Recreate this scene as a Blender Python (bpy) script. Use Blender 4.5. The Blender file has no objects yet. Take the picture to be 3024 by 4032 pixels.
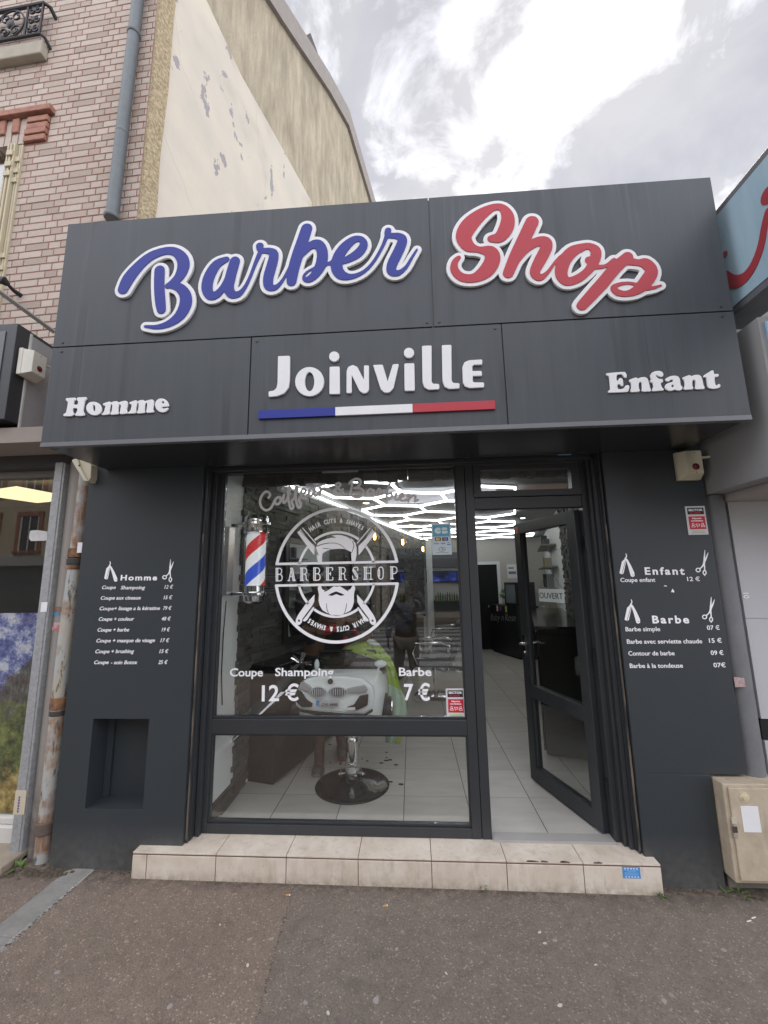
import bpy, bmesh, math, random
import numpy as np
from mathutils import Vector, Matrix
random.seed(7)
S = bpy.context.scene
COL = S.collection
R = math.radians
# ------------------------------------------------------------------ camera
F_PX, YAW, PITCH, ROLL = 1634.2, -0.0622, 0.1663, -0.0167
CAM = Vector((0.0, -2.8849, 1.5574))
_f = Vector((math.sin(YAW)*math.cos(PITCH), math.cos(YAW)*math.cos(PITCH), math.sin(PITCH)))
_r = Vector((math.cos(YAW), -math.sin(YAW), 0)); _u = _r.cross(_f)
CR = _r*math.cos(ROLL) + _u*math.sin(ROLL); CU = _u*math.cos(ROLL) - _r*math.sin(ROLL); CF = _f
cd = bpy.data.cameras.new('camera'); cam = bpy.data.objects.new('camera', cd); COL.objects.link(cam)
cd.sensor_fit = 'VERTICAL'; cd.sensor_height = 36; cd.sensor_width = 27
cd.lens = F_PX/4032*36; cd.clip_start = 0.02; cd.clip_end = 600
m = Matrix((CR, CU, -CF)).transposed().to_4x4(); m.translation = CAM
cam.matrix_world = m
S.camera = cam
# ------------------------------------------------------------------ exposure
S.view_settings.view_transform = 'Standard'; S.view_settings.look = 'None'
S.view_settings.exposure = 0.9; S.view_settings.gamma = 1.0
S.cycles.use_denoising = True
S.cycles.max_bounces = 8; S.cycles.transparent_max_bounces = 12
S.cycles.sample_clamp_indirect = 6
# ------------------------------------------------------------------ sky
SUN = Vector((0.159, 0.562, 0.811)).normalized()
W = bpy.data.worlds.new('World'); S.world = W; W.use_nodes = True
nt = W.node_tree; N = nt.nodes; L = nt.links; N.clear()
def nd(t, **k):
    n = N.new(t)
    for a, b in k.items(): setattr(n, a, b)
    return n
def wm(op, a, b=None, clamp=False):
    n = nd('ShaderNodeMath', operation=op); n.use_clamp = clamp
    for i, v in enumerate((a, b)):
        if v is None: continue
        if isinstance(v, (int, float)): n.inputs[i].default_value = v
        else: L.new(v, n.inputs[i])
    return n.outputs[0]
sky = nd('ShaderNodeTexSky'); sky.sky_type = 'NISHITA'; sky.sun_disc = False
sky.sun_elevation = math.asin(SUN.z); sky.sun_rotation = math.atan2(SUN.x, SUN.y)
bg1 = nd('ShaderNodeBackground'); bg1.inputs[1].default_value = 0.05; L.new(sky.outputs[0], bg1.inputs[0])
tc = nd('ShaderNodeTexCoord'); sp = nd('ShaderNodeSeparateXYZ'); L.new(tc.outputs['Generated'], sp.inputs[0])
zc = wm('ADD', wm('MAXIMUM', sp.outputs[2], 0.0), 0.35)
cb = nd('ShaderNodeCombineXYZ')
L.new(wm('DIVIDE', sp.outputs[0], zc), cb.inputs[0]); L.new(wm('DIVIDE', sp.outputs[1], zc), cb.inputs[1])
n1 = nd('ShaderNodeTexNoise'); n1.inputs['Scale'].default_value = 3.4; n1.inputs['Detail'].default_value = 9; n1.inputs['Roughness'].default_value = 0.55
n1.inputs['Distortion'].default_value = 0.35; L.new(cb.outputs[0], n1.inputs['Vector'])
n2 = nd('ShaderNodeTexNoise'); n2.inputs['Scale'].default_value = 0.9; n2.inputs['Detail'].default_value = 3
L.new(cb.outputs[0], n2.inputs['Vector'])
def dotdir(v):
    d = nd('ShaderNodeVectorMath', operation='DOT_PRODUCT'); L.new(tc.outputs['Generated'], d.inputs[0])
    d.inputs[1].default_value = Vector(v).normalized(); return d.outputs['Value']
glow = wm('POWER', wm('MAXIMUM', dotdir(SUN), 0.0), 10.0)
thick = wm('ADD', wm('MULTIPLY', n1.outputs['Fac'], 0.75), wm('MULTIPLY', n2.outputs['Fac'], 0.25))
rp = nd('ShaderNodeValToRGB'); rp.color_ramp.elements[0].position = 0.37; rp.color_ramp.elements[1].position = 0.58
rp.color_ramp.elements[0].color = (1, 1, 1, 1); rp.color_ramp.elements[1].color = (0, 0, 0, 1)
rp.color_ramp.interpolation = 'EASE'
L.new(wm('SUBTRACT', thick, wm('MULTIPLY', glow, 0.055)), rp.inputs[0])
thin = rp.outputs[0]
mixc = nd('ShaderNodeMix', data_type='RGBA')
mixc.inputs[6].default_value = (0.335, 0.34, 0.385, 1); mixc.inputs[7].default_value = (0.445, 0.445, 0.465, 1)
L.new(thin, mixc.inputs[0])
rear = nd('ShaderNodeMapRange'); rear.inputs[1].default_value = 0.12; rear.inputs[2].default_value = -0.35
rear.inputs[3].default_value = 1.0; rear.inputs[4].default_value = 4.0; L.new(sp.outputs[1], rear.inputs[0])
n3 = nd('ShaderNodeTexNoise'); n3.inputs['Scale'].default_value = 6.5; n3.inputs['Detail'].default_value = 8; n3.inputs['Roughness'].default_value = 0.6; n3.inputs['Distortion'].default_value = 0.5
L.new(cb.outputs[0], n3.inputs['Vector'])
hole = wm('ADD', wm('MULTIPLY', thin, 0.55), wm('MULTIPLY', wm('SUBTRACT', n3.outputs['Fac'], 0.5), 3.2))
gl = wm('ADD', 1.0, wm('MULTIPLY', wm('SUBTRACT', wm('ADD', hole, wm('MULTIPLY', glow, 0.75)), 0.92, True), 1.7))
bg2 = nd('ShaderNodeBackground'); L.new(mixc.outputs[2], bg2.inputs[0]); L.new(wm('MULTIPLY', gl, wm('MULTIPLY', rear.outputs[0], wm('SUBTRACT', 1.16, wm('MULTIPLY', wm('MAXIMUM', sp.outputs[2], 0.0), 0.32)))), bg2.inputs[1])
cov = nd('ShaderNodeMix', data_type='FLOAT'); mx = nd('ShaderNodeMixShader')
mx.inputs[0].default_value = 0.93
L.new(bg1.outputs[0], mx.inputs[1]); L.new(bg2.outputs[0], mx.inputs[2])
N.remove(cov)
out = nd('ShaderNodeOutputWorld'); L.new(mx.outputs[0], out.inputs[0])
# ------------------------------------------------------------------ sun behind the cloud
sl = bpy.data.lights.new('sun', 'SUN'); so = bpy.data.objects.new('sun', sl); COL.objects.link(so)
sl.energy = 1.5; sl.angle = R(20); sl.color = (1.0, 0.96, 0.9)
so.rotation_euler = (-SUN).to_track_quat('-Z', 'Y').to_euler(); so.location = SUN*30

# ================================================================== helpers
def ray(x, y): return CF + CR*((x-1512)/F_PX) + CU*(-(y-2016)/F_PX)
def on(ax, v, x, y):
    d = ray(x, y); i = 'xyz'.index(ax); return CAM + d*((v-CAM[i])/d[i])
def onp(n, p0, x, y):
    d = ray(x, y); n = Vector(n); return CAM + d*((Vector(p0)-CAM).dot(n)/d.dot(n))
def zm(ox, oy, s): return lambda x, y: (ox+x/s, oy+y/s)

ORG = {}
class MB:
    def __init__(s): s.v = []; s.f = []; s.m = []
    def add(s, vs, fs, mi=0):
        b = len(s.v); s.v += [tuple(p) for p in vs]; s.f += [tuple(b+i for i in f) for f in fs]; s.m += [mi]*len(fs)
    def box(s, x0, x1, y0, y1, z0, z1, mi=0, T=None):
        vs = [Vector(p) for p in ((x0,y0,z0),(x1,y0,z0),(x1,y1,z0),(x0,y1,z0),(x0,y0,z1),(x1,y0,z1),(x1,y1,z1),(x0,y1,z1))]
        if T: vs = [T @ p for p in vs]
        s.add(vs, [(0,3,2,1),(4,5,6,7),(0,1,5,4),(1,2,6,5),(2,3,7,6),(3,0,4,7)], mi); return s
    def prism(s, a, b, mi=0):        # two matching loops
        n = len(a); s.add(list(a)+list(b), [tuple(range(n-1,-1,-1)), tuple(range(n,2*n))]+[(i,(i+1)%n,n+(i+1)%n,n+i) for i in range(n)], mi); return s
    def tube(s, pts, r, seg=8, mi=0, cap=True):
        pts = [Vector(p) for p in pts]; n = len(pts); rs = r if isinstance(r, (list, tuple)) else [r]*n
        vs = []; up = None
        for i, p in enumerate(pts):
            d = (pts[min(i+1,n-1)]-pts[max(i-1,0)]).normalized()
            if up is None:
                up = Vector((0,0,1)) if abs(d.z) < .9 else Vector((1,0,0))
            a = d.cross(up).normalized(); b = a.cross(d).normalized(); up = b
            for k in range(seg):
                t = 2*math.pi*k/seg; vs.append(p + a*(math.cos(t)*rs[i]) + b*(math.sin(t)*rs[i]))
        fs = [(i*seg+k, i*seg+(k+1)%seg, (i+1)*seg+(k+1)%seg, (i+1)*seg+k) for i in range(n-1) for k in range(seg)]
        if cap: fs += [tuple(range(seg-1,-1,-1)), tuple((n-1)*seg+k for k in range(seg))]
        s.add(vs, fs, mi); return s
    def lathe(s, prof, c=(0,0,0), seg=24, T=None, mi=0, caps=True):   # prof (r,z)
        vs = []
        for (r, z) in prof:
            for k in range(seg):
                t = 2*math.pi*k/seg; p = Vector((math.cos(t)*r, math.sin(t)*r, z))
                if T: p = T @ p
                vs.append(p+Vector(c))
        n = len(prof)
        fs = [(i*seg+k, i*seg+(k+1)%seg, (i+1)*seg+(k+1)%seg, (i+1)*seg+k) for i in range(n-1) for k in range(seg)]
        if caps: fs += [tuple(range(seg-1,-1,-1)), tuple((n-1)*seg+k for k in range(seg))]
        s.add(vs, fs, mi); return s
    def ball(s, c, r, seg=12, mi=0):
        r = r if isinstance(r, (tuple, list)) else (r, r, r); vs = []; fs = []; h = seg//2
        for i in range(h+1):
            a = math.pi*i/h
            for k in range(seg):
                t = 2*math.pi*k/seg
                vs.append((c[0]+r[0]*math.sin(a)*math.cos(t), c[1]+r[1]*math.sin(a)*math.sin(t), c[2]-r[2]*math.cos(a)))
        for i in range(h):
            for k in range(seg): fs.append((i*seg+k, i*seg+(k+1)%seg, (i+1)*seg+(k+1)%seg, (i+1)*seg+k))
        s.add(vs, fs, mi); return s
    def quad(s, a, b, c, d, mi=0): s.add([a,b,c,d], [(0,1,2,3)], mi); return s
    def build(s, name, mat, parent=None, bevel=0, smooth=False, T=None, seg=2):
        vs = [Vector(p) for p in s.v]
        if T: vs = [T @ p for p in vs]
        if parent is not None: o0 = ORG[parent.name]
        else:
            o0 = Vector(((min(p.x for p in vs)+max(p.x for p in vs))/2, (min(p.y for p in vs)+max(p.y for p in vs))/2, min(p.z for p in vs)))
        me = bpy.data.meshes.new(name); me.from_pydata([p-o0 for p in vs], [], s.f)
        for mm in (mat if isinstance(mat, list) else [mat]): me.materials.append(mm)
        for p, mi in zip(me.polygons, s.m): p.material_index = mi
        return link_mesh(name, me, o0, parent, bevel, smooth, seg)
def link_mesh(name, me, o0, parent, bevel=0, smooth=False, seg=2):
    b = bmesh.new(); b.from_mesh(me); bmesh.ops.remove_doubles(b, verts=b.verts, dist=1e-5)
    bmesh.ops.recalc_face_normals(b, faces=b.faces); b.to_mesh(me); b.free()
    if smooth:
        for p in me.polygons: p.use_smooth = True
        if hasattr(me, 'set_sharp_from_angle'): me.set_sharp_from_angle(angle=R(40))
    o = bpy.data.objects.new(name, me); COL.objects.link(o)
    if parent is not None: o.parent = parent
    else: o.location = o0
    ORG[o.name] = Vector(o0)
    if bevel:
        md = o.modifiers.new('bevel', 'BEVEL'); md.width = bevel; md.segments = seg; md.limit_method = 'ANGLE'; md.angle_limit = R(35)
    return o
def tag(o, label=None, cat=None, group=None, kind=None):
    for k, v in (('label', label), ('category', cat), ('group', group), ('kind', kind)):
        if v: o[k] = v
    return o
def thing(name, loc, label, cat, group=None):
    o = bpy.data.objects.new(name, None); COL.objects.link(o); o.location = loc; o.empty_display_size = .1
    ORG[o.name] = Vector(loc); return tag(o, label, cat, group)
def dup(root, loc, label=None, rz=None):
    r = root.copy(); COL.objects.link(r); r.location = loc; ORG[r.name] = Vector(loc)
    if rz is not None: r.rotation_euler = (0, 0, rz)
    if label: r['label'] = label
    for ch in list(root.children):
        c = ch.copy(); COL.objects.link(c); c.parent = r
        for g in ch.children:
            d = g.copy(); COL.objects.link(d); d.parent = c
    return r
# ------------------------------------------------------------------ materials
def lin(c):
    if isinstance(c, str):
        c = [int(c[i:i+2], 16)/255 for i in (0, 2, 4)]
        return tuple((x/12.92 if x <= .04045 else ((x+.055)/1.055)**2.4) for x in c)
    return c
class MT:
    def __init__(s, name, col=(.5,.5,.5), rough=.5, metal=0.0, spec=None):
        s.m = bpy.data.materials.new(name); s.m.use_nodes = True; s.t = s.m.node_tree; s.N = s.t.nodes; s.L = s.t.links
        s.b = s.N['Principled BSDF']; c = lin(col); s.c = c
        s.b.inputs['Base Color'].default_value = (*c, 1); s.b.inputs['Roughness'].default_value = rough; s.b.inputs['Metallic'].default_value = metal
        if spec is not None: s.b.inputs['Specular IOR Level'].default_value = spec
        s.tc = s.N.new('ShaderNodeTexCoord'); s.geo = s.N.new('ShaderNodeNewGeometry'); s.pos = s.geo.outputs['Position']
    def n(s, t, **k):
        x = s.N.new(t)
        for a, b in k.items(): setattr(x, a, b)
        return x
    def map(s, scale, vec=None):
        x = s.n('ShaderNodeMapping'); x.inputs['Scale'].default_value = scale; s.L.new(vec or s.pos, x.inputs[0]); return x.outputs[0]
    def noise(s, scale, detail=4, rough=.55, vec=None, out='Fac'):
        x = s.n('ShaderNodeTexNoise'); x.inputs['Scale'].default_value = scale; x.inputs['Detail'].default_value = detail; x.inputs['Roughness'].default_value = rough
        s.L.new(vec or s.pos, x.inputs['Vector']); return x.outputs[out]
    def ramp(s, fac, stops):
        x = s.n('ShaderNodeValToRGB'); e = x.color_ramp.elements
        while len(e) < len(stops): e.new(.5)
        for el, (p, c) in zip(e, stops):
            el.position = p; c = lin(c) if not isinstance(c, (int, float)) else (c, c, c); el.color = (*c, 1)
        s.L.new(fac, x.inputs[0]); return x.outputs[0]
    def mixc(s, fac, a, b, mode='MIX'):
        x = s.n('ShaderNodeMix', data_type='RGBA', blend_type=mode)
        for i, v in ((0, fac), (6, a), (7, b)):
            if isinstance(v, (int, float)): x.inputs[i].default_value = v
            elif isinstance(v, (tuple, str)): x.inputs[i].default_value = (*lin(v), 1)
            else: s.L.new(v, x.inputs[i])
        return x.outputs[2]
    def math(s, op, a, b=None):
        x = s.n('ShaderNodeMath', operation=op)
        for i, v in enumerate((a, b)):
            if v is None: continue
            if isinstance(v, (int, float)): x.inputs[i].default_value = v
            else: s.L.new(v, x.inputs[i])
        return x.outputs[0]
    def col(s, sock): s.L.new(sock, s.b.inputs['Base Color']); return s
    def rough(s, sock): s.L.new(sock, s.b.inputs['Roughness']); return s
    def bump(s, h, strength=.3, dist=.01):
        x = s.n('ShaderNodeBump'); x.inputs['Strength'].default_value = strength; x.inputs['Distance'].default_value = dist
        s.L.new(h, x.inputs['Height']); s.L.new(x.outputs[0], s.b.inputs['Normal']); return s
    def vary(s, scale=8, amt=.15, scale2=60):
        f = s.noise(scale); g = s.noise(scale2, 2)
        k = s.math('ADD', s.math('MULTIPLY', s.math('SUBTRACT', f, .5), amt*2), s.math('ADD', 1.0, s.math('MULTIPLY', s.math('SUBTRACT', g, .5), amt)))
        x = s.n('ShaderNodeVectorMath', operation='SCALE'); x.inputs[0].default_value = s.c; s.L.new(k, x.inputs['Scale'])
        return s.col(x.outputs[0])
    def emit(s, col, st):
        s.b.inputs['Emission Color'].default_value = (*lin(col), 1); s.b.inputs['Emission Strength'].default_value = st; return s
def simple(name, col, rough=.5, metal=0., amt=.1, scale=9, bump=0, spec=None):
    t = MT(name, col, rough, metal, spec); t.vary(scale, amt)
    if bump: t.bump(t.noise(180, 3), bump, .002)
    return t.m
def emis(name, col, st, base=(.8,.8,.8)):
    t = MT(name, base, .4); t.emit(col, st); return t.m
def streaky(name, col, rough, dark, light, spec=.5):          # painted sheet with rain streaks and dust
    t = MT(name, col, rough, 0, spec); c = t.c
    st = t.noise(1, 5, .6, t.map((26, 26, .55))); st2 = t.noise(1, 3, .5, t.map((9, 9, .9)))
    cl = t.noise(2.2, 3)
    k = t.ramp(t.math('ADD', t.math('MULTIPLY', st, .6), t.math('MULTIPLY', st2, .4)), [(.36, dark), (.5, 1.0), (.66, light)])
    sc = t.mixc(1.0, (c[0], c[1], c[2]), k, 'MULTIPLY')
    dr_ = t.math('MULTIPLY', t.ramp(t.noise(1, 4, .65, t.map((17, 17, .35))), [(.52, 0.0), (.64, 1.0)]), t.ramp(t.noise(1.6, 2), [(.42, 0.0), (.60, 1.0)]))
    sc = t.mixc(t.math('MULTIPLY', dr_, .8), sc, (c[0]*.55, c[1]*.55, c[2]*.55))
    dl_ = t.math('MULTIPLY', t.ramp(t.noise(1, 4, .6, t.map((31, 31, .5))), [(.58, 0.0), (.7, 1.0)]), t.ramp(t.noise(2.1, 2), [(.45, 0.0), (.6, 1.0)]))
    sc = t.mixc(t.math('MULTIPLY', dl_, .75), sc, (c[0]*1.6, c[1]*1.58, c[2]*1.52))
    sc = t.mixc(t.math('MULTIPLY', cl, .35), sc, (c[0]*1.25, c[1]*1.22, c[2]*1.18))
    t.col(sc); t.rough(t.math('ADD', rough-.08, t.math('MULTIPLY', st, .18)))
    t.bump(t.noise(1.3, 2), .08, .02)
    return t.m
M = {}
M['fascia'] = streaky('fascia_grey', (.053, .060, .066), .45, .88, 1.10, .35)
M['pillar'] = MT('pillar_grey', (.062, .071, .078), .46)
def _pillar(t):
    sp_ = t.n('ShaderNodeSeparateXYZ'); t.L.new(t.pos, sp_.inputs[0])
    low = t.n('ShaderNodeMapRange'); low.inputs[1].default_value = .12; low.inputs[2].default_value = -.16; t.L.new(sp_.outputs[2], low.inputs[0])
    spl = t.math('MULTIPLY', low.outputs[0], t.noise(26, 5))
    a = t.mixc(t.math('MULTIPLY', t.noise(3, 4), .5), (.029, .036, .040), (.040, .047, .051))
    sp2 = t.ramp(t.noise(38, 2), [(.76, 0.0), (.79, 1.0)])
    a = t.mixc(t.math('MULTIPLY', sp2, .25), a, (.22, .22, .21))
    t.col(t.mixc(t.math('MULTIPLY', spl, .85), a, (.17, .155, .135))); t.bump(t.noise(90, 3), .12, .003)
_pillar(M['pillar']); M['pillar'] = M['pillar'].m
M['frame'] = simple('frame_anthracite', (.034, .037, .040), .38, amt=.14)
M['soffit'] = simple('soffit_dark', (.03, .032, .035), .25, amt=.2, scale=2)
M['black'] = simple('black_satin', (.012, .012, .013), .4)
M['blackgloss'] = simple('black_gloss', (.010, .010, .011), .12)
M['gap'] = simple('gap_black', (.006, .006, .006), .8)
M['white'] = simple('white_acrylic', (.70, .70, .69), .4, amt=.06)
M['vinyl'] = simple('white_vinyl', (.90, .90, .90), .5, amt=.02)
M['letterblue'] = simple('letter_blue', (.030, .043, .25), .45, amt=.06, spec=.25)
M['letterred'] = simple('letter_red', (.43, .048, .062), .45, amt=.08, spec=.25)
M['chrome'] = simple('chrome', (.75, .75, .76), .12, 1.0, amt=.05)
M['steel'] = simple('galvanised_steel', (.34, .35, .35), .5, .25, amt=.3, scale=30)
M['zinc'] = simple('zinc_pipe', (.125, .14, .145), .5, .15, amt=.25, scale=14)
M['iron'] = simple('painted_iron', (.015, .014, .016), .5)
M['wallwhite'] = simple('interior_white', (.76, .78, .76), .6, amt=.05, scale=3)
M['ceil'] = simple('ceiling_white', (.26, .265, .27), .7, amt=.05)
M['plastic'] = simple('aged_plastic', (.62, .57, .42), .5, amt=.08)
M['plasticw'] = simple('cream_plastic', (.74, .72, .62), .45, amt=.06)
M['redlens'] = simple('red_lens', (.13, .012, .02), .2)
M['paper'] = simple('paper', (.74, .74, .74), .7, amt=.04)
M['ink'] = simple('ink_black', (.012, .012, .012), .6)
M['stred'] = simple('sticker_red', (.55, .02, .045), .5, amt=.05)
M['stblue'] = simple('sticker_blue', (.06, .26, .58), .5, amt=.1)
M['teal'] = simple('sticker_teal', (.10, .34, .48), .5, amt=.25, scale=40)
M['grime'] = simple('grime', (.05, .045, .04), .8, amt=.4)
def glassmat(name, tint=(.97, .98, .97), f=1.0):
    t = MT(name); t.N.remove(t.b)
    tr = t.n('ShaderNodeBsdfTransparent'); tr.inputs[0].default_value = (*tint, 1)
    gl_ = t.n('ShaderNodeBsdfGlossy'); gl_.inputs['Roughness'].default_value = 0.0; gl_.inputs[0].default_value = (1,1,1,1)
    dt = t.n('ShaderNodeVectorMath', operation='DOT_PRODUCT'); t.L.new(t.geo.outputs['Normal'], dt.inputs[0]); t.L.new(t.geo.outputs['Incoming'], dt.inputs[1])
    sch = t.math('ADD', .04, t.math('MULTIPLY', .96, t.math('POWER', t.math('SUBTRACT', 1.0, t.math('ABSOLUTE', dt.outputs['Value'])), 5.0)))
    mx_ = t.n('ShaderNodeMixShader'); t.L.new(t.math('MULTIPLY', sch, f), mx_.inputs[0])
    t.L.new(tr.outputs[0], mx_.inputs[1]); t.L.new(gl_.outputs[0], mx_.inputs[2])
    t.L.new(mx_.outputs[0], t.N['Material Output'].inputs[0]); return t.m
M['glass'] = glassmat('window_glass', (.97, .98, .97), 1.9)
# ------------------------------------------------------------------ flat shapes: text and traced letters
def frame_from(L_, R_, n):
    ex = (R_-L_).normalized(); n = Vector(n).normalized(); up = n.cross(ex).normalized(); n = ex.cross(up); return ex, up, n
def curve_mesh(loops, depth, bevel=0, bres=1):
    cu = bpy.data.curves.new('tmp', 'CURVE'); cu.dimensions = '2D'; cu.fill_mode = 'BOTH'; cu.extrude = depth/2; cu.bevel_depth = bevel; cu.bevel_resolution = bres
    for lp in loops:
        s = cu.splines.new('POLY'); s.points.add(len(lp)-1)
        for p, q in zip(s.points, lp): p.co = (q[0], q[1], 0, 1)
        s.use_cyclic_u = True
    ob = bpy.data.objects.new('tmp', cu); COL.objects.link(ob)
    me = bpy.data.meshes.new_from_object(ob); bpy.data.objects.remove(ob); bpy.data.curves.remove(cu); return me
def place_mesh(me, o, ex, up, n, name, mat, parent=None, bevel=0, smooth=False):
    Mx = Matrix((ex, up, n)).transposed().to_4x4(); Mx.translation = o
    me.transform(Mx); vs = [v.co.copy() for v in me.vertices]
    if parent is not None: o0 = ORG[parent.name]
    else: o0 = Vector(((min(p.x for p in vs)+max(p.x for p in vs))/2, (min(p.y for p in vs)+max(p.y for p in vs))/2, min(p.z for p in vs)))
    me.transform(Matrix.Translation(-o0)); me.materials.clear(); me.materials.append(mat)
    return link_mesh(name, me, o0, parent, bevel, smooth)
def text_mesh(s, depth=.001, offset=0.0, shear=0.0, space=1.0):
    cu = bpy.data.curves.new('tmp', 'FONT'); cu.body = s; cu.size = 1; cu.extrude = depth; cu.offset = offset; cu.shear = shear; cu.space_character = space; cu.resolution_u = 3
    ob = bpy.data.objects.new('tmp', cu); COL.objects.link(ob)
    me = bpy.data.meshes.new_from_object(ob); bpy.data.objects.remove(ob); bpy.data.curves.remove(cu); return me
def text_fit(s, PL, PR, n, cap, name, mat, parent=None, depth=.0012, offset=.02, shear=0., space=1.0, lift=.0015):
    ex, up, n = frame_from(PL, PR, n); w = (PR-PL).length
    me = text_mesh(s, 1.0, offset, shear, space)
    xs = [v.co.x for v in me.vertices]; x0, x1 = min(xs), max(xs)
    me.transform(Matrix.Translation((-x0, 0, 0))); me.transform(Matrix.Diagonal((w/(x1-x0), cap/.73, depth/2, 1)))
    return place_mesh(me, PL + n*lift, ex, up, n, name, mat, parent)
def catmull(pts, sub=4):
    P = np.array(pts, float); out = []
    n = len(P)
    for i in range(n-1):
        p0, p1, p2, p3 = P[max(i-1,0)], P[i], P[i+1], P[min(i+2,n-1)]
        for k in range(sub):
            t = k/sub
            out.append(.5*((2*p1)+(-p0+p2)*t+(2*p0-5*p1+4*p2-p3)*t*t+(-p0+3*p1-3*p2+p3)*t**3))
    out.append(P[-1]); return np.array(out)
class Shape:
    """2-D outline from strokes (x,y,r) and polygons given in a plane's own coordinates."""
    def __init__(s, cell): s.cell = cell; s.st = []; s.po = []; s.sub_st = []; s.sub_po = []
    def grid(s, pad):
        P = [a[:, :2]-a[:, 2:3] for a in s.st]+[a[:, :2]+a[:, 2:3] for a in s.st]+s.po
        P = np.vstack(P); lo = P.min(0)-pad; hi = P.max(0)+pad
        nx, ny = [int(math.ceil(v/s.cell))+1 for v in (hi-lo)]
        return lo, nx, ny
    @staticmethod
    def sd_stroke(X, Y, a, D):
        for (x0, y0, r0), (x1, y1, r1) in zip(a[:-1], a[1:]):
            dx, dy = x1-x0, y1-y0; l2 = dx*dx+dy*dy+1e-12
            t = np.clip(((X-x0)*dx+(Y-y0)*dy)/l2, 0, 1)
            np.minimum(D, np.hypot(X-x0-t*dx, Y-y0-t*dy)-(r0+(r1-r0)*t), out=D)
    @staticmethod
    def sd_poly(X, Y, P):
        D = np.full(X.shape, 1e9); ins = np.zeros(X.shape, bool); n = len(P)
        for i in range(n):
            x0, y0 = P[i]; x1, y1 = P[(i+1) % n]; dx, dy = x1-x0, y1-y0
            t = np.clip(((X-x0)*dx+(Y-y0)*dy)/(dx*dx+dy*dy+1e-12), 0, 1)
            np.minimum(D, np.hypot(X-x0-t*dx, Y-y0-t*dy), out=D)
            c = ((y0 > Y) != (y1 > Y)) & (X < (x1-x0)*(Y-y0)/(y1-y0+1e-15)+x0); ins ^= c
        return np.where(ins, -D, D)
    def field(s, pad):
        lo, nx, ny = s.grid(pad); X, Y = np.meshgrid(lo[0]+np.arange(nx)*s.cell, lo[1]+np.arange(ny)*s.cell)
        D = np.full(X.shape, 1e3)
        for a in s.st: s.sd_stroke(X, Y, a, D)
        for p in s.po: D = np.minimum(D, s.sd_poly(X, Y, p))
        E = np.full(X.shape, 1e3)
        for a in s.sub_st: s.sd_stroke(X, Y, a, E)
        for p in s.sub_po: E = np.minimum(E, s.sd_poly(X, Y, p))
        return lo, np.maximum(D, -E)
    def loops(s, iso=0.0):
        lo, D = s.field(max(iso, 0)+3*s.cell); D = D-iso; D[np.abs(D) < 1e-9] = 1e-9
        ny, nx = D.shape; nxt = {}
        def ed(i, j, d):   # edge key and point
            if d == 0: a, b = D[j, i], D[j, i+1]; return (i, j, 0), (lo[0]+(i+a/(a-b))*s.cell, lo[1]+j*s.cell)
            a, b = D[j, i], D[j+1, i]; return (i, j, 1), (lo[0]+i*s.cell, lo[1]+(j+a/(a-b))*s.cell)
        I = D < 0; code = I[:-1, :-1]*1+I[:-1, 1:]*2+I[1:, 1:]*4+I[1:, :-1]*8
        tab = {1:[(3,0)],2:[(0,1)],3:[(3,1)],4:[(1,2)],5:[(3,2),(1,0)],6:[(0,2)],7:[(3,2)],8:[(2,3)],9:[(2,0)],10:[(0,3),(2,1)],11:[(2,1)],12:[(1,3)],13:[(1,0)],14:[(0,3)]}
        pt = {}
        for j, i in zip(*np.nonzero((code > 0) & (code < 15))):
            es = [ed(i, j, 0), None, None, ed(i, j, 1)] if False else None
            def get(k):
                kk, p = ed(i, j, 0) if k == 0 else ed(i+1, j, 1) if k == 1 else ed(i, j+1, 0) if k == 2 else ed(i, j, 1)
                pt[kk] = p; return kk
            for a, b in tab[int(code[j, i])]: nxt[get(a)] = get(b)
        out = []
        while nxt:
            k0, k = next(iter(nxt.items())); lp = [pt[k0]]; del nxt[k0]
            while k != k0 and k in nxt:
                lp.append(pt[k]); k2 = nxt.pop(k); k = k2
            if len(lp) > 5: out.append(s.thin(lp))
        return out
    def thin(s, lp):
        P = np.array(lp)
        for _ in range(2): P = (np.roll(P, 1, 0)+2*P+np.roll(P, -1, 0))/4
        keep = []; tol = s.cell*.12; n = len(P); i = 0
        while i < n:      # drop nearly straight runs
            keep.append(P[i]); j = i+2
            while j < min(i+10, n):
                a, b = P[i], P[j]; d = b-a; l = np.hypot(*d)+1e-12
                q = P[i+1:j]; e = np.abs((q[:, 0]-a[0])*d[1]-(q[:, 1]-a[1])*d[0])/l
                if e.max() > tol: break
                j += 1
            i = j-1
        return keep
class PlaneY:
    """strokes and outlines traced on the vertical plane Y = y (x right, z up)."""
    def __init__(s, y, z): s.y = y; s.z = z
    def p(s, x, y): q = on('y', s.y, *s.z(x, y)); return (q.x, q.z)
    def stroke(s, pts, r=None, sub=4):
        out = []
        for t in pts:
            rr = t[2] if len(t) > 2 else r
            a = s.p(t[0], t[1]); b = s.p(t[0]+10, t[1]); c = s.p(t[0], t[1]+10)
            sc = (math.hypot(b[0]-a[0], b[1]-a[1])+math.hypot(c[0]-a[0], c[1]-a[1]))/20
            out.append((a[0], a[1], rr*sc))
        if len(out) == 1: out = out*2
        return catmull(out, sub) if len(out) > 2 else np.array(out, float)
    def poly(s, pts): return np.array([s.p(*t) for t in pts])
    def ell(s, cx, cy, rx, ry, n=28, sh=0): return s.poly([(cx+rx*math.cos(t)-sh*ry*math.sin(t), cy+ry*math.sin(t)) for t in [2*math.pi*k/n for k in range(n)]])
YN = Vector((0, -1, 0)); EX = Vector((1, 0, 0)); EZ = Vector((0, 0, 1))
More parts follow.
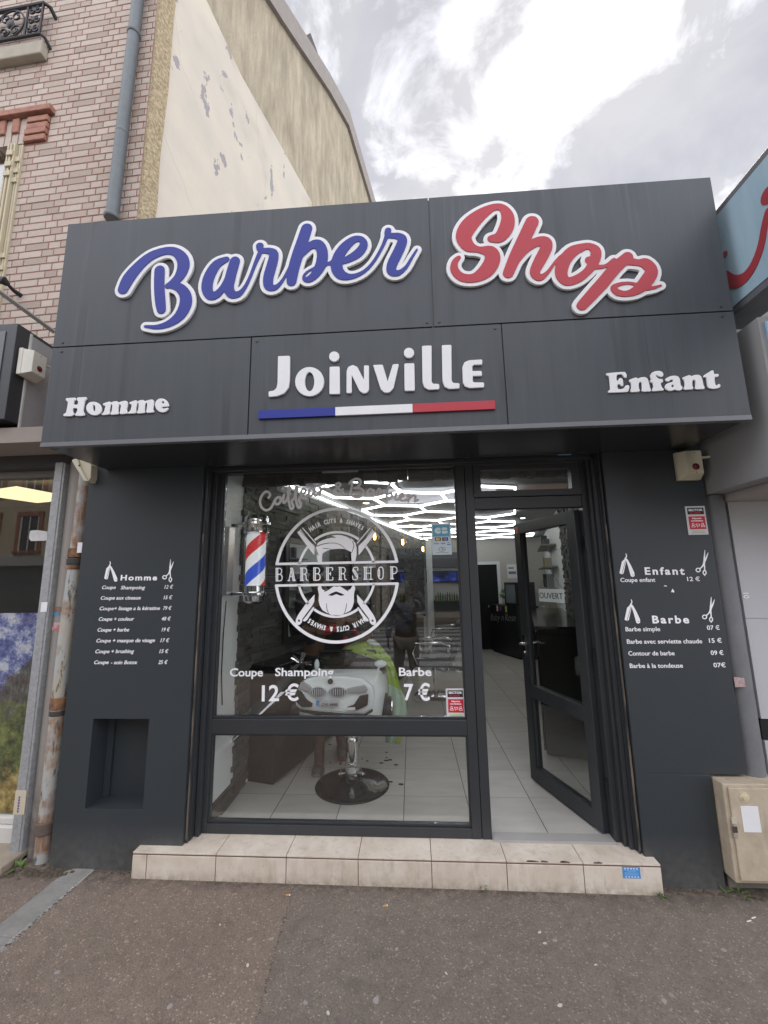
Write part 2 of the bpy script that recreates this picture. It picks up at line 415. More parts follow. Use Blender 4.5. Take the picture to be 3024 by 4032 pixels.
def put_y(loops, y, depth, name, mat, parent=None, bevel=0):   # back face lies on plane Y=y
    me = curve_mesh(loops, depth-2*bevel, bevel)
    return place_mesh(me, Vector((0, y-depth/2, 0)), EX, EZ, YN, name, mat, parent)

# ================================================================== ground
def gz(x, y): return -.146 - .0037*x - .02*(y+.225)
def G_(x, y):      # photo point on the pavement plane
    return onp((.0037, .02, 1), (0, -.225, -.146), x, y)
def asphalt(name, c0, c1):
    t = MT(name, c0, .9)
    big = t.noise(1.7, 5); mid = t.noise(14, 4); ag = t.n('ShaderNodeTexVoronoi'); ag.inputs['Scale'].default_value = 150; t.L.new(t.pos, ag.inputs['Vector'])
    sepc = t.n('ShaderNodeSeparateColor'); t.L.new(ag.outputs['Color'], sepc.inputs[0])
    base = t.mixc(t.ramp(big, [(.3, 0.0), (.7, 1.0)]), c0, c1)
    base = t.mixc(t.math('MULTIPLY', t.ramp(mid, [(.45, 0.0), (.75, 1.0)]), .45), base, tuple(v*.62 for v in lin(c0)))
    st = t.ramp(sepc.outputs[0], [(.0, .77), (.5, 1.0), (.94, 1.10), (.97, 1.75)])
    base = t.mixc(1.0, base, st, 'MULTIPLY')
    gum = t.n('ShaderNodeTexVoronoi'); gum.inputs['Scale'].default_value = 6.5; gum.inputs['Randomness'].default_value = 1; t.L.new(t.pos, gum.inputs['Vector'])
    wob = t.math('ADD', gum.outputs['Distance'], t.math('MULTIPLY', t.math('SUBTRACT', t.noise(60, 2), .5), .05))
    g = t.ramp(wob, [(.055, 1.0), (.075, 0.0)])
    sg = t.n('ShaderNodeSeparateColor'); t.L.new(gum.outputs['Color'], sg.inputs[0])
    g = t.math('MULTIPLY', g, t.ramp(sg.outputs[1], [(.45, 0.0), (.52, .55)]))
    base = t.mixc(g, base, tuple(min(1, v*1.9+.03) for v in lin(c0)))
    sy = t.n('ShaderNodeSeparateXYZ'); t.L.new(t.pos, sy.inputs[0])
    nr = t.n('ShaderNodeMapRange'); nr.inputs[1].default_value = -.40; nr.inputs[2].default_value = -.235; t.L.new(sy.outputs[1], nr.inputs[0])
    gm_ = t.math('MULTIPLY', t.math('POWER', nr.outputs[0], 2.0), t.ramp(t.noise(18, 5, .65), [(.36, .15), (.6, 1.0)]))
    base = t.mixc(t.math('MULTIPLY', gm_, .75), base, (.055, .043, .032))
    stn = t.ramp(t.noise(4.2, 5, .6), [(.56, 0.0), (.72, .5)])
    base = t.mixc(stn, base, tuple(v*.66 for v in lin(c0)))
    t.col(base); t.bump(t.math('ADD', t.math('MULTIPLY', ag.outputs['Distance'], -1.0), t.math('MULTIPLY', t.noise(420, 2), .6)), .55, .004)
    return t.m
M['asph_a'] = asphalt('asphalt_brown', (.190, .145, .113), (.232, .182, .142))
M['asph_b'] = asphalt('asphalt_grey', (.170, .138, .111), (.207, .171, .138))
M['road'] = simple('road_asphalt', (.11, .108, .105), .9, amt=.3, bump=.3)
M['concrete'] = simple('concrete', (.235, .228, .205), .9, amt=.3, scale=12, bump=.4)
def sheet(name, poly, mat, lift=0.0, label=None):
    mb = MB(); mb.add([Vector((x, y, gz(x, y)+lift)) for x, y in poly], [tuple(range(len(poly)))])
    return tag(mb.build(name, mat), label, kind='structure')
seam0 = G_(1163, 3462); seam1 = G_(1003, 4031)
sx = lambda y: seam0.x + (seam1.x-seam0.x)*(y-seam0.y)/(seam1.y-seam0.y)
random.seed(3)
seam = []
yy = .2
while yy > -4.6:
    seam.append((sx(yy)+random.uniform(-.006, .006), yy)); yy -= .035 if yy > -1.3 else .5
seam.append((sx(-4.6), -4.6))
GS0, GS1 = -2.126, -1.979          # concrete strip
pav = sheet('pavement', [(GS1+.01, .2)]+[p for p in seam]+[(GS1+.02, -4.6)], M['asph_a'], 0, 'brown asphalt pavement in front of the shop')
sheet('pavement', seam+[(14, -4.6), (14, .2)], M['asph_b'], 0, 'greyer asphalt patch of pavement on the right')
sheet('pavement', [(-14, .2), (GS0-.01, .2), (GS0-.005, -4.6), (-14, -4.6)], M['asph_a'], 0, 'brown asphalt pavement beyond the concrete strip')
mb = MB()
ys = [.0, -.27, -.272, -.66, -.664, -1.25, -1.254, -4.6]
for a, b in zip(ys[::2], ys[1::2]):
    dx = lambda y: .03*(y+.27)
    for (x0, x1, y0, y1) in ((GS0, GS1, a, b),):
        top = [Vector((x, y, gz(x, y)+.004)) for x, y in ((x0+dx(y0), y0), (x1+dx(y0), y0), (x1+dx(y1), y1), (x0+dx(y1), y1))]
        mb.prism([p-Vector((0,0,.06)) for p in top], top)
tag(mb.build('concrete_strip', M['concrete'], bevel=.004), 'grey concrete strip crossing the pavement', kind='structure')
mb = MB(); mb.box(-60, 60, -70, -4.9, -.36, -.246); tag(mb.build('road', M['road']), 'dark asphalt road', kind='structure')
mb = MB(); mb.box(-60, 60, 0, 60, -.6, -.24); tag(mb.build('ground', M['road']), 'ground under the buildings', kind='structure')
mb = MB(); mb.box(-14, 14, -4.9, -4.6, -.3, gz(0, -4.6)+.002); tag(mb.build('kerb', M['concrete'], bevel=.01), 'stone kerb', kind='structure')
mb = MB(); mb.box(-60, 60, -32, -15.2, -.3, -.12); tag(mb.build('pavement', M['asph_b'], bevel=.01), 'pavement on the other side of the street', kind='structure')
mb = MB()
for k in range(9): mb.box(-1.4, 2.9, -6.0-k*1.0, -5.5-k*1.0, -.245, -.242)
tag(mb.build('zebra_crossing', simple('road_paint', (.36, .36, .35), .7, amt=.25)), 'white zebra crossing stripes', kind='structure')

# ================================================================== barber shop
YW, YP, YS, ZT, ZM, ZB = 0.0, -.16, -.69, 3.862, 2.9976, 2.3649
XL, XR, SA, SB, SC = -2.143, 1.8105, .1655, -.9044, .5498
AO = R(14.4); DI = Vector((math.sin(AO), math.cos(AO), 0))
shop = thing('barber_shop', (0, 0, -.15), 'dark grey single storey barber shop with open glass door and tiled step', 'shop')
# pillars ---------------------------------------------------------------
def pillar_mesh():
    mb = MB(); x0, x1, zb, zt = -2.262, -1.427, -.19, 2.41
    nx0, nx1, nz0, nz1, ny = -2.066, -1.692, .196, .719, .005
    xs = [x0, nx0, nx1, x1]; zs = [zb, nz0, nz1, zt]
    for i in range(3):
        for j in range(3):
            if i == 1 and j == 1: continue
            mb.quad((xs[i], YP, zs[j]), (xs[i+1], YP, zs[j]), (xs[i+1], YP, zs[j+1]), (xs[i], YP, zs[j+1]))
    mb.quad((nx0,YP,nz0),(nx0,ny,nz0),(nx0,ny,nz1),(nx0,YP,nz1)); mb.quad((nx1,YP,nz0),(nx1,YP,nz1),(nx1,ny,nz1),(nx1,ny,nz0))
    mb.quad((nx0,YP,nz0),(nx1,YP,nz0),(nx1,ny,nz0),(nx0,ny,nz0)); mb.quad((nx0,YP,nz1),(nx0,ny,nz1),(nx1,ny,nz1),(nx1,YP,nz1))
    mb.quad((nx0,ny,nz0),(nx1,ny,nz0),(nx1,ny,nz1),(nx0,ny,nz1))
    mb.box(nx0+.002, nx0+.045, ny-.022, ny-.002, nz0+.002, nz1-.002)
    mb.quad((x0,YP,zb),(x0,YP,zt),(x0,.12,zt),(x0,.12,zb)); mb.quad((x1,YP,zb),(x1,.12,zb),(x1,.12,zt),(x1,YP,zt))
    mb.quad((x0,.12,zb),(x0,.12,zt),(x1,.12,zt),(x1,.12,zb)); mb.quad((x0,YP,zt),(x1,YP,zt),(x1,.12,zt),(x0,.12,zt))
    return mb
tag(pillar_mesh().build('pillar', M['pillar'], shop), 'dark grey pillar with a square niche')
mb = MB(); mb.box(1.274, 1.692, YP, .12, -.2, .43); mb.box(1.274, 1.8895, YP, .12, .43, 2.41)
mb.build('pillar', M['pillar'], shop, bevel=.004)
# soffit, roof, shell -----------------------------------------------------
mb = MB(); mb.box(XL+.012, XR-.012, YS+.03, YP, 2.372, 2.40); mb.box(-2.262, 1.8895, YP, .12, 2.41, 2.45)
mb.build('soffit', M['soffit'], shop)
def obl(x, y0, y1, z0, z1, th):   # wall along the oblique lot line
    a = Vector((x, y0, 0)); b = a + DI*((y1-y0)/DI.y); n = Vector((DI.y, -DI.x, 0))*th
    return [a+Vector((0,0,z0)), b+Vector((0,0,z0)), b+n+Vector((0,0,z0)), a+n+Vector((0,0,z0))], [a+Vector((0,0,z1)), b+Vector((0,0,z1)), b+n+Vector((0,0,z1)), a+n+Vector((0,0,z1))]
wl = MB(); wl.prism(*obl(-1.366, .62, 7.2, 0, 2.53, -.1)); wl.box(-1.46, -1.362, .035, .62, 0, 2.53)
wl.build('wall', M['wallwhite'], shop)
wr = MB(); wr.prism(*obl(1.33, .125, 7.4, 0, 2.53, .1)); wr.build('wall', M['wallwhite'], shop)
wb = MB(); wb.box(.1, 3.3, 7.1, 7.2, 0, 2.53); wb.build('wall', simple('back_wall', (.50, .48, .44), .6, amt=.06), shop)
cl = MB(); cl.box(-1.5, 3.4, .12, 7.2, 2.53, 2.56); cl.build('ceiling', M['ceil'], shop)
rf = MB(); rf.box(-2.2, 1.86, -.14, .3, 2.46, 3.5); rf.box(-2.2, 3.4, .3, 7.4, 2.6, 3.0)
rf.build('roof', simple('roof_felt', (.08, .08, .08), .9), shop)
# indoor floor: 45 cm tiles
def floortile():
    t = MT('floor_tile', (.40, .385, .355), .32)
    sp_ = t.n('ShaderNodeSeparateXYZ'); t.L.new(t.pos, sp_.inputs[0])
    def line(sock, o):
        f = t.math('FRACT', t.math('DIVIDE', t.math('SUBTRACT', sock, o-9), .45))
        return t.math('MINIMUM', f, t.math('SUBTRACT', 1.0, f))
    gx = t.math('LESS_THAN', line(sp_.outputs[0], -.0945), .0065); gy = t.math('LESS_THAN', line(sp_.outputs[1], .4757), .0040)
    gr = t.math('MAXIMUM', gx, t.math('MULTIPLY', gy, .75))
    idx = t.n('ShaderNodeCombineXYZ')
    t.L.new(t.math('FLOOR', t.math('DIVIDE', t.math('SUBTRACT', sp_.outputs[0], -.0945-9), .45)), idx.inputs[0])
    t.L.new(t.math('FLOOR', t.math('DIVIDE', t.math('SUBTRACT', sp_.outputs[1], .4757-9), .45)), idx.inputs[1])
    wn = t.n('ShaderNodeTexWhiteNoise'); t.L.new(idx.outputs[0], wn.inputs[0])
    ve = t.n('ShaderNodeVectorMath', operation='ADD'); t.L.new(t.map((3, 11, 3)), ve.inputs[0]); t.L.new(wn.outputs['Color'], ve.inputs[1])
    a = t.mixc(t.ramp(t.noise(1, 5, .6, ve.outputs[0]), [(.3, 0.0), (.7, 1.0)]), (.46, .435, .395), (.56, .54, .50))
    sc = t.n('ShaderNodeVectorMath', operation='SCALE'); t.L.new(a, sc.inputs[0]); t.L.new(t.math('ADD', .94, t.math('MULTIPLY', wn.outputs[0], .12)), sc.inputs['Scale'])
    t.col(t.mixc(gr, sc.outputs[0], (.045, .043, .04))); return t.m
mb = MB(); mb.add([(-1.46, .0, 0), (1.30, .0, 0), (3.3, 7.2, 0), (-1.46, 7.2, 0), (-1.46, .0, -.1), (1.30, .0, -.1), (3.3, 7.2, -.1), (-1.46, 7.2, -.1)], [(0,1,2,3), (4,7,6,5), (0,4,5,1), (1,5,6,2), (2,6,7,3), (3,7,4,0)])
tag(mb.build('floor', floortile()), 'large pale grey floor tiles inside the shop', kind='structure')
# stone cladding -----------------------------------------------------------
M['stone'] = MT('slate_cladding', (.12, .115, .105), .8)
def _stone(t):
    oi = t.geo.outputs['Random Per Island']
    c = t.ramp(oi, [(0, (.03,.029,.028)), (.5, (.06,.058,.054)), (1, (.11,.105,.097))])
    t.col(t.mixc(t.ramp(t.noise(30, 5), [(.3, 0.0), (.8, .8)]), c, (.12, .115, .105))); t.bump(t.noise(60, 5), .5, .008)
_stone(M['stone']); M['stone'] = M['stone'].m
def stones(mb, o, e, n, u0, u1, z0, z1, ragged=0, hh=.045):
    """split-face slate strips on a wall: o origin, e along, n outward"""
    z = z0
    while z < z1-.005:
        h = min(random.choice((.025, .035, .045, .05)), z1-z); u = u0 - (random.uniform(0, ragged) if ragged else 0); end = u1 + (random.uniform(0, ragged) if ragged else 0)
        while u < end-.005:
            w = min(random.uniform(.10, .32), end-u); d = random.uniform(.012, .034)
            j = lambda: random.uniform(-.003, .003)
            a = [o+e*(u+.001)+Vector((0,0,z+.0008)), o+e*(u+w-.001)+Vector((0,0,z+.0008)), o+e*(u+w-.001)+Vector((0,0,z+h-.0008)), o+e*(u+.001)+Vector((0,0,z+h-.0008))]
            b = [p+n*(d+j()) for p in a]; mb.prism(a, b); u += w
        z += h
NL = Vector((1, 0, 0)); NO = Vector((DI.y, -DI.x, 0))
mb = MB(); EY = Vector((0, 1, 0))
stones(mb, Vector((-1.362, 0, 0)), EY, NL, .40, .62, .12, 2.52, .05)
stones(mb, Vector((-1.362, 0, 0)), EY, NL, .04, .62, .0, .12)
mb.build('stone_cladding', M['stone'], shop)
mb = MB(); stones(mb, Vector((-1.366, .62, 0)), DI, NO, .0, 6.6, .9, 2.5); mb.build('stone_cladding', M['stone'], shop)
mb = MB(); stones(mb, Vector((1.33, .125, 0)), DI, -NO, .0, 2.6, .0, 2.5, .05); mb.build('stone_cladding', M['stone'], shop)
mb = MB(); o = Vector((-1.3, .34, 0))
u = 0
while u < 2.75:          # ragged lower edge of the slate lintel band
    w = random.uniform(.04, .11); zz = 2.345 + random.uniform(-.012, .012)
    for z_ in np.arange(zz, 2.52, .05): mb.box(-1.33+u+.001, -1.33+u+w-.001, .30-random.uniform(0, .02), .36, z_+.001, min(z_+.049, 2.53))
    u += w
mb.build('stone_cladding', M['stone'], shop)
# step ------------------------------------------------------------------------
def steptile():
    t = MT('beige_stoneware', (.50, .40, .30), .55)
    a = t.mixc(t.ramp(t.noise(4.5, 6, .6), [(.32, 0.0), (.68, 1.0)]), (.55, .465, .365), (.70, .635, .535))
    a = t.mixc(t.ramp(t.noise(17, 5, .65, t.map((1, 1, .5))), [(.52, 0.0), (.75, .55)]), a, (.41, .32, .24))
    a = t.mixc(t.ramp(t.noise(55, 3), [(.66, 0.0), (.74, .4)]), a, (.25, .2, .15))
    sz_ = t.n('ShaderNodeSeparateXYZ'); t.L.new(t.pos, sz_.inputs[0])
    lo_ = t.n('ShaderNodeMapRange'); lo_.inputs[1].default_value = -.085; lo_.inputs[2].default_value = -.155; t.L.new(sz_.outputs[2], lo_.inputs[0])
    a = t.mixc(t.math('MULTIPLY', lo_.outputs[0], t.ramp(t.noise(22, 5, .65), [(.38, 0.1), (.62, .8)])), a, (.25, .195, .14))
    a = t.mixc(t.ramp(t.noise(1, 5, .6, t.map((30, 30, 4))), [(.58, 0.0), (.72, .35)]), a, (.30, .235, .17))
    t.col(a); return t.m
M['step'] = steptile(); M['grout'] = simple('step_grout', (.15, .085, .07), .9, amt=.3)
step = MB(); sl_, sr_, ys_ = -1.6945, 1.325, -.225
step.box(sl_+.004, sr_-.004, ys_+.004, 0.0, -.21, -.004, 1)
js = [sl_]+[-1.605+.419*k for k in range(7)]+[sr_]
for a, b in zip(js[:-1], js[1:]):
    step.box(a+.0022, b-.0022, ys_, ys_+.012, -.21, -.0165, 0)
tj = [sl_]+[-1.605+.419*k for k in range(1, 7)]+[sr_]
for i, (a, b) in enumerate(zip(tj[:-1], tj[1:])):
    step.box(a+.0020, b-.0020, ys_+.001, YP if (b < -1.4) else -.012, -.009, 0, 0)
step.build('step', [M['step'], M['grout']], shop, bevel=.0015)
random.seed(11)
for x in (.62, .64, .70, .80, .815, .98, 1.0):          # chipped arris
    w = random.uniform(.012, .03); d = random.uniform(.006, .014)
    pts = [Vector((x-w, ys_+.001, .0008)), Vector((x-w*.5, ys_+d, .0008)), Vector((x+w*.3, ys_+d*.8, .0008)), Vector((x+w, ys_+.001, .0008))]
    ch = MB(); ch.prism([p-Vector((0,0,.004)) for p in pts], pts); ch.build('chipped_edge', M['grout'], shop)
# window frame ---------------------------------------------------------------
fr = MB()
fr.box(-1.405, -1.342, -.032, .032, 0, 2.41); fr.box(-1.342, .329, -.032, .032, 2.363, 2.41)
fr.box(-1.342, .329, -.032, .032, .587, .680); fr.box(-1.342, .329, -.032, .032, 0, .057)
fr.box(.329, .387, -.034, .034, 0, 2.41); fr.box(.391, .449, -.034, .034, 0, 2.41); fr.box(.386, .392, -.02, .02, 0, 2.40)
fr.box(.449, 1.172, -.03, .03, 2.038, 2.118)
fr.box(1.172, 1.215, -.034, .034, 0, 2.41)
for (x0, x1, z0, z1) in ((-1.342, .329, .680, .692), (-1.342, .329, .575, .587), (-1.342, .329, .057, .069), (-1.342, .329, 2.352, 2.363), ):
    fr.box(x0, x1, -.018, .018, z0, z1)
for x0, x1 in ((-1.342, -1.332), (.319, .329)):
    fr.box(x0, x1, -.018, .018, .692, 2.352); fr.box(x0, x1, -.018, .018, .069, .575)
frame = fr.build('window_frame', M['frame'], shop, bevel=.003)
gp = MB(); gp.box(-1.33, .318, -.003, .003, .693, 2.351); gp.build('pane', M['glass'], frame)
gp = MB(); gp.box(-1.33, .318, -.003, .003, .070, .574); gp.build('pane', M['glass'], frame)
tr = MB()
tr.box(.452, 1.169, -.04, .03, 2.121, 2.164); tr.box(.452, 1.169, -.04, .03, 2.3144, 2.36)
tr.box(.452, .5007, -.04, .03, 2.164, 2.3144); tr.box(1.1139, 1.169, -.04, .03, 2.164, 2.3144)
trf = tr.build('transom_window', M['frame'], shop, bevel=.003)
gp = MB(); gp.box(.50, 1.115, -.003, .003, 2.163, 2.316); gp.build('pane', M['glass'], trf)
# shutter rails and head box
for bx in (((-1.427,-1.405,-.11,-.04,0,2.41), (-1.40,-1.372,-.07,-.036,0,2.40), (-1.424,-1.410,-.135,-.111,0,2.40)), ((1.252,1.274,-.11,-.04,0,2.41), (1.205,1.225,-.075,-.036,0,2.40), (1.226,1.251,-.1,-.05,0,2.40), (1.257,1.268,-.14,-.111,0,2.40))):
    rl = MB()
    for q_ in bx: rl.box(*q_)
    rl.build('shutter_rail', M['frame'], shop, bevel=.002)
rusty = MT('rusty_rail', (.09, .075, .06), .8); rusty.col(rusty.mixc(rusty.ramp(rusty.noise(1, 5, .6, rusty.map((40, 40, 4))), [(.4, 0.0), (.6, 1.0)]), (.03, .03, .03), (.19, .15, .11)))
for (x, y) in ((-1.417, -.1365), (1.2625, -.1415)):
    rs = MB(); rs.box(x-.0055, x+.0055, y-.0012, y+.001, .02, 1.9); rs.build('rail_edge', rusty.m, shop)
hb = MB(); hb.box(-1.42, 1.26, -.135, -.05, 2.38, 2.409); hb.box(-1.405, 1.25, -.10, -.05, 2.355, 2.379); hb.box(-1.39, 1.2, -.052, -.036, 2.345, 2.36)
hb.build('shutter_box', M['frame'], shop, bevel=.003)
th = MB(); th.box(.452, 1.17, -.055, .03, 0.0006, .012); th.box(.452, 1.17, -.06, -.055, -.03, .010)
th.build('threshold', simple('threshold_alu', (.36,.345,.32), .4, amt=.12), shop, bevel=.002)
lp = MB(); lp.box(-.62, -.36, -.028, -.004, 2.338, 2.352); lp.build('vent', simple('vent_grey', (.3, .3, .3), .5), frame)
# door -------------------------------------------------------------------------
HG = Vector((1.160, .032, 0)); FE = Vector((.929, .770, 0)); DE = (FE-HG).normalized(); DW = (FE-HG).length
DN = Vector((DE.y, -DE.x, 0));  DN = -DN if DN.x > 0 else DN        # outward face looks left
TD = Matrix((DE, DN, Vector((0,0,1)))).transposed().to_4x4(); TD.translation = HG
def door_z(x, y, s=.4): return onp(DN, HG+DN*.03, x, y)
dm = MB(); st_ = .085
dm.box(0, st_, -.03, .03, .012, 2.025, T=TD); dm.box(DW-st_, DW, -.03, .03, .012, 2.025, T=TD)
dm.box(st_, DW-st_, -.03, .03, 1.94, 2.025, T=TD); dm.box(st_, DW-st_, -.03, .03, .012, .115, T=TD)
zr = door_z(1700+1040/2.07375, 2550+455/2.07375).z
dm.box(st_, DW-st_, -.03, .03, zr-.048, zr+.048, T=TD)
for x0, x1, z0, z1 in ((st_, st_+.012, .115, 1.94), (DW-st_-.012, DW-st_, .115, 1.94)): dm.box(x0, x1, -.02, .02, z0, z1, T=TD)
door = dm.build('door', M['frame'], shop, bevel=.003)
for z0, z1 in ((.116, zr-.049), (zr+.049, 1.939)):
    g = MB(); g.box(st_+.012, DW-st_-.012, -.003, .003, z0, z1, T=TD); g.build('pane', M['glass'], door)
h = MB()
zh = door_z(1880+600/3.16, 2050+1530/3.16).z
h.tube([TD @ Vector(p) for p in ((DW-.04, .03, zh), (DW-.04, .075, zh), (DW-.07, .08, zh+.004), (DW-.15, .075, zh+.01))], .009, 8)
h.box(DW-.058, DW-.022, .03, .036, zh-.10, zh+.06, T=TD); h.tube([TD @ Vector((DW-.04, .036, zh-.07)), TD @ Vector((DW-.04, .046, zh-.07))], .011, 10)
h.build('handle', M['chrome'], door, smooth=True)
for z in (.25, 1.02, 1.75):
    h = MB(); h.tube([HG+Vector((.012, -.036, z)), HG+Vector((.012, -.036, z+.09))], .011, 8); h.build('hinge', M['blackgloss'], door, smooth=True)
rd = MB(); c0 = door_z(1880+535/3.16, 2050+30/3.16); s0 = (c0-HG).dot(DE)
rd.box(DW-.07, DW-.012, .031, .033, 1.945, 2.003, T=TD)
rd.build('pictogram', simple('pictogram_red', (.42, .12, .10), .5), door)

# ================================================================== fascia sign
sign = thing('shop_sign', (0, YS, ZB), 'large dark grey fascia with blue and red script letters, white letters and a tricolour bar', 'sign')
BOT = ZB + .028
def panel(x0, x1, z0, z1, name='panel'):
    mb = MB(); mb.box(x0, x1, YS, YS+.012, z0, z1); return mb.build(name, M['fascia'], sign, bevel=.0015)
g = .0035
panel(XL, SA-g, ZM+g, ZT); panel(SA+g, XR, ZM+g, ZT)
panel(XL, SB-g, BOT, ZM-g); panel(SB+g, SC-g, BOT, ZM-g); panel(SC+g, XR, BOT, ZM-g)
mb = MB(); mb.box(XL, XR, YS-.004, YS+.03, ZB, BOT-.001); mb.build('edge_trim', simple('trim_grey', (.135, .142, .15), .4), sign, bevel=.0015)
mb = MB(); mb.box(XL+.004, XR-.004, YS+.0125, -.17, ZB+.012, ZT-.006); mb.build('casing', M['soffit'], sign)
scr = simple('screw', (.05, .05, .05), .4, .5)
for x, z in ((XL+.06, ZM+.03), (XL+.06, ZM-.03), (SA-.035, ZM+.03), (SA+.035, ZM+.03), (SB+.035, ZM-.03), (SC-.035, ZM-.03), (XR-.06, ZM+.03), (XR-.06, ZM-.03)):
    b = MB(); b.lathe([(.0085, 0), (.0075, .003), (.003, .004)], (x, YS, z), 10, Matrix.Rotation(R(90), 4, 'X')); b.build('screw', scr, sign, smooth=True)
# --- Barber / Shop
PZ = PlaneY(YS-.012, zm(400, 750, 1.27615))
BARBER = [
 [(112,500,25),(140,445,29),(190,385,25),(250,335,22),(320,309,19),(372,312,21),(408,345,27),(414,390,28),(392,440,23),(352,476,16),(335,484,13)],
 [(345,478,14),(395,492,22),(424,530,27),(424,580,29),(394,635,25),(340,674,17),(280,690,11),(222,686,6)],
 [(295,405,24),(293,480,24),(298,560,24),(304,603,21)],
 [(672,360,24),(652,430,25),(641,490,24),(656,525,21),(690,525,15),(720,495,9),(748,440,7),(775,370,8),(795,325,11)],
 [(630,350,14),(582,375,22),(546,430,26),(532,490,26),(548,532,22),(582,527,19),(614,490,15),(638,440,13),(656,392,14)],
 [(797,284,18),(800,305,12),(843,308,16),(868,325,21),(857,380,24),(840,440,24),(842,485,21),(875,492,13),(912,455,7),(947,390,6),(977,335,7)],
 [(1032,196,26),(1011,260,27),(986,330,27),(966,400,26),(956,462,23)],
 [(1012,325,12),(1050,283,19),(1088,275,24),(1110,310,25),(1106,370,26),(1076,425,21),(1042,452,16),(1018,447,8),(1024,424,6),(1050,404,5),(1105,382,8),(1150,369,8),(1195,338,9)],
 [(1190,366,13),(1240,350,18),(1290,320,22),(1318,280,19),(1306,250,14),(1268,252,18),(1222,290,24),(1190,340,26),(1182,390,27),(1204,428,24),(1252,438,14),(1310,418,9),(1362,370,7),(1410,290,7),(1432,235,9)],
 [(1440,206,15),(1438,230,12),(1490,234,17),(1512,255,22),(1492,310,24),(1462,370,24),(1457,410,21),(1490,420,14),(1530,390,8),(1560,340,6),(1585,300,4)]]
PS = PlaneY(YS-.012, zm(1600, 650, 1.165))
SHOPL = [
 [(388,342,16),(428,335,25),(458,290,31),(464,240,26),(441,202,17),(400,198,16),(342,230,27),(288,280,36),(262,332,33),(284,376,26),(330,392,14),(384,402,28),(394,440,33),(364,490,32),(310,522,21),(252,518,19),(220,484,17),(222,448,13),(240,428,9)],
 [(575,265,28),(540,340,28),(500,420,26),(466,500,23)],
 [(490,470,8),(540,400,14),(590,360,21),(634,355,24),(640,385,25),(612,440,25),(587,495,21),(610,520,16),(645,498,8),(680,450,6),(706,425,8)],
 [(808,380,17),(760,400,25),(722,445,27),(708,500,26),(730,537,20),(780,527,19),(830,490,18),(862,440,22),(866,396,21),(836,376,15),(808,380,17)],
 [(835,440,17)],
 [(858,472,11),(910,468,8),(950,440,10)],
 [(1012,425,23),(952,480,26),(902,540,27),(852,595,26),(803,648,23)],
 [(1000,442,20),(1060,452,15),(1096,456,25),(1122,490,26),(1102,530,29),(1060,574,22),(1010,594,14),(966,588,15),(947,566,12),(975,550,8),(1020,545,6),(1060,556,8),(1092,570,9),(1132,566,7),(1166,555,4)]]
def letters(name, plane, strokes, ring, face, label):
    sh = Shape(.0055); sh.st = [plane.stroke(s) for s in strokes]
    bk = put_y(sh.loops(ring-.0025), YS, .017, name, M['white'], sign, .0025); tag(bk, label)
    put_y(sh.loops(0.0), YS-.0171, .004, 'letter_face', face, bk, .0008); return bk
letters('script_lettering', PZ, BARBER, .0235, M['letterblue'], 'blue script word Barber edged in white')
letters('script_lettering', PS, SHOPL, .0235, M['letterred'], 'red script word Shop edged in white')
# --- Joinville
PJ = PlaneY(YS-.012, zm(900, 1250, 1.3825))
def put_letter(polys, subs, label=None, ry=YS, d=.014, pl=PJ, cell=.003, name='letter', rnd=.003):
    sh = Shape(cell); sh.po = polys; sh.sub_po = subs
    return tag(put_y(sh.loops(-.001), ry, d, name, M['white'], sign, .0025), label)
J = PJ.poly
put_letter([J([(270,212),(333,210),(332,340),(326,382),(302,413),(265,428),(219,432),(219,403),(246,400),(262,385),(268,355)])], [])
put_letter([PJ.ell(441,350,78,79)], [PJ.ell(441,350,27,53)])
for (cx, cy, q) in ((575,213,[(551,270),(603,268),(605,416),(550,417)]), (982,193,[(958,252),(1010,250),(1013,398),(959,399)])):
    put_letter([PJ.ell(cx,cy,27,27), J(q)], [])
put_letter([J([(643,412),(644,290),(652,270),(676,260),(700,270),(738,345),(738,262),(763,262),(763,392),(755,408),(735,413),(714,400),(669,308),(669,411)])], [])
put_letter([J([(788,260),(838,258),(866,352),(895,256),(926,254),(897,383),(876,408),(850,409),(830,392)])], [])
put_letter([J([(1054,156),(1104,154),(1104,350),(1112,362),(1146,363),(1146,391),(1090,393),(1066,380),(1057,350)])], [])
put_letter([J([(1162,152),(1212,150),(1213,345),(1222,358),(1256,359),(1256,386),(1200,389),(1176,376),(1166,345)])], [])
put_letter([J([(1380,230),(1310,234),(1285,245),(1274,270),(1277,355),(1288,375),(1312,384),(1390,380),(1390,355),(1335,355),(1328,348),(1328,318),(1378,317),(1377,292),(1326,293),(1326,265),(1334,257),(1380,256)])], [])
bx = [PJ.p(x, y) for x, y in ((163,506),(581,490),(1001,472),(1450,452),(163,552),(1450,498))]
z1 = (bx[0][1]+bx[3][1])/2; z0 = (bx[4][1]+bx[5][1])/2
for k, mt in enumerate((M['letterblue'], M['white'], M['letterred'])):
    mb = MB(); mb.box(bx[k][0]+.0004, bx[k+1][0]-.0004, YS-.014, YS, z0, z1); tag(mb.build('flag_bar', mt, sign, bevel=.001), ('blue', 'white', 'red')[k]+' third of the tricolour bar')
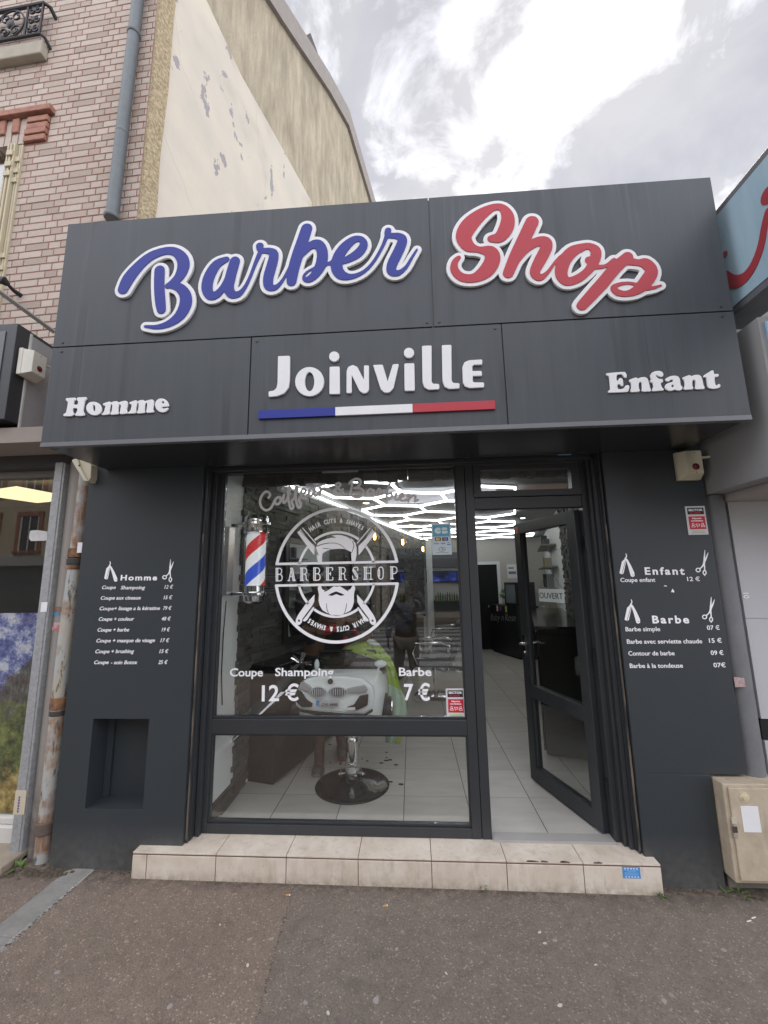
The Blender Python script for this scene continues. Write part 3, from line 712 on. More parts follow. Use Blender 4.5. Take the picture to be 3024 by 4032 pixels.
# --- Homme / Enfant
PH = PlaneY(YS-.012, zm(200, 1500, 3.0164)); PE = PlaneY(YS-.012, zm(2350, 1400, 3.0164))
def hl(pl, polys, subs=()):
    put_letter([pl.poly(p) for p in polys], [pl.poly(s) if isinstance(s, list) else pl.ell(*s) for s in subs], d=.010, cell=.0022)
hl(PH, [[(170,215),(180,203),(280,197),(292,210),(285,225),(268,235),(262,265),(270,283),(312,280),(322,255),(322,240),(308,230),(305,205),(320,195),(408,190),(420,203),(410,220),(395,232),(385,290),(375,350),(380,370),(395,385),(390,405),(370,412),(290,410),(282,395),(300,375),(310,355),(312,330),(300,318),(262,320),(250,340),(250,362),(265,378),(265,400),(240,415),(150,415),(143,400),(160,385),(178,375),(185,340),(195,290),(200,245),(185,235)]])
sh = Shape(.0022); sh.po = [PH.ell(507,325,90,80,28,-.12)]; sh.sub_po = [PH.ell(508,320,18,42,20,-.05)]; put_y(sh.loops(-.001), YS, .010, 'letter', M['white'], sign, .0025)
m1 = [(612,275),(620,265),(690,242),(702,250),(700,262),(740,243),(775,238),(800,255),(850,238),(885,233),(903,248),(905,280),(895,330),(892,350),(905,370),(900,385),(825,390),(812,378),(820,360),(828,310),(828,280),(815,268),(800,285),(792,345),(795,365),(800,380),(790,392),(712,398),(703,385),(718,365),(726,320),(728,285),(718,268),(702,285),(690,340),(690,362),(692,385),(680,395),(605,400),(598,390),(620,375),(632,355),(645,300),(640,288),(625,287)]
hl(PH, [m1]); hl(PH, [[(x+314, y-15) for x, y in m1]])
sh = Shape(.0022); sh.po = [PH.ell(1316,288,80,81,28,-.1)]; sh.sub_po = [PH.ell(1328,250,17,17), PH.poly([(1308,306),(1388,298),(1410,300),(1412,322),(1380,318),(1335,328),(1315,322)])]; put_y(sh.loops(-.001), YS, .010, 'letter', M['white'], sign, .0025)
hl(PE, [[(115,215),(125,208),(310,192),(340,195),(357,225),(357,255),(345,262),(325,250),(310,225),(295,215),(245,222),(235,240),(235,285),(245,298),(262,295),(270,270),(290,262),(310,280),(318,350),(305,362),(288,350),(280,335),(255,335),(245,350),(248,385),(262,400),(310,395),(335,380),(350,355),(372,347),(388,360),(388,385),(372,425),(340,430),(150,437),(140,428),(145,415),(165,405),(168,390),(155,250),(140,235),(122,228)]])
nn = [(388,295),(395,285),(465,258),(480,262),(485,275),(530,257),(575,253),(605,270),(620,310),(632,375),(648,405),(640,420),(550,425),(535,412),(545,395),(545,360),(540,325),(525,310),(505,315),(498,345),(502,390),(515,410),(505,425),(415,430),(402,420),(415,395),(420,370),(412,320),(400,308)]
hl(PE, [nn]); hl(PE, [[(x+637, y-28) for x, y in nn]])
hl(PE, [[(640,300),(645,285),(662,283),(645,260),(642,230),(665,198),(710,182),(755,180),(785,197),(795,225),(785,245),(760,248),(735,238),(715,225),(700,235),(715,255),(740,275),(785,278),(790,295),(785,312),(760,320),(765,350),(775,375),(800,395),(795,410),(670,420),(658,408),(672,395),(680,370),(678,340),(670,318),(648,315)]])
hl(PE, [[(820,285),(835,265),(880,243),(930,236),(970,245),(990,275),(995,320),(1000,350),(1020,370),(1020,390),(1000,408),(965,412),(935,398),(900,412),(860,415),(825,395),(815,365),(835,335),(870,320),(910,310),(915,295),(905,280),(885,278),(865,298),(840,305)]], [(905,358,19,17)])
hl(PE, [[(1275,245),(1280,232),(1340,195),(1375,172),(1392,178),(1392,205),(1400,218),(1448,215),(1453,230),(1448,245),(1402,250),(1402,290),(1410,340),(1425,358),(1442,345),(1460,333),(1472,350),(1468,370),(1440,385),(1390,392),(1345,385),(1325,365),(1318,310),(1312,255),(1280,252)]])

# ================================================================== price lists on the pillars
def price_list(label, z, heading, rows, razor, scissors, cap, hcap, shear, spc):
    f = lambda x, y: on('y', YP, *z(x, y))
    o = f(heading[1], heading[3]); t = thing('price_list', (o.x, YP, o.z), label, 'price list')
    text_fit(heading[0], f(heading[1], heading[3]), f(heading[2], heading[3]), YN, hcap, 'heading', M['vinyl'], t, offset=.03, space=spc)
    for (s, xa, xb, y) in rows: text_fit(s, f(xa, y), f(xb, y-(xb-xa)*.006), YN, cap, 'price' if '€' in s else 'service_line', M['vinyl'], t, offset=.013, shear=shear)
    pl = PlaneY(YP-.001, z)
    x, y, k = razor       # cut-throat razor
    q = lambda pts: [(x+a*k, y+b*k) for a, b in pts]
    sh = Shape(.0011); sh.po = [pl.poly(q([(52,38),(20,68),(-2,170),(22,180),(34,172),(58,60)])), pl.poly(q([(54,38),(70,50),(98,100),(128,165),(130,195),(112,203),(98,195),(74,110),(58,62)]))]
    sh.sub_st = [pl.stroke(q([(52,62),(36,120),(20,176)]), 2.2*k, 2)]; sh.sub_po = [pl.poly(q([(112,180),(120,180),(120,188),(112,188)]))]
    sh.st = [pl.stroke([(x+a*k, y+b*k, r*k) for a, b, r in ((54,0,3),(60,14,4),(57,30,5),(50,42,7))])]
    put_y(sh.loops(), YP-.0015, .0012, 'razor_emblem', M['vinyl'], t)
    x, y, k = scissors
    ss = lambda pts: pl.stroke([(x+a*k, y+b*k, r*k) for a, b, r in pts])
    ring = lambda cx, cy, rx, ry: ss([(cx+rx*math.cos(v), cy+ry*math.sin(v), 4.5) for v in [2*math.pi*i/12 for i in range(13)]])
    sh = Shape(.0011); sh.st = [ss([(78,0,2),(74,60,6),(70,110,7),(56,140,5),(34,160,5)]), ss([(106,22,2),(90,66,6),(72,110,7),(76,150,5),(76,172,5)]), ring(20,172,18,16), ring(76,194,13,18), ss([(72,210,3),(78,222,3)])]
    put_y(sh.loops(), YP-.0015, .0012, 'scissors_emblem', M['vinyl'], t)
    return t
ZL = zm(0, 1700, 2.2114); ZR = zm(2300, 1700, 2.2113)
price_list('white price list headed Homme with eight services on the pillar with the niche', ZL, ('Homme', 1050, 1368, 1293),
  [('Coupe', 889, 1008, 1370), ('Shampoing', 1052, 1265, 1372), ('12 €', 1432, 1508, 1366), ('Coupe aux ciseaux', 878, 1230, 1462), ('15 €', 1425, 1500, 1458), ('Coupe+ lissage a la kératine', 868, 1393, 1554), ('79 €', 1420, 1494, 1551),
   ('Coupe + couleur', 860, 1168, 1646), ('48 €', 1407, 1487, 1643), ('Coupe + barbe', 850, 1125, 1740), ('19 €', 1408, 1480, 1738), ('Coupe + masque de visage', 840, 1350, 1834), ('17 €', 1397, 1474, 1832),
   ('Coupe + brushing', 831, 1168, 1928), ('15 €', 1388, 1467, 1927), ('Coupe', 821, 946, 2023), ('- soin Botox', 966, 1197, 2024), ('25 €', 1378, 1460, 2022)],
  (910, 1130, .87), (1416, 1112, .90), .0245, .037, .22, 1.25)
price_list('white price list headed Enfant with one line priced 12 euros below the red security sticker', ZR, ('Enfant', 530, 875, 1243),
  [('Coupe enfant', 316, 620, 1308), ('12 €', 898, 1008, 1300)], (308, 1062, 1.0), (972, 1032, 1.0), .0265, .046, 0, 1.3)
price_list('white price list headed Barbe with four beard services on the pillar beside the door', ZR, ('Barbe', 595, 915, 1666),
  [('Barbe simple', 361, 662, 1737), ('07 €', 1070, 1180, 1724), ('Barbe avec serviette chaude', 373, 1028, 1845), ('15 €', 1088, 1198, 1836), ('Contour de barbe', 386, 788, 1948), ('09 €', 1103, 1213, 1943),
   ('Barbe à la tondeuse', 398, 860, 2056), ('07€', 1127, 1232, 2050)], (353, 1462, 1.03), (1028, 1440, 1.0), .0265, .046, 0, 1.3)
pl = PlaneY(YP-.001, ZR)
for pp_, lb_ in (([(692,1345),(700,1337),(718,1340),(720,1348)], 'small white dash left of a peeled vinyl line under Coupe enfant'), ([(756,1398),(768,1365),(784,1388),(780,1404),(770,1395)], 'torn white scrap of a peeled vinyl letter under Coupe enfant')):
    sh = Shape(.001); sh.po = [pl.poly(pp_)]; tag(put_y(sh.loops(), YP-.0015, .0012, 'letter_remnant', M['vinyl']), lb_, 'lettering')
# ================================================================== stickers
def sticker_alarm(pts, y, label):
    a, b, c, d = [on('y', y, *p) for p in pts]; x0 = (a.x+d.x)/2; x1 = (b.x+c.x)/2; zt = (a.z+b.z)/2; zb = (c.z+d.z)/2; w = x1-x0; hgt = zt-zb
    t = thing('security_sticker', (x0, y, zb), label, 'sticker', 'security company stickers')
    P = lambda u, v: Vector((x0+w*u, y, zb+hgt*v))
    def rect(u0, u1, v0, v1, dd, mat, name):
        mb = MB(); p = P(u0, v0); q = P(u1, v1); mb.box(p.x, q.x, y-dd, y-dd+.0012, p.z, q.z); return mb.build(name, mat, t)
    mb = MB(); mb.box(x0, x1, y-.003, y-.0002, zb, zt); mb.build('plate', simple('plate_grey', (.62,.62,.62), .4, amt=.03), t, bevel=.001)
    rect(.09, .91, .71, .94, .0045, M['ink'], 'header'); rect(.10, .92, .19, .64, .0045, M['stred'], 'red_field')
    text_fit('SECTOR', P(.14, .825), P(.86, .825), YN, hgt*.075, 'lettering', M['vinyl'], t, lift=.005, offset=.03)
    text_fit('ALARM', P(.16, .735), P(.74, .735), YN, hgt*.06, 'lettering', M['stred'], t, lift=.005)
    text_fit('Réponse', P(.28, .545), P(.74, .545), YN, hgt*.055, 'lettering', M['vinyl'], t, lift=.005)
    text_fit('immédiate', P(.21, .46), P(.80, .46), YN, hgt*.055, 'lettering', M['vinyl'], t, lift=.005)
    rect(.2, .8, .10, .135, .0045, simple('sticker_lime', (.42,.62,.18), .5), 'phone_strip'); rect(.14, .86, .06, .068, .0045, M['ink'], 'rule')
    cl_ = .0009
    def icon(loops_st, name):
        sh = Shape(cl_); sh.st = loops_st; me = sh.loops(); put_y(me, y-.0045, .001, name, M['vinyl'], t)
    def C(u, v, rx, ry, a0=0, a1=6.2832, r=.0012): return np.array([(P(u,v).x+rx*math.cos(a0+(a1-a0)*i/10), P(u,v).z+ry*math.sin(a0+(a1-a0)*i/10), r) for i in range(11)])
    icon([C(.28,.365,.006,.007), C(.28,.27,.011,.010,0,3.1416), np.array([(P(.28,.27).x-.011,P(.28,.27).z,.0012),(P(.28,.27).x+.011,P(.28,.27).z,.0012)])], 'pictogram')
    p = P(.52,.33); icon([np.array([(p.x-.012,p.z+.008,.0012),(p.x+.012,p.z+.006,.0012),(p.x+.008,p.z-.006,.0012),(p.x-.010,p.z-.002,.0012),(p.x-.012,p.z+.008,.0012)]), np.array([(p.x-.006,p.z-.004,.0012),(p.x-.004,p.z-.014,.0012)])], 'pictogram')
    icon([C(.76,.36,.006,.007), C(.76,.27,.011,.011,0,3.1416), np.array([(P(.76,.27).x-.011,P(.76,.27).z,.0012),(P(.76,.27).x+.011,P(.76,.27).z,.0012)])], 'pictogram')
    return t
sticker_alarm([ZR(875,650), ZR(1045,647), ZR(1083,895), ZR(908,898)], YP, 'white and red security sticker on the pillar above the word Enfant')
z6b = zm(1700, 2550, 2.07375)
sticker_alarm([z6b(113,333), z6b(265,333), z6b(277,575), z6b(123,575)], -.0035, 'white and red security sticker in the lower corner of the window pane')
def leaflet(pts, y, label):
    a, b, c, d = [on('y', y, *p) for p in pts]; x0 = (a.x+d.x)/2; x1 = (b.x+c.x)/2; zt = (a.z+b.z)/2; zb = (c.z+d.z)/2; w = x1-x0; hgt = zt-zb
    t = thing('advert_sticker', ((x0+x1)/2, y, zb), label, 'sticker', 'small blue tradesman stickers')
    mb = MB(); mb.box(x0, x1, y-.0015, y-.0001, zb, zt); mb.build('sheet', M['stblue'], t)
    pb = simple('sticker_text', (.55,.68,.8), .6); P = lambda u, v: Vector((x0+w*u, y, zb+hgt*v))
    for k in range(5):
        q = P(.09+.17*k, .82); mb = MB(); mb.box(q.x, q.x+w*.11, y-.0025, y-.0016, q.z, q.z+hgt*.11); mb.build('printed_digits', pb, t)
        q = P(.12+.17*k, .08); mb = MB(); mb.box(q.x, q.x+w*.10, y-.0025, y-.0016, q.z, q.z+hgt*.10); mb.build('printed_digits', pb, t)
    for v, u0, u1 in ((.70,.06,.92), (.60,.25,.75), (.47,.1,.9), (.37,.1,.85), (.27,.1,.9)):
        q = P(u0, v); mb = MB(); mb.box(q.x, q.x+w*(u1-u0), y-.0022, y-.0016, q.z, q.z+hgt*.045); mb.build('printed_line', simple('sticker_line', (.22,.42,.66), .6), t)
z8 = zm(2350, 3250, 5.53)
leaflet([z8(545,915), z8(930,900), z8(960,1140), z8(580,1160)], ys_, 'small blue tradesman sticker on the riser of the tiled step')
z4 = zm(2150, 1700, 3.318)
leaflet([z4(145,235), z4(328,232), z4(330,305), z4(147,312)], -.136, 'small blue tradesman sticker on the shutter box above the door')
# card payment sticker
zc_ = zm(1500, 2050, 4.0229)
a, b, c, d = [on('y', -.0035, *zc_(*p)) for p in ((808,45),(1110,45),(1118,540),(806,540))]
x0 = (a.x+d.x)/2; x1 = (b.x+c.x)/2; zt = (a.z+b.z)/2; zb = (c.z+d.z)/2; w = x1-x0; hgt = zt-zb; y = -.0035
t = thing('payment_sticker', ((x0+x1)/2, y, zb), 'pale card payment sticker with a teal CB square high on the window', 'sticker')
P = lambda u, v: Vector((x0+w*u, y, zb+hgt*v))
mb = MB(); mb.box(x0, x1, y-.0014, y-.0001, zb, zt); mb.build('sheet', simple('sticker_pale', (.50,.58,.60), .5, amt=.05), t)
def prect(u0, u1, v0, v1, mat, name, dd=.0022):
    mb = MB(); p = P(u0, v0); q = P(u1, v1); mb.box(p.x, q.x, y-dd, y-dd+.0006, p.z, q.z); return mb.build(name, mat, t)
prect(.06, .93, .58, .95, M['teal'], 'logo_field')
pale = simple('logo_pale', (.62,.72,.74), .5)
sh = Shape(.0012); e = lambda u, v, ru, rv: np.array([(P(u,v).x+w*ru*math.cos(k*.2618), P(u,v).z+hgt*rv*math.sin(k*.2618)) for k in range(24)])
sh.po = [e(.33, .77, .18, .10), np.array([(P(*q).x, P(*q).z) for q in ((.53,.87),(.76,.87),(.82,.83),(.82,.80),(.76,.775),(.83,.75),(.83,.70),(.76,.67),(.53,.67))])]
sh.sub_po = [np.array([(P(*q).x, P(*q).z) for q in ((.30,.782),(.9,.782),(.9,.762),(.30,.762))]), np.array([(P(*q).x, P(*q).z) for q in ((.47,.9),(.52,.9),(.52,.64),(.47,.64))])]
put_y(sh.loops(), y-.0022, .0006, 'card_logo', pale, t)
for u0, c1, c2 in ((.16, (.75,.45,.08), (.65,.35,.1)), (.53, (.55,.09,.07), (.1,.25,.55))):
    prect(u0, u0+.30, .44, .55, M['ink'], 'card_field')
    for du, cc in ((.11, c1), (.19, c2)):
        sh = Shape(.0012); sh.po = [e(u0+du, .495, .07, .042)]; put_y(sh.loops(), y-.0028 if du < .15 else y-.0030, .0004, 'card_disc', simple('disc', cc, .5), t)
navy = simple('print_navy', (.05,.08,.2), .5)
text_fit('VISA', P(.09,.335), P(.34,.335), YN, hgt*.05, 'lettering', navy, t, shear=.2, lift=.0016); text_fit('VISA', P(.44,.335), P(.68,.335), YN, hgt*.05, 'lettering', navy, t, shear=.2, lift=.0016)
text_fit('V', P(.80,.36), P(.88,.36), YN, hgt*.045, 'lettering', navy, t, lift=.0016); prect(.77, .95, .30, .335, M['stblue'], 'card_field')
sh = Shape(.001); sh.st = [np.array([(P(.5,.17).x+w*.17*math.cos(k*.349), P(.5,.17).z+hgt*.065*math.sin(k*.349), .0012) for k in range(19)])]
for rr in (.02, .05, .08): sh.st.append(np.array([(P(.5,.17).x-w*.02+w*rr*math.cos(k), P(.5,.17).z+hgt*rr*.6*math.sin(k), .0010) for k in (-.9,-.45,0,.45,.9)]))
put_y(sh.loops(), y-.0022, .0006, 'contactless_mark', M['ink'], t)
prect(.17, .82, .055, .07, simple('print_grey', (.2,.2,.2), .6), 'printed_line')

# ================================================================== window lettering
YG = -.0034
PG = PlaneY(YG, zm(950, 1850, 2.07375))
COIF = [[(222,228),(236,205),(222,182),(195,180),(165,215),(153,260),(165,305),(200,330),(235,318),(258,285),(275,245),(295,225)],
 [(300,222),(277,245),(277,272),(300,281),(321,255),(318,228),(300,222)], [(318,235),(345,225)], [(350,203),(340,248),(350,270),(374,245)],
 [(372,245),(395,180),(401,150),(390,140),(380,165),(385,240),(400,308),(415,320),(425,298),(411,258),(430,235)],
 [(430,235),(455,172),(461,147),(448,140),(442,170),(448,250),(462,303),(478,308),(485,283),(471,245),(490,212)],
 [(492,202),(525,180),(515,156),(495,165),(488,205),(505,232),(535,215),(556,178)], [(558,163),(552,200),(566,215),(590,190),(599,163),(596,202),(614,212),(636,178)],
 [(636,148),(650,150),(642,205)], [(646,172),(662,152),(690,150),(700,162),(716,150)],
 [(832,188),(777,135),(775,117),(798,108),(810,122),(790,145),(757,170),(757,195),(785,206),(815,188),(829,158)],
 [(907,108),(897,160),(887,208)], [(882,112),(897,93),(935,73),(970,82),(974,112),(950,140),(922,150)], [(922,150),(970,150),(999,175),(988,210),(950,229),(915,220)],
 [(1072,168),(1050,157),(1027,185),(1037,209),(1060,198),(1080,165),(1082,205),(1102,205)], [(1102,190),(1120,157),(1136,165),(1127,205),(1142,175),(1166,165)],
 [(1215,110),(1195,160),(1187,215),(1205,238),(1230,220),(1224,192),(1200,198)], [(1266,190),(1256,230),(1275,244),(1296,225)],
 [(1296,225),(1325,210),(1315,191),(1298,205),(1300,244),(1330,254),(1352,238)], [(1353,212),(1372,205),(1363,260)], [(1366,240),(1382,222),(1410,205),(1424,225),(1415,255),(1442,245)]]
sh = Shape(.0022); sh.st = [PG.stroke(s, 9.5) for s in COIF]+[PG.stroke([(340,155,13),(341,156,13)]), PG.stroke([(1285,140,13),(1286,141,13)])]
tag(put_y(sh.loops(), YG, .0012, 'window_lettering', simple('vinyl_silver', (.88,.87,.86), .5, amt=.03)), 'silver grey script Coiffeur & Barbier along the top of the window', 'lettering')
ZE = zm(1050, 1980, 2.9105); PEm = PlaneY(YG, ZE)
em = thing('barbershop_emblem', (-.517, YG, 1.15), 'round white vinyl emblem of a bearded head with razors and combs on the window', 'emblem')
EC, ERX, ERZ = (-.518, 1.617), .436, .467
def ering(fx, wd, top):     # half ring cut by the name band
    pts = [(EC[0]+(ERX*fx)*math.cos(a), EC[1]+(ERZ*fx)*math.sin(a), wd) for a in np.linspace(.172/fx if top else math.pi+.172/fx, math.pi-.172/fx if top else 2*math.pi-.172/fx, 44)]
    return np.array(pts)
def bandline(z, x0, x1, wd): return np.array([(x0, z, wd), (x1, z, wd)])
for top in (True, False):
    sh = Shape(.0022); z = 1.692 if top else 1.543
    sh.st = [ering(.978, .0105, top), bandline(z, -.942, -.094, .0085)]
    put_y(sh.loops(), YG, .0012, 'outer_ring', M['vinyl'], em)
    sh = Shape(.0022); sh.st = [ering(.62, .0085, top)]
    # leave gaps where head, combs and razors cross the inner ring
    if top: sh.sub_po = [PEm.poly([(395,300),(540,480),(570,450),(430,280)]), PEm.poly([(1205,300),(1060,480),(1030,450),(1170,280)]), PEm.poly([(370,330),(545,620),(575,590),(560,440)]), PEm.poly([(1230,330),(1055,620),(1025,590),(1040,440)])]
    else: sh.sub_po = [PEm.poly([(560,1040),(320,1390),(430,1400),(560,1190)]), PEm.poly([(1035,1040),(1270,1390),(1160,1400),(1035,1190)])]
    put_y(sh.loops(), YG, .0012, 'inner_ring', M['vinyl'], em)
sh = Shape(.002)
sh.po = [PEm.poly([(565,505),(590,455),(640,428),(690,410),(750,398),(800,405),(770,385),(740,374),(800,366),(860,370),(920,390),(965,420),(985,450),(958,395),(990,425),(1018,465),(1032,520),(1030,600),(1015,675),(975,675),(968,600),(968,562),(900,530),(840,525),(760,530),(700,545),(640,578),(634,620),(634,680),(588,680),(580,640),(573,588),(600,612),(583,560)])]
sh.sub_st = [PEm.stroke([(572,498,5),(640,474,5),(720,461,4),(790,463,4),(850,485,4),(905,528,2)]), PEm.stroke([(985,440,4),(1000,490,5),(985,545,4),(972,570,3)]), PEm.stroke([(640,520,3),(700,525,4),(745,533,2)])]
put_y(sh.loops(), YG, .0012, 'hair_motif', M['vinyl'], em)
sh = Shape(.002)
sh.po = [PEm.poly([(592,955),(622,948),(634,990),(668,1005),(650,1025),(700,1005),(770,955),(800,962),(840,955),(900,995),(945,1022),(930,1000),(960,990),(985,945),(1005,948),(1015,975),(1000,1050),(1000,1140),(985,1190),(960,1235),(900,1265),(850,1290),(800,1300),(750,1288),(700,1265),(640,1230),(610,1180),(595,1120),(600,1050),(585,980)])]
sh.sub_po = [PEm.poly([(700,1058),(750,1032),(795,1014),(850,1034),(897,1057),(850,1066),(797,1046),(750,1066)])]
sh.sub_st = [PEm.stroke([(686,1150,3),(690,1215,4),(712,1272,3)]), PEm.stroke([(915,1150,3),(908,1215,4),(888,1272,3)])]
put_y(sh.loops(), YG, .0012, 'beard_motif', M['vinyl'], em)
mirror = lambda pts, c=1600: [(c-p[0],)+tuple(p[1:]) for p in pts]
for mr in (lambda p: p, mirror):
    sh = Shape(.002); sh.po = [PEm.poly(mr([(353,345),(356,330),(372,325),(548,495),(546,600),(500,545)]))]
    for k in range(9):
        u = k/8; sh.st.append(PEm.stroke(mr([(372+u*100, 345+u*110, 8), (392+u*92, 300+u*132, 3)])))
    sh.st.append(PEm.stroke(mr([(415,290,5.5),(562,462,5.5)])))
    put_y(sh.loops(), YG, .0012, 'comb_motif', M['vinyl'], em)
for mr in (lambda p: p, lambda p: mirror(p, 1585)):
    sh = Shape(.002)
    sh.po = [PEm.poly(mr([(550,1050),(545,1135),(520,1180),(410,1330),(402,1372),(378,1398),(348,1398),(332,1378),(332,1345),(360,1285),(440,1170)])), PEm.poly(mr([(545,1192),(540,1222),(462,1345),(436,1360),(412,1350),(430,1325),(530,1195)]))]
    sh.sub_st = [PEm.stroke(mr([(532,1188,3),(455,1290,3),(412,1342,3)]))]; sh.sub_po = [PEm.ell(mr([(371,1350)])[0][0], 1350, 12, 14)]
    put_y(sh.loops(), YG, .0012, 'razor_motif', M['vinyl'], em)
# inline slab letters BARBERSHOP
GL = {'B': ([[(.2,0,1),(.2,1,1)]], [[(.2,.97),(.6,.97),(.78,.86),(.78,.68),(.6,.53),(.3,.52)], [(.3,.52),(.65,.5),(.84,.38),(.84,.14),(.62,.03),(.2,.03)]], [(.0,.03),(.0,.97)]),
 'A': ([[(.82,0,1),(.5,1,1)]], [[(.5,.98),(.16,0)], [(.28,.33),(.66,.33)], [(.04,.03),(.3,.03)], [(.66,.03),(.98,.03)]], []),
 'R': ([[(.2,0,1),(.2,1,1)]], [[(.2,.97),(.6,.97),(.78,.86),(.78,.66),(.6,.51),(.3,.5)], [(.5,.5),(.72,.4),(.74,.1),(.95,.04)], [(.02,.03),(.42,.03)], [(.02,.97),(.3,.97)]], []),
 'E': ([[(.2,0,1),(.2,1,1)]], [[(.02,.97),(.82,.97),(.82,.78)], [(.02,.03),(.86,.03),(.86,.24)], [(.2,.51),(.58,.51)], [(.58,.4),(.58,.62)]], []),
 'S': ([[(.28,.72,1),(.72,.3,1)]], [[(.82,.72),(.8,.95),(.5,.98),(.26,.92),(.2,.74),(.3,.6),(.66,.42),(.8,.28),(.74,.08),(.5,.02),(.2,.06),(.16,.3)]], []),
 'H': ([[(.2,0,1),(.2,1,1)]], [[(.8,0),(.8,1)], [(.2,.5),(.8,.5)], [(.02,.03),(.42,.03)], [(.02,.97),(.42,.97)], [(.6,.03),(.98,.03)], [(.6,.97),(.98,.97)]], []),
 'O': ([[(.22,.3,1),(.22,.7,1)]], [[(.5,.98),(.74,.9),(.82,.7),(.82,.3),(.74,.1),(.5,.02),(.26,.1),(.18,.3),(.18,.7),(.26,.9),(.5,.98)]], []),
 'P': ([[(.2,0,1),(.2,1,1)]], [[(.02,.97),(.6,.97),(.8,.84),(.8,.6),(.6,.46),(.3,.45)], [(.02,.03),(.42,.03)]], [])}
xs_ = [(100,190),(240,330),(383,478),(530,625),(680,768),(825,920),(972,1060),(1110,1215),(1268,1350),(1415,1510)]
for i, chx in enumerate('BARBERSHOP'):
    a0, a1 = xs_[i]; yb = 898-15*i/9*1.5; yt = yb-152+i*.6
    mp = lambda u, v: (a0+(a1-a0)*u, yb+(yt-yb)*v)
    sh = Shape(.0014)
    for s in GL[chx][0]: sh.st.append(PEm.stroke([(*mp(u, v), 15) for u, v, _ in s])); sh.sub_st.append(PEm.stroke([(*mp(u, .06+.88*v), 2.6) for u, v, _ in s]))
    for s in GL[chx][1]: sh.st.append(PEm.stroke([(*mp(u, v), 5.5) for u, v in s], sub=3))
    sh.sub_po = [PEm.poly([(a0-60,yb+2),(a1+60,yb+2),(a1+60,yb+60),(a0-60,yb+60)]), PEm.poly([(a0-60,yt-2),(a1+60,yt-2),(a1+60,yt-60),(a0-60,yt-60)])]
    put_y(sh.loops(), YG, .0012, 'letter', M['vinyl'], em)
def arc_text(s, rx, rz, a0, a1, cap, flip):
    n = len(s)
    for i, chx in enumerate(s):
        if chx == ' ': continue
        a = a0+(a1-a0)*i/(n-1); c = Vector((EC[0]+rx*math.cos(a), YG, EC[1]+rz*math.sin(a)))
        tx = Vector((math.sin(a), 0, -math.cos(a))).normalized()
        me = text_mesh(chx, 1.0, .045); q = [v.co.x for v in me.vertices]; wx = max(q)-min(q)
        me.transform(Matrix.Translation((-(max(q)+min(q))/2, -.36, 0))); me.transform(Matrix.Diagonal((cap/.73*.72, cap/.73, .0006, 1)))
        up = Vector((math.cos(a), 0, math.sin(a)))
        ex = Vector((up.z, 0, -up.x))
        place_mesh(me, c+YN*.0012, ex, up, YN, 'letter', M['vinyl'], em)
arc_text('HAIR CUTS & SHAVES', ERX*.80, ERZ*.80, R(122), R(58), .031, False)
arc_text('HAIR CUTS & SHAVES', ERX*.80, ERZ*.80, R(302), R(238), .031, True)
zw = zm(800, 2500, 1.50818); fw = lambda x, y: on('y', YG, *zw(x, y))
def wtext(label, rows):
    o = fw(*rows[0][1:3]); t = thing('window_lettering', (o.x, YG, o.z), label, 'lettering')
    for s, xa, ya, xb, yb_, cap in rows: text_fit(s, fw(xa, ya), fw(xb, yb_), YN, cap, 'word', M['vinyl'], t, offset=.02)
wtext('white rounded lettering Coupe Shampoing 12 euros low on the window', [('Coupe', 158, 245, 355, 245, .053), ('Shampoing', 427, 243, 775, 243, .053), ('12 €', 348, 392, 568, 388, .103)])
wtext('white rounded lettering Barbe 7 euros low on the window', [('Barbe', 1163, 242, 1356, 242, .053), ('7 €', 1193, 385, 1348, 388, .103)])
# open sign on the door
zo = zm(1880, 2050, 3.16)
q = [onp(DN, HG+DN*.012, *zo(*p)) for p in ((765,832),(1082,873),(1080,1043),(765,985))]
sL = (q[0]+q[3])/2; sR = (q[1]+q[2])/2; u0 = (sL-HG).dot(DE); u1 = (sR-HG).dot(DE); z0 = (q[3].z+q[2].z)/2; z1 = (q[0].z+q[1].z)/2
ot = thing('open_sign', tuple(TD @ Vector(((u0+u1)/2, .012, z0))), 'white hanging sign reading OUVERT on the open glass door', 'sign')
mb = MB(); mb.box(min(u0, u1), max(u0, u1), .010, .014, z0, z1, T=TD); mb.build('plate', simple('plate_mint', (.72,.80,.78), .5, amt=.04), ot, bevel=.0015)
PLs = TD @ Vector((max(u0,u1)-.012, .0145, z0+(z1-z0)*.26)); PRs = TD @ Vector((min(u0,u1)+.010, .0145, z0+(z1-z0)*.26))
text_fit('OUVERT', PLs, PRs, DN, (z1-z0)*.48, 'lettering', M['ink'], ot, offset=-.004)
mb = MB(); um = (u0+u1)/2
mb.tube([TD @ Vector((min(u0,u1)+.01, .011, z1-.005)), TD @ Vector((um, .011, z1+.16)), TD @ Vector((max(u0,u1)-.01, .011, z1-.005))], .0012, 5); mb.build('string', M['ink'], ot)

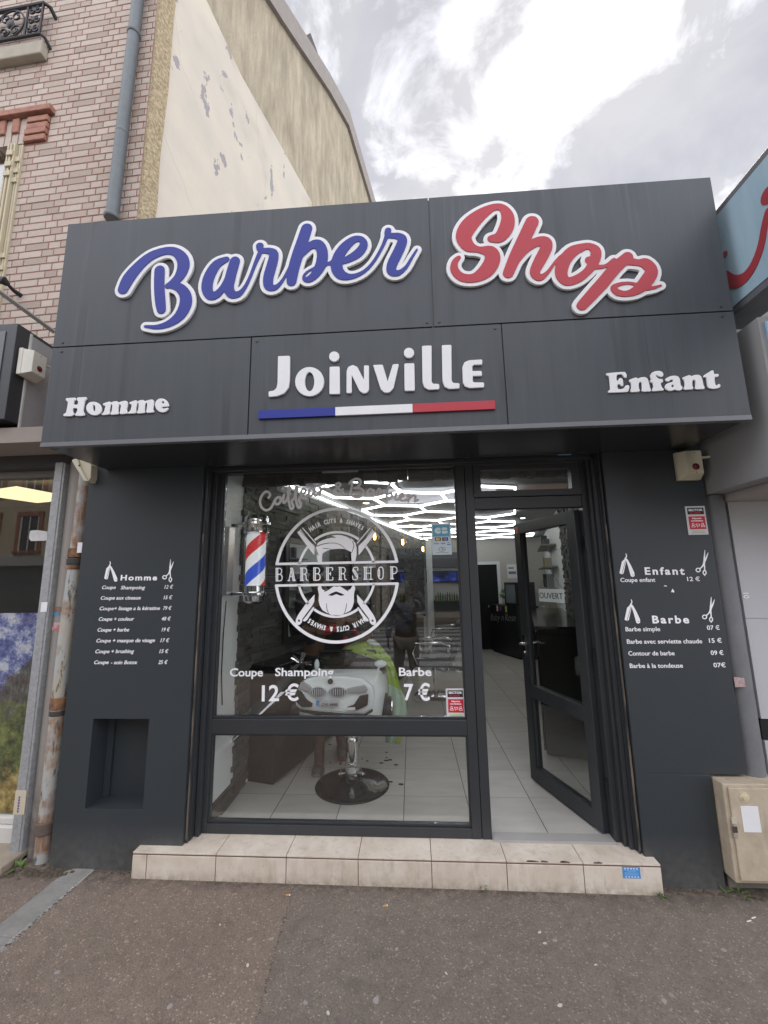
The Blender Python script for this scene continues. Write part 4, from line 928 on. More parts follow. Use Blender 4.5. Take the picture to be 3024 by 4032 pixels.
# ================================================================== brick house on the left
AB = R(3.1); BO = Vector((-2.25, .05, 0)); BD = Vector((-math.cos(AB), math.sin(AB), 0)); BN = Vector((-math.sin(AB), -math.cos(AB), 0))
TB = Matrix((-BD, -BN, Vector((0,0,1)))).transposed().to_4x4(); TB.translation = BO    # local x right, y back, z up, origin at the corner
LB = TB.inverted()
def Bl(x, y, o=0.0):   # photo point on the brick plane (o = metres in front), local coordinates
    return LB @ onp(BN, BO+BN*o, x, y)
house = thing('brick_house', (-2.25, .05, 0), 'tall pale brick house with a bare plastered gable rising behind the barber sign', 'house')
brick = MT('pale_brick', (.45, .40, .34), .8)
rnd = brick.geo.outputs['Random Per Island']
c = brick.ramp(rnd, [(0, (.345,.28,.225)), (.25, (.43,.36,.295)), (.62, (.475,.395,.335)), (.9, (.50,.43,.36)), (1, (.39,.29,.235))])
c = brick.mixc(brick.ramp(brick.noise(22, 5), [(.5, 0.0), (.8, .35)]), c, (.34,.28,.23))
c = brick.mixc(brick.ramp(brick.noise(1.2, 3), [(.5, 0.0), (.75, .25)]), c, (.36,.30,.25))
brick.col(c); brick.bump(brick.noise(55, 5), .45, .006)
mortar = simple('red_mortar', (.275, .135, .10), .95, amt=.25, bump=.3)
random.seed(5)
mb = MB(); HZ = 11.5
WX0, WX1 = -3.9, 0.0
w0 = Bl(99.7, 562.7); win_r = w0.x; win_t = Bl(100.9, 569.9).z; win_b = 3.3; lin_t = Bl(210, 452).z
def brick_wall(mb, x0, x1, z0, z1, holes):
    z = z0; row = 0
    while z < z1:
        x = x0 - (0 if row % 2 else .165); k = row % 2
        while x < x1:
            wlen = .212 if k % 2 == 0 else .104; k += 1
            a, b = max(x, x0), min(x+wlen, x1); x += wlen+.0105
            if b-a < .01: continue
            for h in holes:
                if z < h[3]-.01 and z+.06 > h[2] and a < h[1] and b > h[0]: a = max(a, h[1]+.004)
            if b-a < .015: continue
            d = random.uniform(.0022, .0045); c_ = .002
            p = [Vector((a, 0, z)), Vector((b, 0, z)), Vector((b, 0, z+.0605)), Vector((a, 0, z+.0605))]
            q = [Vector((a+c_, -d, z+c_)), Vector((b-c_, -d, z+c_)), Vector((b-c_, -d, z+.0605-c_)), Vector((a+c_, -d, z+.0605-c_))]
            n = len(mb.v); mb.v += [tuple(v) for v in p+q]; fs = [(4,5,6,7),(0,1,5,4),(1,2,6,5),(2,3,7,6),(3,0,4,7)]; mb.f += [tuple(n+i for i in f) for f in fs]; mb.m += [1]*5
        z += .0702; row += 1
lx = Bl(500/2.676, 1510/2.676).x+.02
holes = [(-3.9, win_r, win_b, win_t), (-3.9, lx-.02, win_t, win_t+.275), (-3.9, lx+.015, win_t+.275, win_t+.345)]
mb.box(win_r, WX1, 0, .35, 2.62, HZ); mb.box(WX0, win_r, 0, .35, win_t+.01, HZ); mb.box(WX0, win_r, 0, .35, 2.62, win_b)
brick_wall(mb, WX0, WX1-.004, 2.906, 7.9, holes)
mb.build('wall', [mortar, brick.m], house, T=TB)
# gable wall: plaster with a pale rendered field
GN = Vector((DI.y, -DI.x, 0))
Gp = lambda x, y: onp(GN, BO, x, y)
gu = lambda p: (p-BO).dot(DI)
roofpts = [Gp(*p) for p in ((1102.8,0),(1289.6,295),(1365,434),(1470,792.6))]
prof = [(0.0, 2.4), (0.0, 9.3)]+[(gu(p), p.z) for p in roofpts]
e2 = prof[-1]; e1 = prof[-2]; prof.append((9.5, e2[1]-.05)); prof.append((9.5, 2.4))
def gable(off, pr, th): 
    a = [BO+DI*u+Vector((0,0,z))+GN*off for u, z in pr]; return a, [p-GN*th for p in a]
tan_ = MT('ochre_plaster', (.40, .33, .20), .9)
c = tan_.mixc(tan_.ramp(tan_.noise(1, 6, .65, tan_.map((5, 5, 1.3))), [(.3, 0.0), (.66, 1.0)]), (.30,.255,.175), (.53,.455,.325))
c = tan_.mixc(tan_.ramp(tan_.noise(1, 4, .6, tan_.map((9, 9, .7))), [(.5, 0.0), (.75, .6)]), c, (.25,.22,.16))
tan_.col(c); tan_.bump(tan_.noise(34, 5), .6, .02)
rgh = MT('rough_plaster', (.48, .38, .23), .95); c = rgh.mixc(rgh.ramp(rgh.noise(38, 4), [(.35, 0.0), (.65, 1.0)]), (.33,.25,.14), (.58,.48,.31)); rgh.col(c); rgh.bump(rgh.noise(45, 4), 1.0, .02)
crm = MT('cream_render', (.62, .54, .42), .9)
c = crm.mixc(crm.ramp(crm.noise(1.6, 5), [(.35, 0.0), (.7, 1.0)]), (.70,.635,.515), (.60,.555,.47))
sp_ = crm.n('ShaderNodeSeparateXYZ'); crm.L.new(crm.pos, sp_.inputs[0])
pk = crm.math('MULTIPLY', crm.ramp(crm.noise(2.6, 5, .6, crm.map((1.5, 1.5, 1.0))), [(.625, 0.0), (.638, 1.0)]), 1.0)
c = crm.mixc(pk, c, (.36,.335,.335)); c = crm.mixc(crm.ramp(crm.noise(.8, 3), [(.58, 0.0), (.72, .5)]), c, (.50,.40,.25))
crm.col(c); crm.bump(crm.math('SUBTRACT', crm.noise(4, 5), crm.math('MULTIPLY', pk, .5)), .3, .02)
mb = MB(); mb.prism(*gable(0, prof, .3)); gw = mb.build('gable', tan_.m, house)
mb = MB(); mb.prism(*gable(.03, [(.006, 2.4), (.006, 9.3), (.20, 9.6), (.19, 8.0), (.165, 7.0), (.17, 6.2), (.145, 5.4), (.16, 4.9), (.12, 4.2), (.13, 2.4)], .028)); mb.build('rough_edge', rgh.m, gw)
mb = MB(); mb.prism(*gable(.014, [(.13, 2.4), (.13, 4.2), (.17, 4.9), (.155, 5.4), (.18, 6.2), (.175, 7.0), (.20, 8.05), (1.2, 7.80), (2.0, 7.815), (3.04, 7.80), (3.06, 2.4)], .012)); mb.build('render_patch', crm.m, gw)
for ck in ([(0.16,5.75),(.5,5.35),(.95,5.0),(1.35,4.55)], [(.17,7.2),(.32,6.7),(.6,6.45)], [(1.5,7.78),(1.55,7.3),(1.75,6.9),(1.7,6.2)]):
    random.seed(len(ck)); cpt = []
    for (ua, za), (ub, zb) in zip(ck[:-1], ck[1:]): cpt += [(ua+(ub-ua)*t+random.uniform(-.02,.02), za+(zb-za)*t+random.uniform(-.02,.02)) for t in (0, .25, .5, .75)]
    mb = MB()
    mb.tube([BO+DI*u+Vector((0,0,z))+GN*.0125 for u, z in cpt], .0022, 5); mb.build('crack', simple('crack_grey', (.42,.37,.29), .95), gw)
cop = MB()
tops = [(0.0, 9.35)]+[(gu(p), p.z) for p in roofpts]+[(9.5, e2[1]-.05)]
for (ua, za), (ub, zb) in zip(tops[:-1], tops[1:]):
    cop.prism(*gable(.06, [(ua, za-.42), (ub, zb-.42), (ub, zb), (ua, za)], .42))
cop.build('coping', simple('coping_grey', (.30,.27,.24), .9, amt=.2), house)
cp = [Gp(500+x/1.659, y/1.659) for x, y in ((1155,240),(1215,222),(1300,480))]
mb = MB(); mb.prism(*gable(-.05, [(gu(cp[0])+.02, cp[0].z-.6), (gu(cp[0])+.02, cp[0].z), (gu(cp[1]), cp[1].z+.05), (gu(cp[2]), cp[1].z+.0), (gu(cp[2]), cp[1].z-.6)], .5)); mb.build('chimney', simple('chimney_dark', (.09,.085,.08), .9), house)
# downpipe
mb = MB(); pa = Bl(1450/2.676, 0, .08); pb_ = Bl(1078/2.458, 400+1135/2.458, .08)
mb.tube([Vector((pa.x, -.075, 9.0)), Vector((pa.x, -.075, pa.z)), Vector(((pa.x+pb_.x)/2-.004, -.075, 5.6)), Vector((pb_.x, -.075, pb_.z))], .049, 16)
dp = mb.build('drainpipe', M['zinc'], house, T=TB, smooth=True)
pc = Bl(1410/2.676, 350/2.676, .08)
for z, r in ((pc.z, .058), (pb_.z+.02, .062), (5.45, .0505)):
    mb = MB(); mb.lathe([(r-.006, -.02), (r, -.012), (r, .012), (r-.006, .02)], (pb_.x+(pa.x-pb_.x)*(z-pb_.z)/(pa.z-pb_.z), -.075, z), 16); mb.build('collar', M['zinc'], dp, T=TB, smooth=True)
# red brick lintel, window, shutter
redb = MT('red_brick', (.36,.12,.07), .85); redb.col(redb.mixc(redb.ramp(redb.noise(14, 5), [(.35, 0.0), (.7, 1.0)]), (.30,.135,.095), (.41,.21,.145))); redb.bump(redb.noise(60, 4), .4, .006)
lx = Bl(500/2.676, 1510/2.676).x+.02; ltk = (lin_t-win_t)
mb = MB(); rows = [(win_t+.005+k*.066, .058) for k in range(4)]
for z, h in rows:
    off = .035 if round((z-win_t)/.066) % 2 else .028
    mb.box(win_r-.0+.02*(z-win_t)/.06*.35, lx-.035+.02*(z-win_t)/.26, -off, 0, z, z+h)
mb.box(WX0, lx+.02, -.06, 0, win_t+.285, win_t+.345)
for k in range(6):
    x = win_r-.10-k*.145; mb.box(x-.035, x+.035, -.03, 0, win_t+.12, win_t+.275)
mb.build('lintel', redb.m, house, bevel=.006, T=TB)
mb = MB()
for k in range(12): x = win_r-.03-k*.0725; mb.box(x-.03, x+.03, -.012, .1, win_t+.002, win_t+.28)
mb.build('lintel_course', brick.m, house, T=TB)
shc = simple('shutter_cream', (.50,.44,.30), .6, amt=.1)
wn = MB(); wn.box(win_r-.05, win_r, .02, .10, win_b, win_t); wn.box(WX0, win_r-.05, .10, .14, win_b, win_t-.35)
wf = wn.build('window', shc, house, T=TB)
mb = MB(); mb.box(WX0, win_r-.05, .06, .065, win_b, win_t); mb.build('pane', M['glass'], wf, T=TB)
mb = MB(); mb.box(WX0, win_r-.05, .2, .21, win_b, win_t); mb.build('curtain', simple('curtain_grey', (.22,.21,.2), .8), wf, T=TB)
for j, (x0, x1, y0) in enumerate(((win_r-.125, win_r-.045, -.045), (win_r-.06, win_r+.005, -.02))):
    mb = MB()
    for a, b in ((x0, x0+.016), (x0+.026, x0+.044), (x1-.016, x1)): mb.box(a, b, y0, y0+.035, win_b+.1, win_t-.02)
    mb.box(x0+.001, x1-.001, y0+.02, y0+.034, win_b+.1, win_t-.02)
    for z in (win_t-.16, win_t-.28, win_t-.38, win_t-1.15, win_t-1.27):
        zz = z-.05*j; mb.box(x0+.012, x1-.004, y0-.012, y0+.02, zz, zz+.05)
    mb.build('shutter', shc, house, bevel=.003, T=TB)
# balcony
bl = [LB @ onp(BN, BO+BN*.10, x/2.676, y/2.676) for x, y in ((0,610),(440,480),(470,60))]
fb_ = [LB @ onp(BN, BO+BN*.07, x/2.676, y/2.676) for x, y in ((430,555),(440,418),(470,60))]
bx1 = fb_[0].x; bz0 = fb_[0].z; bz1 = fb_[1].z; bl[2] = fb_[2]
stone = simple('balcony_stone', (.36,.33,.26), .85, amt=.2, bump=.3)
bal = MB(); bal.box(WX0, bx1, -.075, 0, bz0, bz1); balc = bal.build('balcony', stone, house, bevel=.012, T=TB)
rl = MB(); rz0, rz1 = bz1+.05, bl[2].z
rl.tube([(WX0, -.085, rz1), (bx1-.02, -.085, rz1), (bx1+.02, -.06, rz1-.02), (bx1+.03, 0, rz1-.07)], .018, 8)
rl.tube([(WX0, -.085, rz0), (bx1-.02, -.085, rz0), (bx1+.01, -.06, rz0-.02), (bx1+.02, 0, rz0-.07)], .014, 8)
for x in (bx1-.03, bx1-.19, bx1-.52): rl.tube([(x, -.085, rz0), (x, -.085, rz1)], .011, 6)
def spiral(cx, cz, r, a0, turns, n=22): return [(cx+r*(1-.75*i/n)*math.cos(a0+turns*6.283*i/n), -.085, cz+r*(1-.75*i/n)*math.sin(a0+turns*6.283*i/n)) for i in range(n+1)]
zc0 = (rz0+rz1)/2; hh = (rz1-rz0)/2
for cx in (bx1-.36, bx1-.70):
    rl.tube([(cx+.145*math.cos(k*.3307), -.085, zc0+hh*.9*math.sin(k*.3307)) for k in range(20)], .009, 6)
    for s in (-1, 1):
        for v in (-1, 1): rl.tube(spiral(cx+s*.06, zc0+v*hh*.45, .06, 0, 1.3*s), .008, 5)
    rl.ball((cx, -.0855, zc0), (.045, .02, .05), 8)
for k in range(3):
    z = zc0+(k-1)*hh*.62
    for s in (-1, 1): rl.tube(spiral(bx1-.11+s*.035, z, .042, 1.57, 1.2*s, 16), .008, 5)
    rl.ball((bx1-.11, -.0855, z), (.022, .015, .024), 8)
rl.build('railing', M['iron'], balc, smooth=True, T=TB)
# ================================================================== shop on the left
ls = thing('left_shop', (-3.2, .1, -.15), 'neighbouring shop front with grey sign box and large window beside the rusty drainpipe', 'shop')
ls.name = 'neighbour_shop'; ORG['neighbour_shop'] = Vector((-3.2, .1, -.15))
boxm = streaky('sign_box_grey', (.11,.118,.125), .4, .9, 1.1)
mb = MB(); mb.box(-5.2, -2.752, -.36, .04, 2.70, 3.42); sb = mb.build('sign_box', M['frame'], ls, bevel=.004)
mb = MB(); mb.box(-5.2, -2.83, -.366, -.361, 2.76, 3.36); mb.build('sign_face', boxm, sb, bevel=.002)
mb = MB(); mb.box(-2.75, -2.746, -.245, .05, 2.68, 3.39); mb.build('side_sheet', simple('sheet_pale', (.36,.365,.37), .5, amt=.12), sb)
mb = MB(); mb.box(-2.752, -2.74, -.262, -.246, 2.66, 3.40); mb.build('edge_strip', simple('strip_white', (.58,.57,.53), .5, amt=.15), sb, bevel=.002)
mb = MB(); mb.box(-5.2, -2.40, -.30, .08, 2.55, 2.66); mb.build('soffit_beam', simple('beige_beam', (.30,.255,.22), .8, amt=.1), ls)
mb = MB(); mb.box(-5.2, -2.5, -.02, .12, 2.45, 2.549); mb.build('shutter_box', simple('box_brown', (.05,.045,.045), .6), ls)
mb = MB(); mb.box(-5.2, -2.55, .06, .16, 2.40, 2.449); mb.build('head_frame', simple('head_taupe', (.20,.19,.17), .6), ls)
mb = MB(); mb.box(-5.2, -2.6, .09, .096, .0, 2.42); mb.build('pane', M['glass'], ls)
mb = MB(); mb.box(-5.2, -2.6, .06, .20, -.02, .02); mb.box(-5.2, -2.62, .03, .2, -.24, -.022); mb.build('sill', simple('sill_white', (.60,.585,.54), .6, amt=.06), ls, bevel=.006)
mb = MB(); mb.box(-5.4, -2.60, 1.9, 2.0, 0, 2.55); mb.box(-5.4, -5.3, .2, 2, 0, 2.55); mb.box(-2.60, -2.56, .15, 2, 0, 2.55); mb.build('wall', simple('inner_wall', (.16,.15,.14), .8), ls)
mb = MB(); mb.box(-5.4, -2.56, .15, 2.0, 2.55, 2.6); mb.box(-5.4, -2.56, .15, 2, -.05, 0); mb.build('ceiling', simple('inner_ceiling', (.22,.21,.19), .8), ls)
mb = MB(); mb.box(-5.2, -2.2, .35, .40, -.24, 2.42); 
pst = MB(); pst.box(-2.585, -2.527, -.10, -.04, -.13, 2.46); pst.box(-2.527, -2.512, -.095, -.045, -.12, 2.455); pst.build('steel_post', M['steel'], ls, bevel=.003)
mb = MB(); mb.box(-2.60, -2.50, -.13, -.01, -.17, -.115); mb.build('post_foot', M['grime'], ls, bevel=.01)
pil = MB(); pil.lathe([(.075, -.16), (.075, 2.47)], (-2.455, .0, 0), 24); pil.box(-2.53, -2.26, .0, .12, -.16, 2.47)
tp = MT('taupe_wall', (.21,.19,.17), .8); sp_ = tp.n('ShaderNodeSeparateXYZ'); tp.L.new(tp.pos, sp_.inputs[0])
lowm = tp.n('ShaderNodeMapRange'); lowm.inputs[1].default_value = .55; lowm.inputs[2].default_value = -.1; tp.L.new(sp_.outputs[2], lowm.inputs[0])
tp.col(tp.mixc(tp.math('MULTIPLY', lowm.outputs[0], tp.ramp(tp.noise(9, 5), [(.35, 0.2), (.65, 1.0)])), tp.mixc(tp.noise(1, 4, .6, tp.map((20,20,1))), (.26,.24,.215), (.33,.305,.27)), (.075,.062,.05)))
pil.build('pilaster', tp.m, ls, smooth=True)
st_b = MB(); st_b.box(-2.66, -2.50, -.235, .0, -.26, -.095); st_b.box(-4.9, -2.66, -.20, .05, -.26, -.115); st_b.build('plinth', simple('plinth_concrete', (.30,.25,.19), .9, amt=.3, bump=.4), ls, bevel=.008)
mb = MB()
for k, (z, h, mm) in enumerate(((1.19, .05, M['letterred']),)): pass
def post_sticker(name, pts, y, mat, label, cat='sticker', group=None):
    q = [on('y', y, *p) for p in pts]; x0, x1 = min(p.x for p in q), max(p.x for p in q); z0, z1 = min(p.z for p in q), max(p.z for p in q)
    mb = MB(); mb.box(x0, x1, y, y+.002, z0, z1); return tag(mb.build(name, mat), label, cat, group)
z16 = zm(0, 1800, 3.16); z32 = zm(0, 3100, 3.318)
post_sticker('paper_sticker', [z16(515,1805), z16(578,1925)], -.103, M['paper'], 'blank white paper sticker on the steel post')
yst_ = post_sticker('advert_sticker', [z32(205,40), z32(312,358)], -.103, simple('sticker_cream', (.55,.49,.36), .6, amt=.1), 'cream and purple sticker near the foot of the steel post')
q = [on('y', -.1045, *z32(x, y)) for x, y in ((245,110),(275,330))]
for k in range(6):
    mb = MB(); zz = q[1].z+(q[0].z-q[1].z)*k/6; mb.box(q[0].x, q[0].x+.010, -.1045, -.1032, zz, zz+.012); o_ = mb.build('printed_digits', simple('ink_purple', (.12,.08,.2), .6), yst_)
t = thing('torn_sticker', (-2.46, -.08, .95), 'torn pink and white sticker on the taupe pilaster', 'sticker')
def pil_patch(z0, z1, x0, x1, mat, name, r=.0765):   # patch wrapped round the rounded pilaster
    mb = MB(); n = 6; a = []
    for i in range(n+1):
        x = x0+(x1-x0)*i/n; d = max(-.999, min(.999, (x+2.455)/r)); a.append((x, -r*math.sqrt(1-d*d)))
    for (xa, ya), (xb, yb) in zip(a[:-1], a[1:]): mb.quad((xa, ya, z0), (xb, yb, z0), (xb, yb, z1), (xa, ya, z1))
    return mb.build(name, mat, t)
pq = lambda x, y: on('y', -.075, *z16(x, y))
pk = MT('pink_paper', (.5,.3,.3), .7); pk.col(pk.mixc(pk.ramp(pk.noise(24, 3), [(.45, 0.0), (.6, 1.0)]), (.50,.44,.42), (.50,.16,.17)))
pil_patch(pq(600,2160).z, pq(600,2060).z, pq(600,2100).x, pq(748,2100).x, pk.m, 'sheet')
t = thing('band_sticker', (-2.46, -.08, 1.1), 'narrow brown and blue phone number stickers on the taupe pilaster', 'sticker')
pil_patch(pq(600,1925).z, pq(600,1862).z, pq(612,1890).x, pq(762,1890).x, simple('band_brown', (.25,.15,.10), .7, amt=.3, scale=90), 'sheet')
pil_patch(pq(600,1980).z, pq(600,1930).z, pq(605,1890).x, pq(750,1890).x, simple('band_blue', (.10,.25,.42), .7, amt=.5, scale=110), 'sheet')
# rusty drainpipe
rp_ = MT('rusty_pipe_paint', (.4,.4,.4), .75)
f1 = rp_.noise(1, 6, .7, rp_.map((34, 34, 6))); f2 = rp_.noise(5, 4)
c = rp_.mixc(rp_.ramp(f1, [(.42, 0.0), (.56, 1.0)]), (.36,.385,.39), (.40,.36,.28))
c = rp_.mixc(rp_.ramp(rp_.noise(1, 6, .7, rp_.map((22,22,5))), [(.56, 0.0), (.63, 1.0)]), c, (.075,.07,.062))
c = rp_.mixc(rp_.math('MULTIPLY', rp_.ramp(f2, [(.52, 0.0), (.62, 1.0)]), rp_.ramp(f1, [(.3, .25), (.6, 1.0)])), c, (.235,.115,.05))
rp_.col(c); rp_.bump(f1, .4, .006)
rst = MT('rust', (.2,.1,.05), .9); rst.col(rst.mixc(rst.ramp(rst.noise(24, 5), [(.35, 0.0), (.65, 1.0)]), (.10,.055,.035), (.33,.17,.08))); rst.bump(rst.noise(60, 4), .5, .005)
dpp = thing('drainpipe', (-2.37, -.1, -.15), 'old cast iron drainpipe with flaking white paint and rust beside the grey pillar', 'drainpipe')
px_ = lambda z: -2.345 - .026*max(0, min(1, (2.3-z)/1.1)) if z > 1.2 else -2.369
mb = MB(); mb.tube([(px_(z), -.085, z) for z in (-.17, .1, .6, 1.2, 1.75, 2.42)], [.050,.0475,.0475,.0475,.044,.044], 20); mb.build('pipe', rp_.m, dpp, smooth=True)
def band(y0, y1, r, mat, nm='collar'):
    za, zb = on('y', -.1, 280, y0).z, on('y', -.1, 280, y1).z; zz = (za+zb)/2
    mb = MB(); mb.lathe([(r-.008, zb), (r, zb+.006), (r, za-.006), (r-.006, za)], (px_(zz), -.085, 0), 20); mb.build(nm, mat, dpp, smooth=True)
band(1800+1135/3.16, 1800+1255/3.16, .054, rst.m); band(1800+1258/3.16, 1800+1340/3.16, .056, M['grime'], 'bracket'); band(1800+1345/3.16, 1800+1400/3.16, .051, rst.m)
band(2500+770/3.16, 2500+930/3.16, .0535, rst.m); band(2500+935/3.16, 2500+1010/3.16, .0515, M['grime'])
band(3100+440/3.318, 3100+610/3.318, .062, simple('rust_brown', (.12,.09,.07), .9, amt=.3)); 
post_sticker('paper_label', [z16(968,1062), z16(1030,1188)], -.145, M['paper'], 'small blank white label stuck on the upper drainpipe')
# loose beige cover under the soffit
el = zm(150, 1700, 2.37); A_ = [on('y', -.22, *el(*p)) for p in ((375,262),(440,268),(470,282),(497,310),(490,430),(470,460),(455,455),(395,340))]
cv = thing('alarm_cover', (-2.29, -.2, 2.28), 'aged beige plastic cover hanging askew under the fascia end', 'cover')
mb = MB(); mb.prism(A_, [p+Vector((.0, .09, .0)) for p in A_]); mb.build('shell', M['plastic'], cv, bevel=.004)
A2 = [on('y', -.235, *el(*p)) for p in ((310,265),(345,248),(372,262),(400,345),(450,442),(470,458),(425,460),(385,385),(350,335))]
mb = MB(); mb.prism(A2, [p+Vector((.0, .08, .0)) for p in A2]); mb.build('base', M['plastic'], cv, bevel=.004)
b_ = on('y', -.236, *el(384,315)); mb = MB(); mb.lathe([(.007, 0), (.006, .002)], (b_.x, -.2355, b_.z), 12, Matrix.Rotation(R(90), 4, 'X')); mb.build('hole', M['gap'], cv)
# alarm sirens
def siren(o, ex, n, label, w=.138, h=.185, d=.075):
    T = Matrix((ex, -n, Vector((0,0,1)))).transposed().to_4x4(); T.translation = o
    t = thing('alarm_siren', tuple(o), label, 'alarm siren', 'cream alarm sirens')
    mb = MB(); mb.box(0, w, -.03, 0, 0, h, T=T); pm_ = M['plastic'] if w < .145 else M['plasticw']; mb.build('back_box', pm_, t, bevel=.004)
    b = [(.004,0,.004),(w-.004,0,.004),(w-.004,0,h-.004),(.004,0,h-.004)]; f = [(.032,0,.030),(w-.010,0,.030),(w-.010,0,h-.006),(.032,0,h-.006)]
    mb = MB(); mb.prism([T @ Vector((x, -.0305, z)) for x, _, z in b], [T @ Vector((x, -d, z)) for x, _, z in f]); mb.build('cover', pm_, t, bevel=.003)
    rt = T @ Matrix.Rotation(R(90), 4, 'X'); c_ = Vector((w*.60, -d, h*.40))
    mb = MB(); mb.lathe([(.021, 0), (.021, .003), (.015, .008), (.004, .010)], (0,0,0), 18, T @ Matrix.Translation(c_) @ Matrix.Rotation(R(90), 4, 'X')); mb.build('lens', M['redlens'], t, smooth=True)
    for x, z in ((w*.6, .038), (w*.62, h-.02)):
        mb = MB(); mb.lathe([(.0035, 0), (.003, .001)], (0,0,0), 8, T @ Matrix.Translation(Vector((x, -d, z))) @ Matrix.Rotation(R(90), 4, 'X')); mb.build('screw', M['ink'], t)
    mb = MB(); mb.tube([T @ Vector(p) for p in ((w-.005, -.05, h*.74), (w+.03, -.058, h*.74), (w+.055, -.062, h*.76), (w+.062, -.066, h*.79), (w+.052, -.066, h*.82))], [.009,.008,.008,.007,.006], 7); mb.build('tilt_arm', M['plastic'], t, smooth=True)
    return t
siren(Vector((1.722, YP, 2.165)), EX, YN, 'aged cream alarm siren with red lens on the pillar under the fascia')
siren(Vector((-2.744, -.335, 3.045)), Vector((0, 1, 0)), Vector((1, 0, 0)), 'cream alarm siren with red lens on the side of the neighbouring sign box', .15, .20, .085)
# brown aluminium rail / cable details above the left sign box
mb = MB(); pA = B0 = None
a_ = TB @ Bl(0, 1150, .45); b__ = TB @ Bl(215, 1308, .20)
mb = MB(); d_ = (b__-a_); mb.tube([a_-d_*.4, b__], .018, 4); tag(mb.build('awning_rail', simple('rail_grey', (.25,.24,.22), .6, .2)), 'bare metal awning rail slanting above the left sign box', 'rail')
lf = thing('flood_lamp', tuple(TB @ Bl(20, 1110, .1)), 'small black spotlight fixed to the brick wall at the left edge', 'lamp')
o_ = TB @ Bl(16, 1105, .14); o2 = TB @ Bl(55, 1145, .06)
mb = MB(); mb.tube([o_+Vector((-.05,0,.01)), o_, o_+(o2-o_)*.4], [.03,.035,.02], 10); mb.build('head', M['iron'], lf, smooth=True)
mb = MB(); mb.tube([o_+(o2-o_)*.38, o2, o2+BN*-.06], [.012,.016,.02], 8); mb.build('bracket', M['iron'], lf, smooth=True)
# poster of a mountain valley behind the left window
ps = MT('mountain_poster', (.3,.3,.3), .6)
sp_ = ps.n('ShaderNodeSeparateXYZ'); ps.L.new(ps.pos, sp_.inputs[0]); X_, Z_ = sp_.outputs[0], sp_.outputs[2]
nz = ps.noise(5, 8, .65); nf = ps.math('ADD', ps.math('MULTIPLY', ps.noise(26, 8, .8), .5), ps.math('MULTIPLY', ps.noise(6, 5, .6), .5)); 
hgt_ = ps.math('ADD', Z_, ps.math('MULTIPLY', ps.math('SUBTRACT', nz, .5), .55))
slope = ps.math('SUBTRACT', hgt_, ps.math('MULTIPLY', ps.math('ADD', X_, 3.0), 1.3))
sky_ = ps.ramp(nf, [(.43, (.035,.045,.20)), (.50, (.14,.17,.42)), (.57, (.62,.62,.68))])
rock = ps.ramp(ps.noise(1, 8, .8, ps.map((40, 40, 14))), [(.38, (.012,.012,.014)), (.55, (.10,.095,.09)), (.68, (.27,.25,.24))])
gras = ps.ramp(nf, [(.42, (.012,.018,.006)), (.51, (.11,.15,.025)), (.58, (.28,.30,.08))])
strw = ps.ramp(nf, [(.42, (.14,.08,.02)), (.51, (.44,.32,.09)), (.58, (.68,.55,.22))])
c = ps.mixc(ps.ramp(slope, [(.80, 0.0), (.86, 1.0)]), rock, sky_)
c = ps.mixc(ps.ramp(ps.math('DIVIDE', hgt_, 1.0), [(.66, 1.0), (.76, 0.0)]), c, gras)
c = ps.mixc(ps.ramp(hgt_, [(.26, 1.0), (.36, 0.0)]), c, strw)
ps.col(c); mb = MB(); mb.box(-5.1, -2.62, .104, .108, .03, 1.372); tag(mb.build('poster', ps.m), 'colour poster of a mountain valley behind the left shop window', 'poster')
mb = MB(); pp = [on('z', 2.36, *z16(*p)) for p in ((-110,448),(200,405),(650,487),(650,552),(460,570),(-110,488))]
mb.prism(pp, [p+Vector((0,0,.03)) for p in pp]); tag(mb.build('ceiling_panel_light', emis('panel_light', (1.0,.78,.46), .82, (.3,.25,.15))), 'glowing yellow ceiling panel light inside the left shop', 'light panel')
pap = [on('y', .086, *z16(*p)) for p in ((378,940),(390,915),(470,908),(592,925),(592,1035),(560,1040),(392,1045),(370,1010))]
mb = MB(); mb.prism(pap, [p+Vector((0,-.006,0)) for p in pap]); tag(mb.build('paper_bag', simple('crumpled_paper', (.62,.62,.60), .8, amt=.15, scale=30, bump=.6)), 'crumpled white paper taped to the left shop window', 'paper')
# ================================================================== building on the right
rn = thing('grey_building', (2.6, 0, -.15), 'pale grey rendered shop building at the right edge with a light blue fascia', 'shop')
grn = MT('grey_render', (.27,.272,.27), .85); grn.col(grn.mixc(grn.noise(1, 5, .6, grn.map((6,6,1.2))), (.235,.237,.235), (.31,.312,.305))); grn.bump(grn.noise(120, 4), .25, .003)
pale_g = MT('pale_panel', (.45,.455,.465), .6); pale_g.vary(3, .06); pale_g.bump(pale_g.noise(60, 3), .1, .003)
mb = MB(); mb.box(1.905, 4.5, -.72, .2, 2.075, 2.935); fb = mb.build('fascia_box', grn.m, rn, bevel=.004)
mb = MB(); mb.box(1.93, 4.5, -.735, -.721, 2.12, 2.90); mb.build('fascia_face', simple('light_blue', (.24,.42,.58), .5, amt=.08), fb, bevel=.002)
mb = MB(); mb.box(2.02, 4.5, -.70, -.05, 2.03, 2.074); mb.build('soffit', simple('pinkish_soffit', (.38,.35,.33), .8, amt=.15), rn)
cw = MB(); cw.lathe([(.065, .40), (.065, 2.07)], (1.966, -.095, 0), 20); cw.box(1.90, 2.05, -.09, .1, -.25, 2.07); cw.build('corner_post', M['steelgrey'] if 'steelgrey' in M else simple('post_grey', (.16,.165,.17), .6, amt=.2), rn, smooth=True)
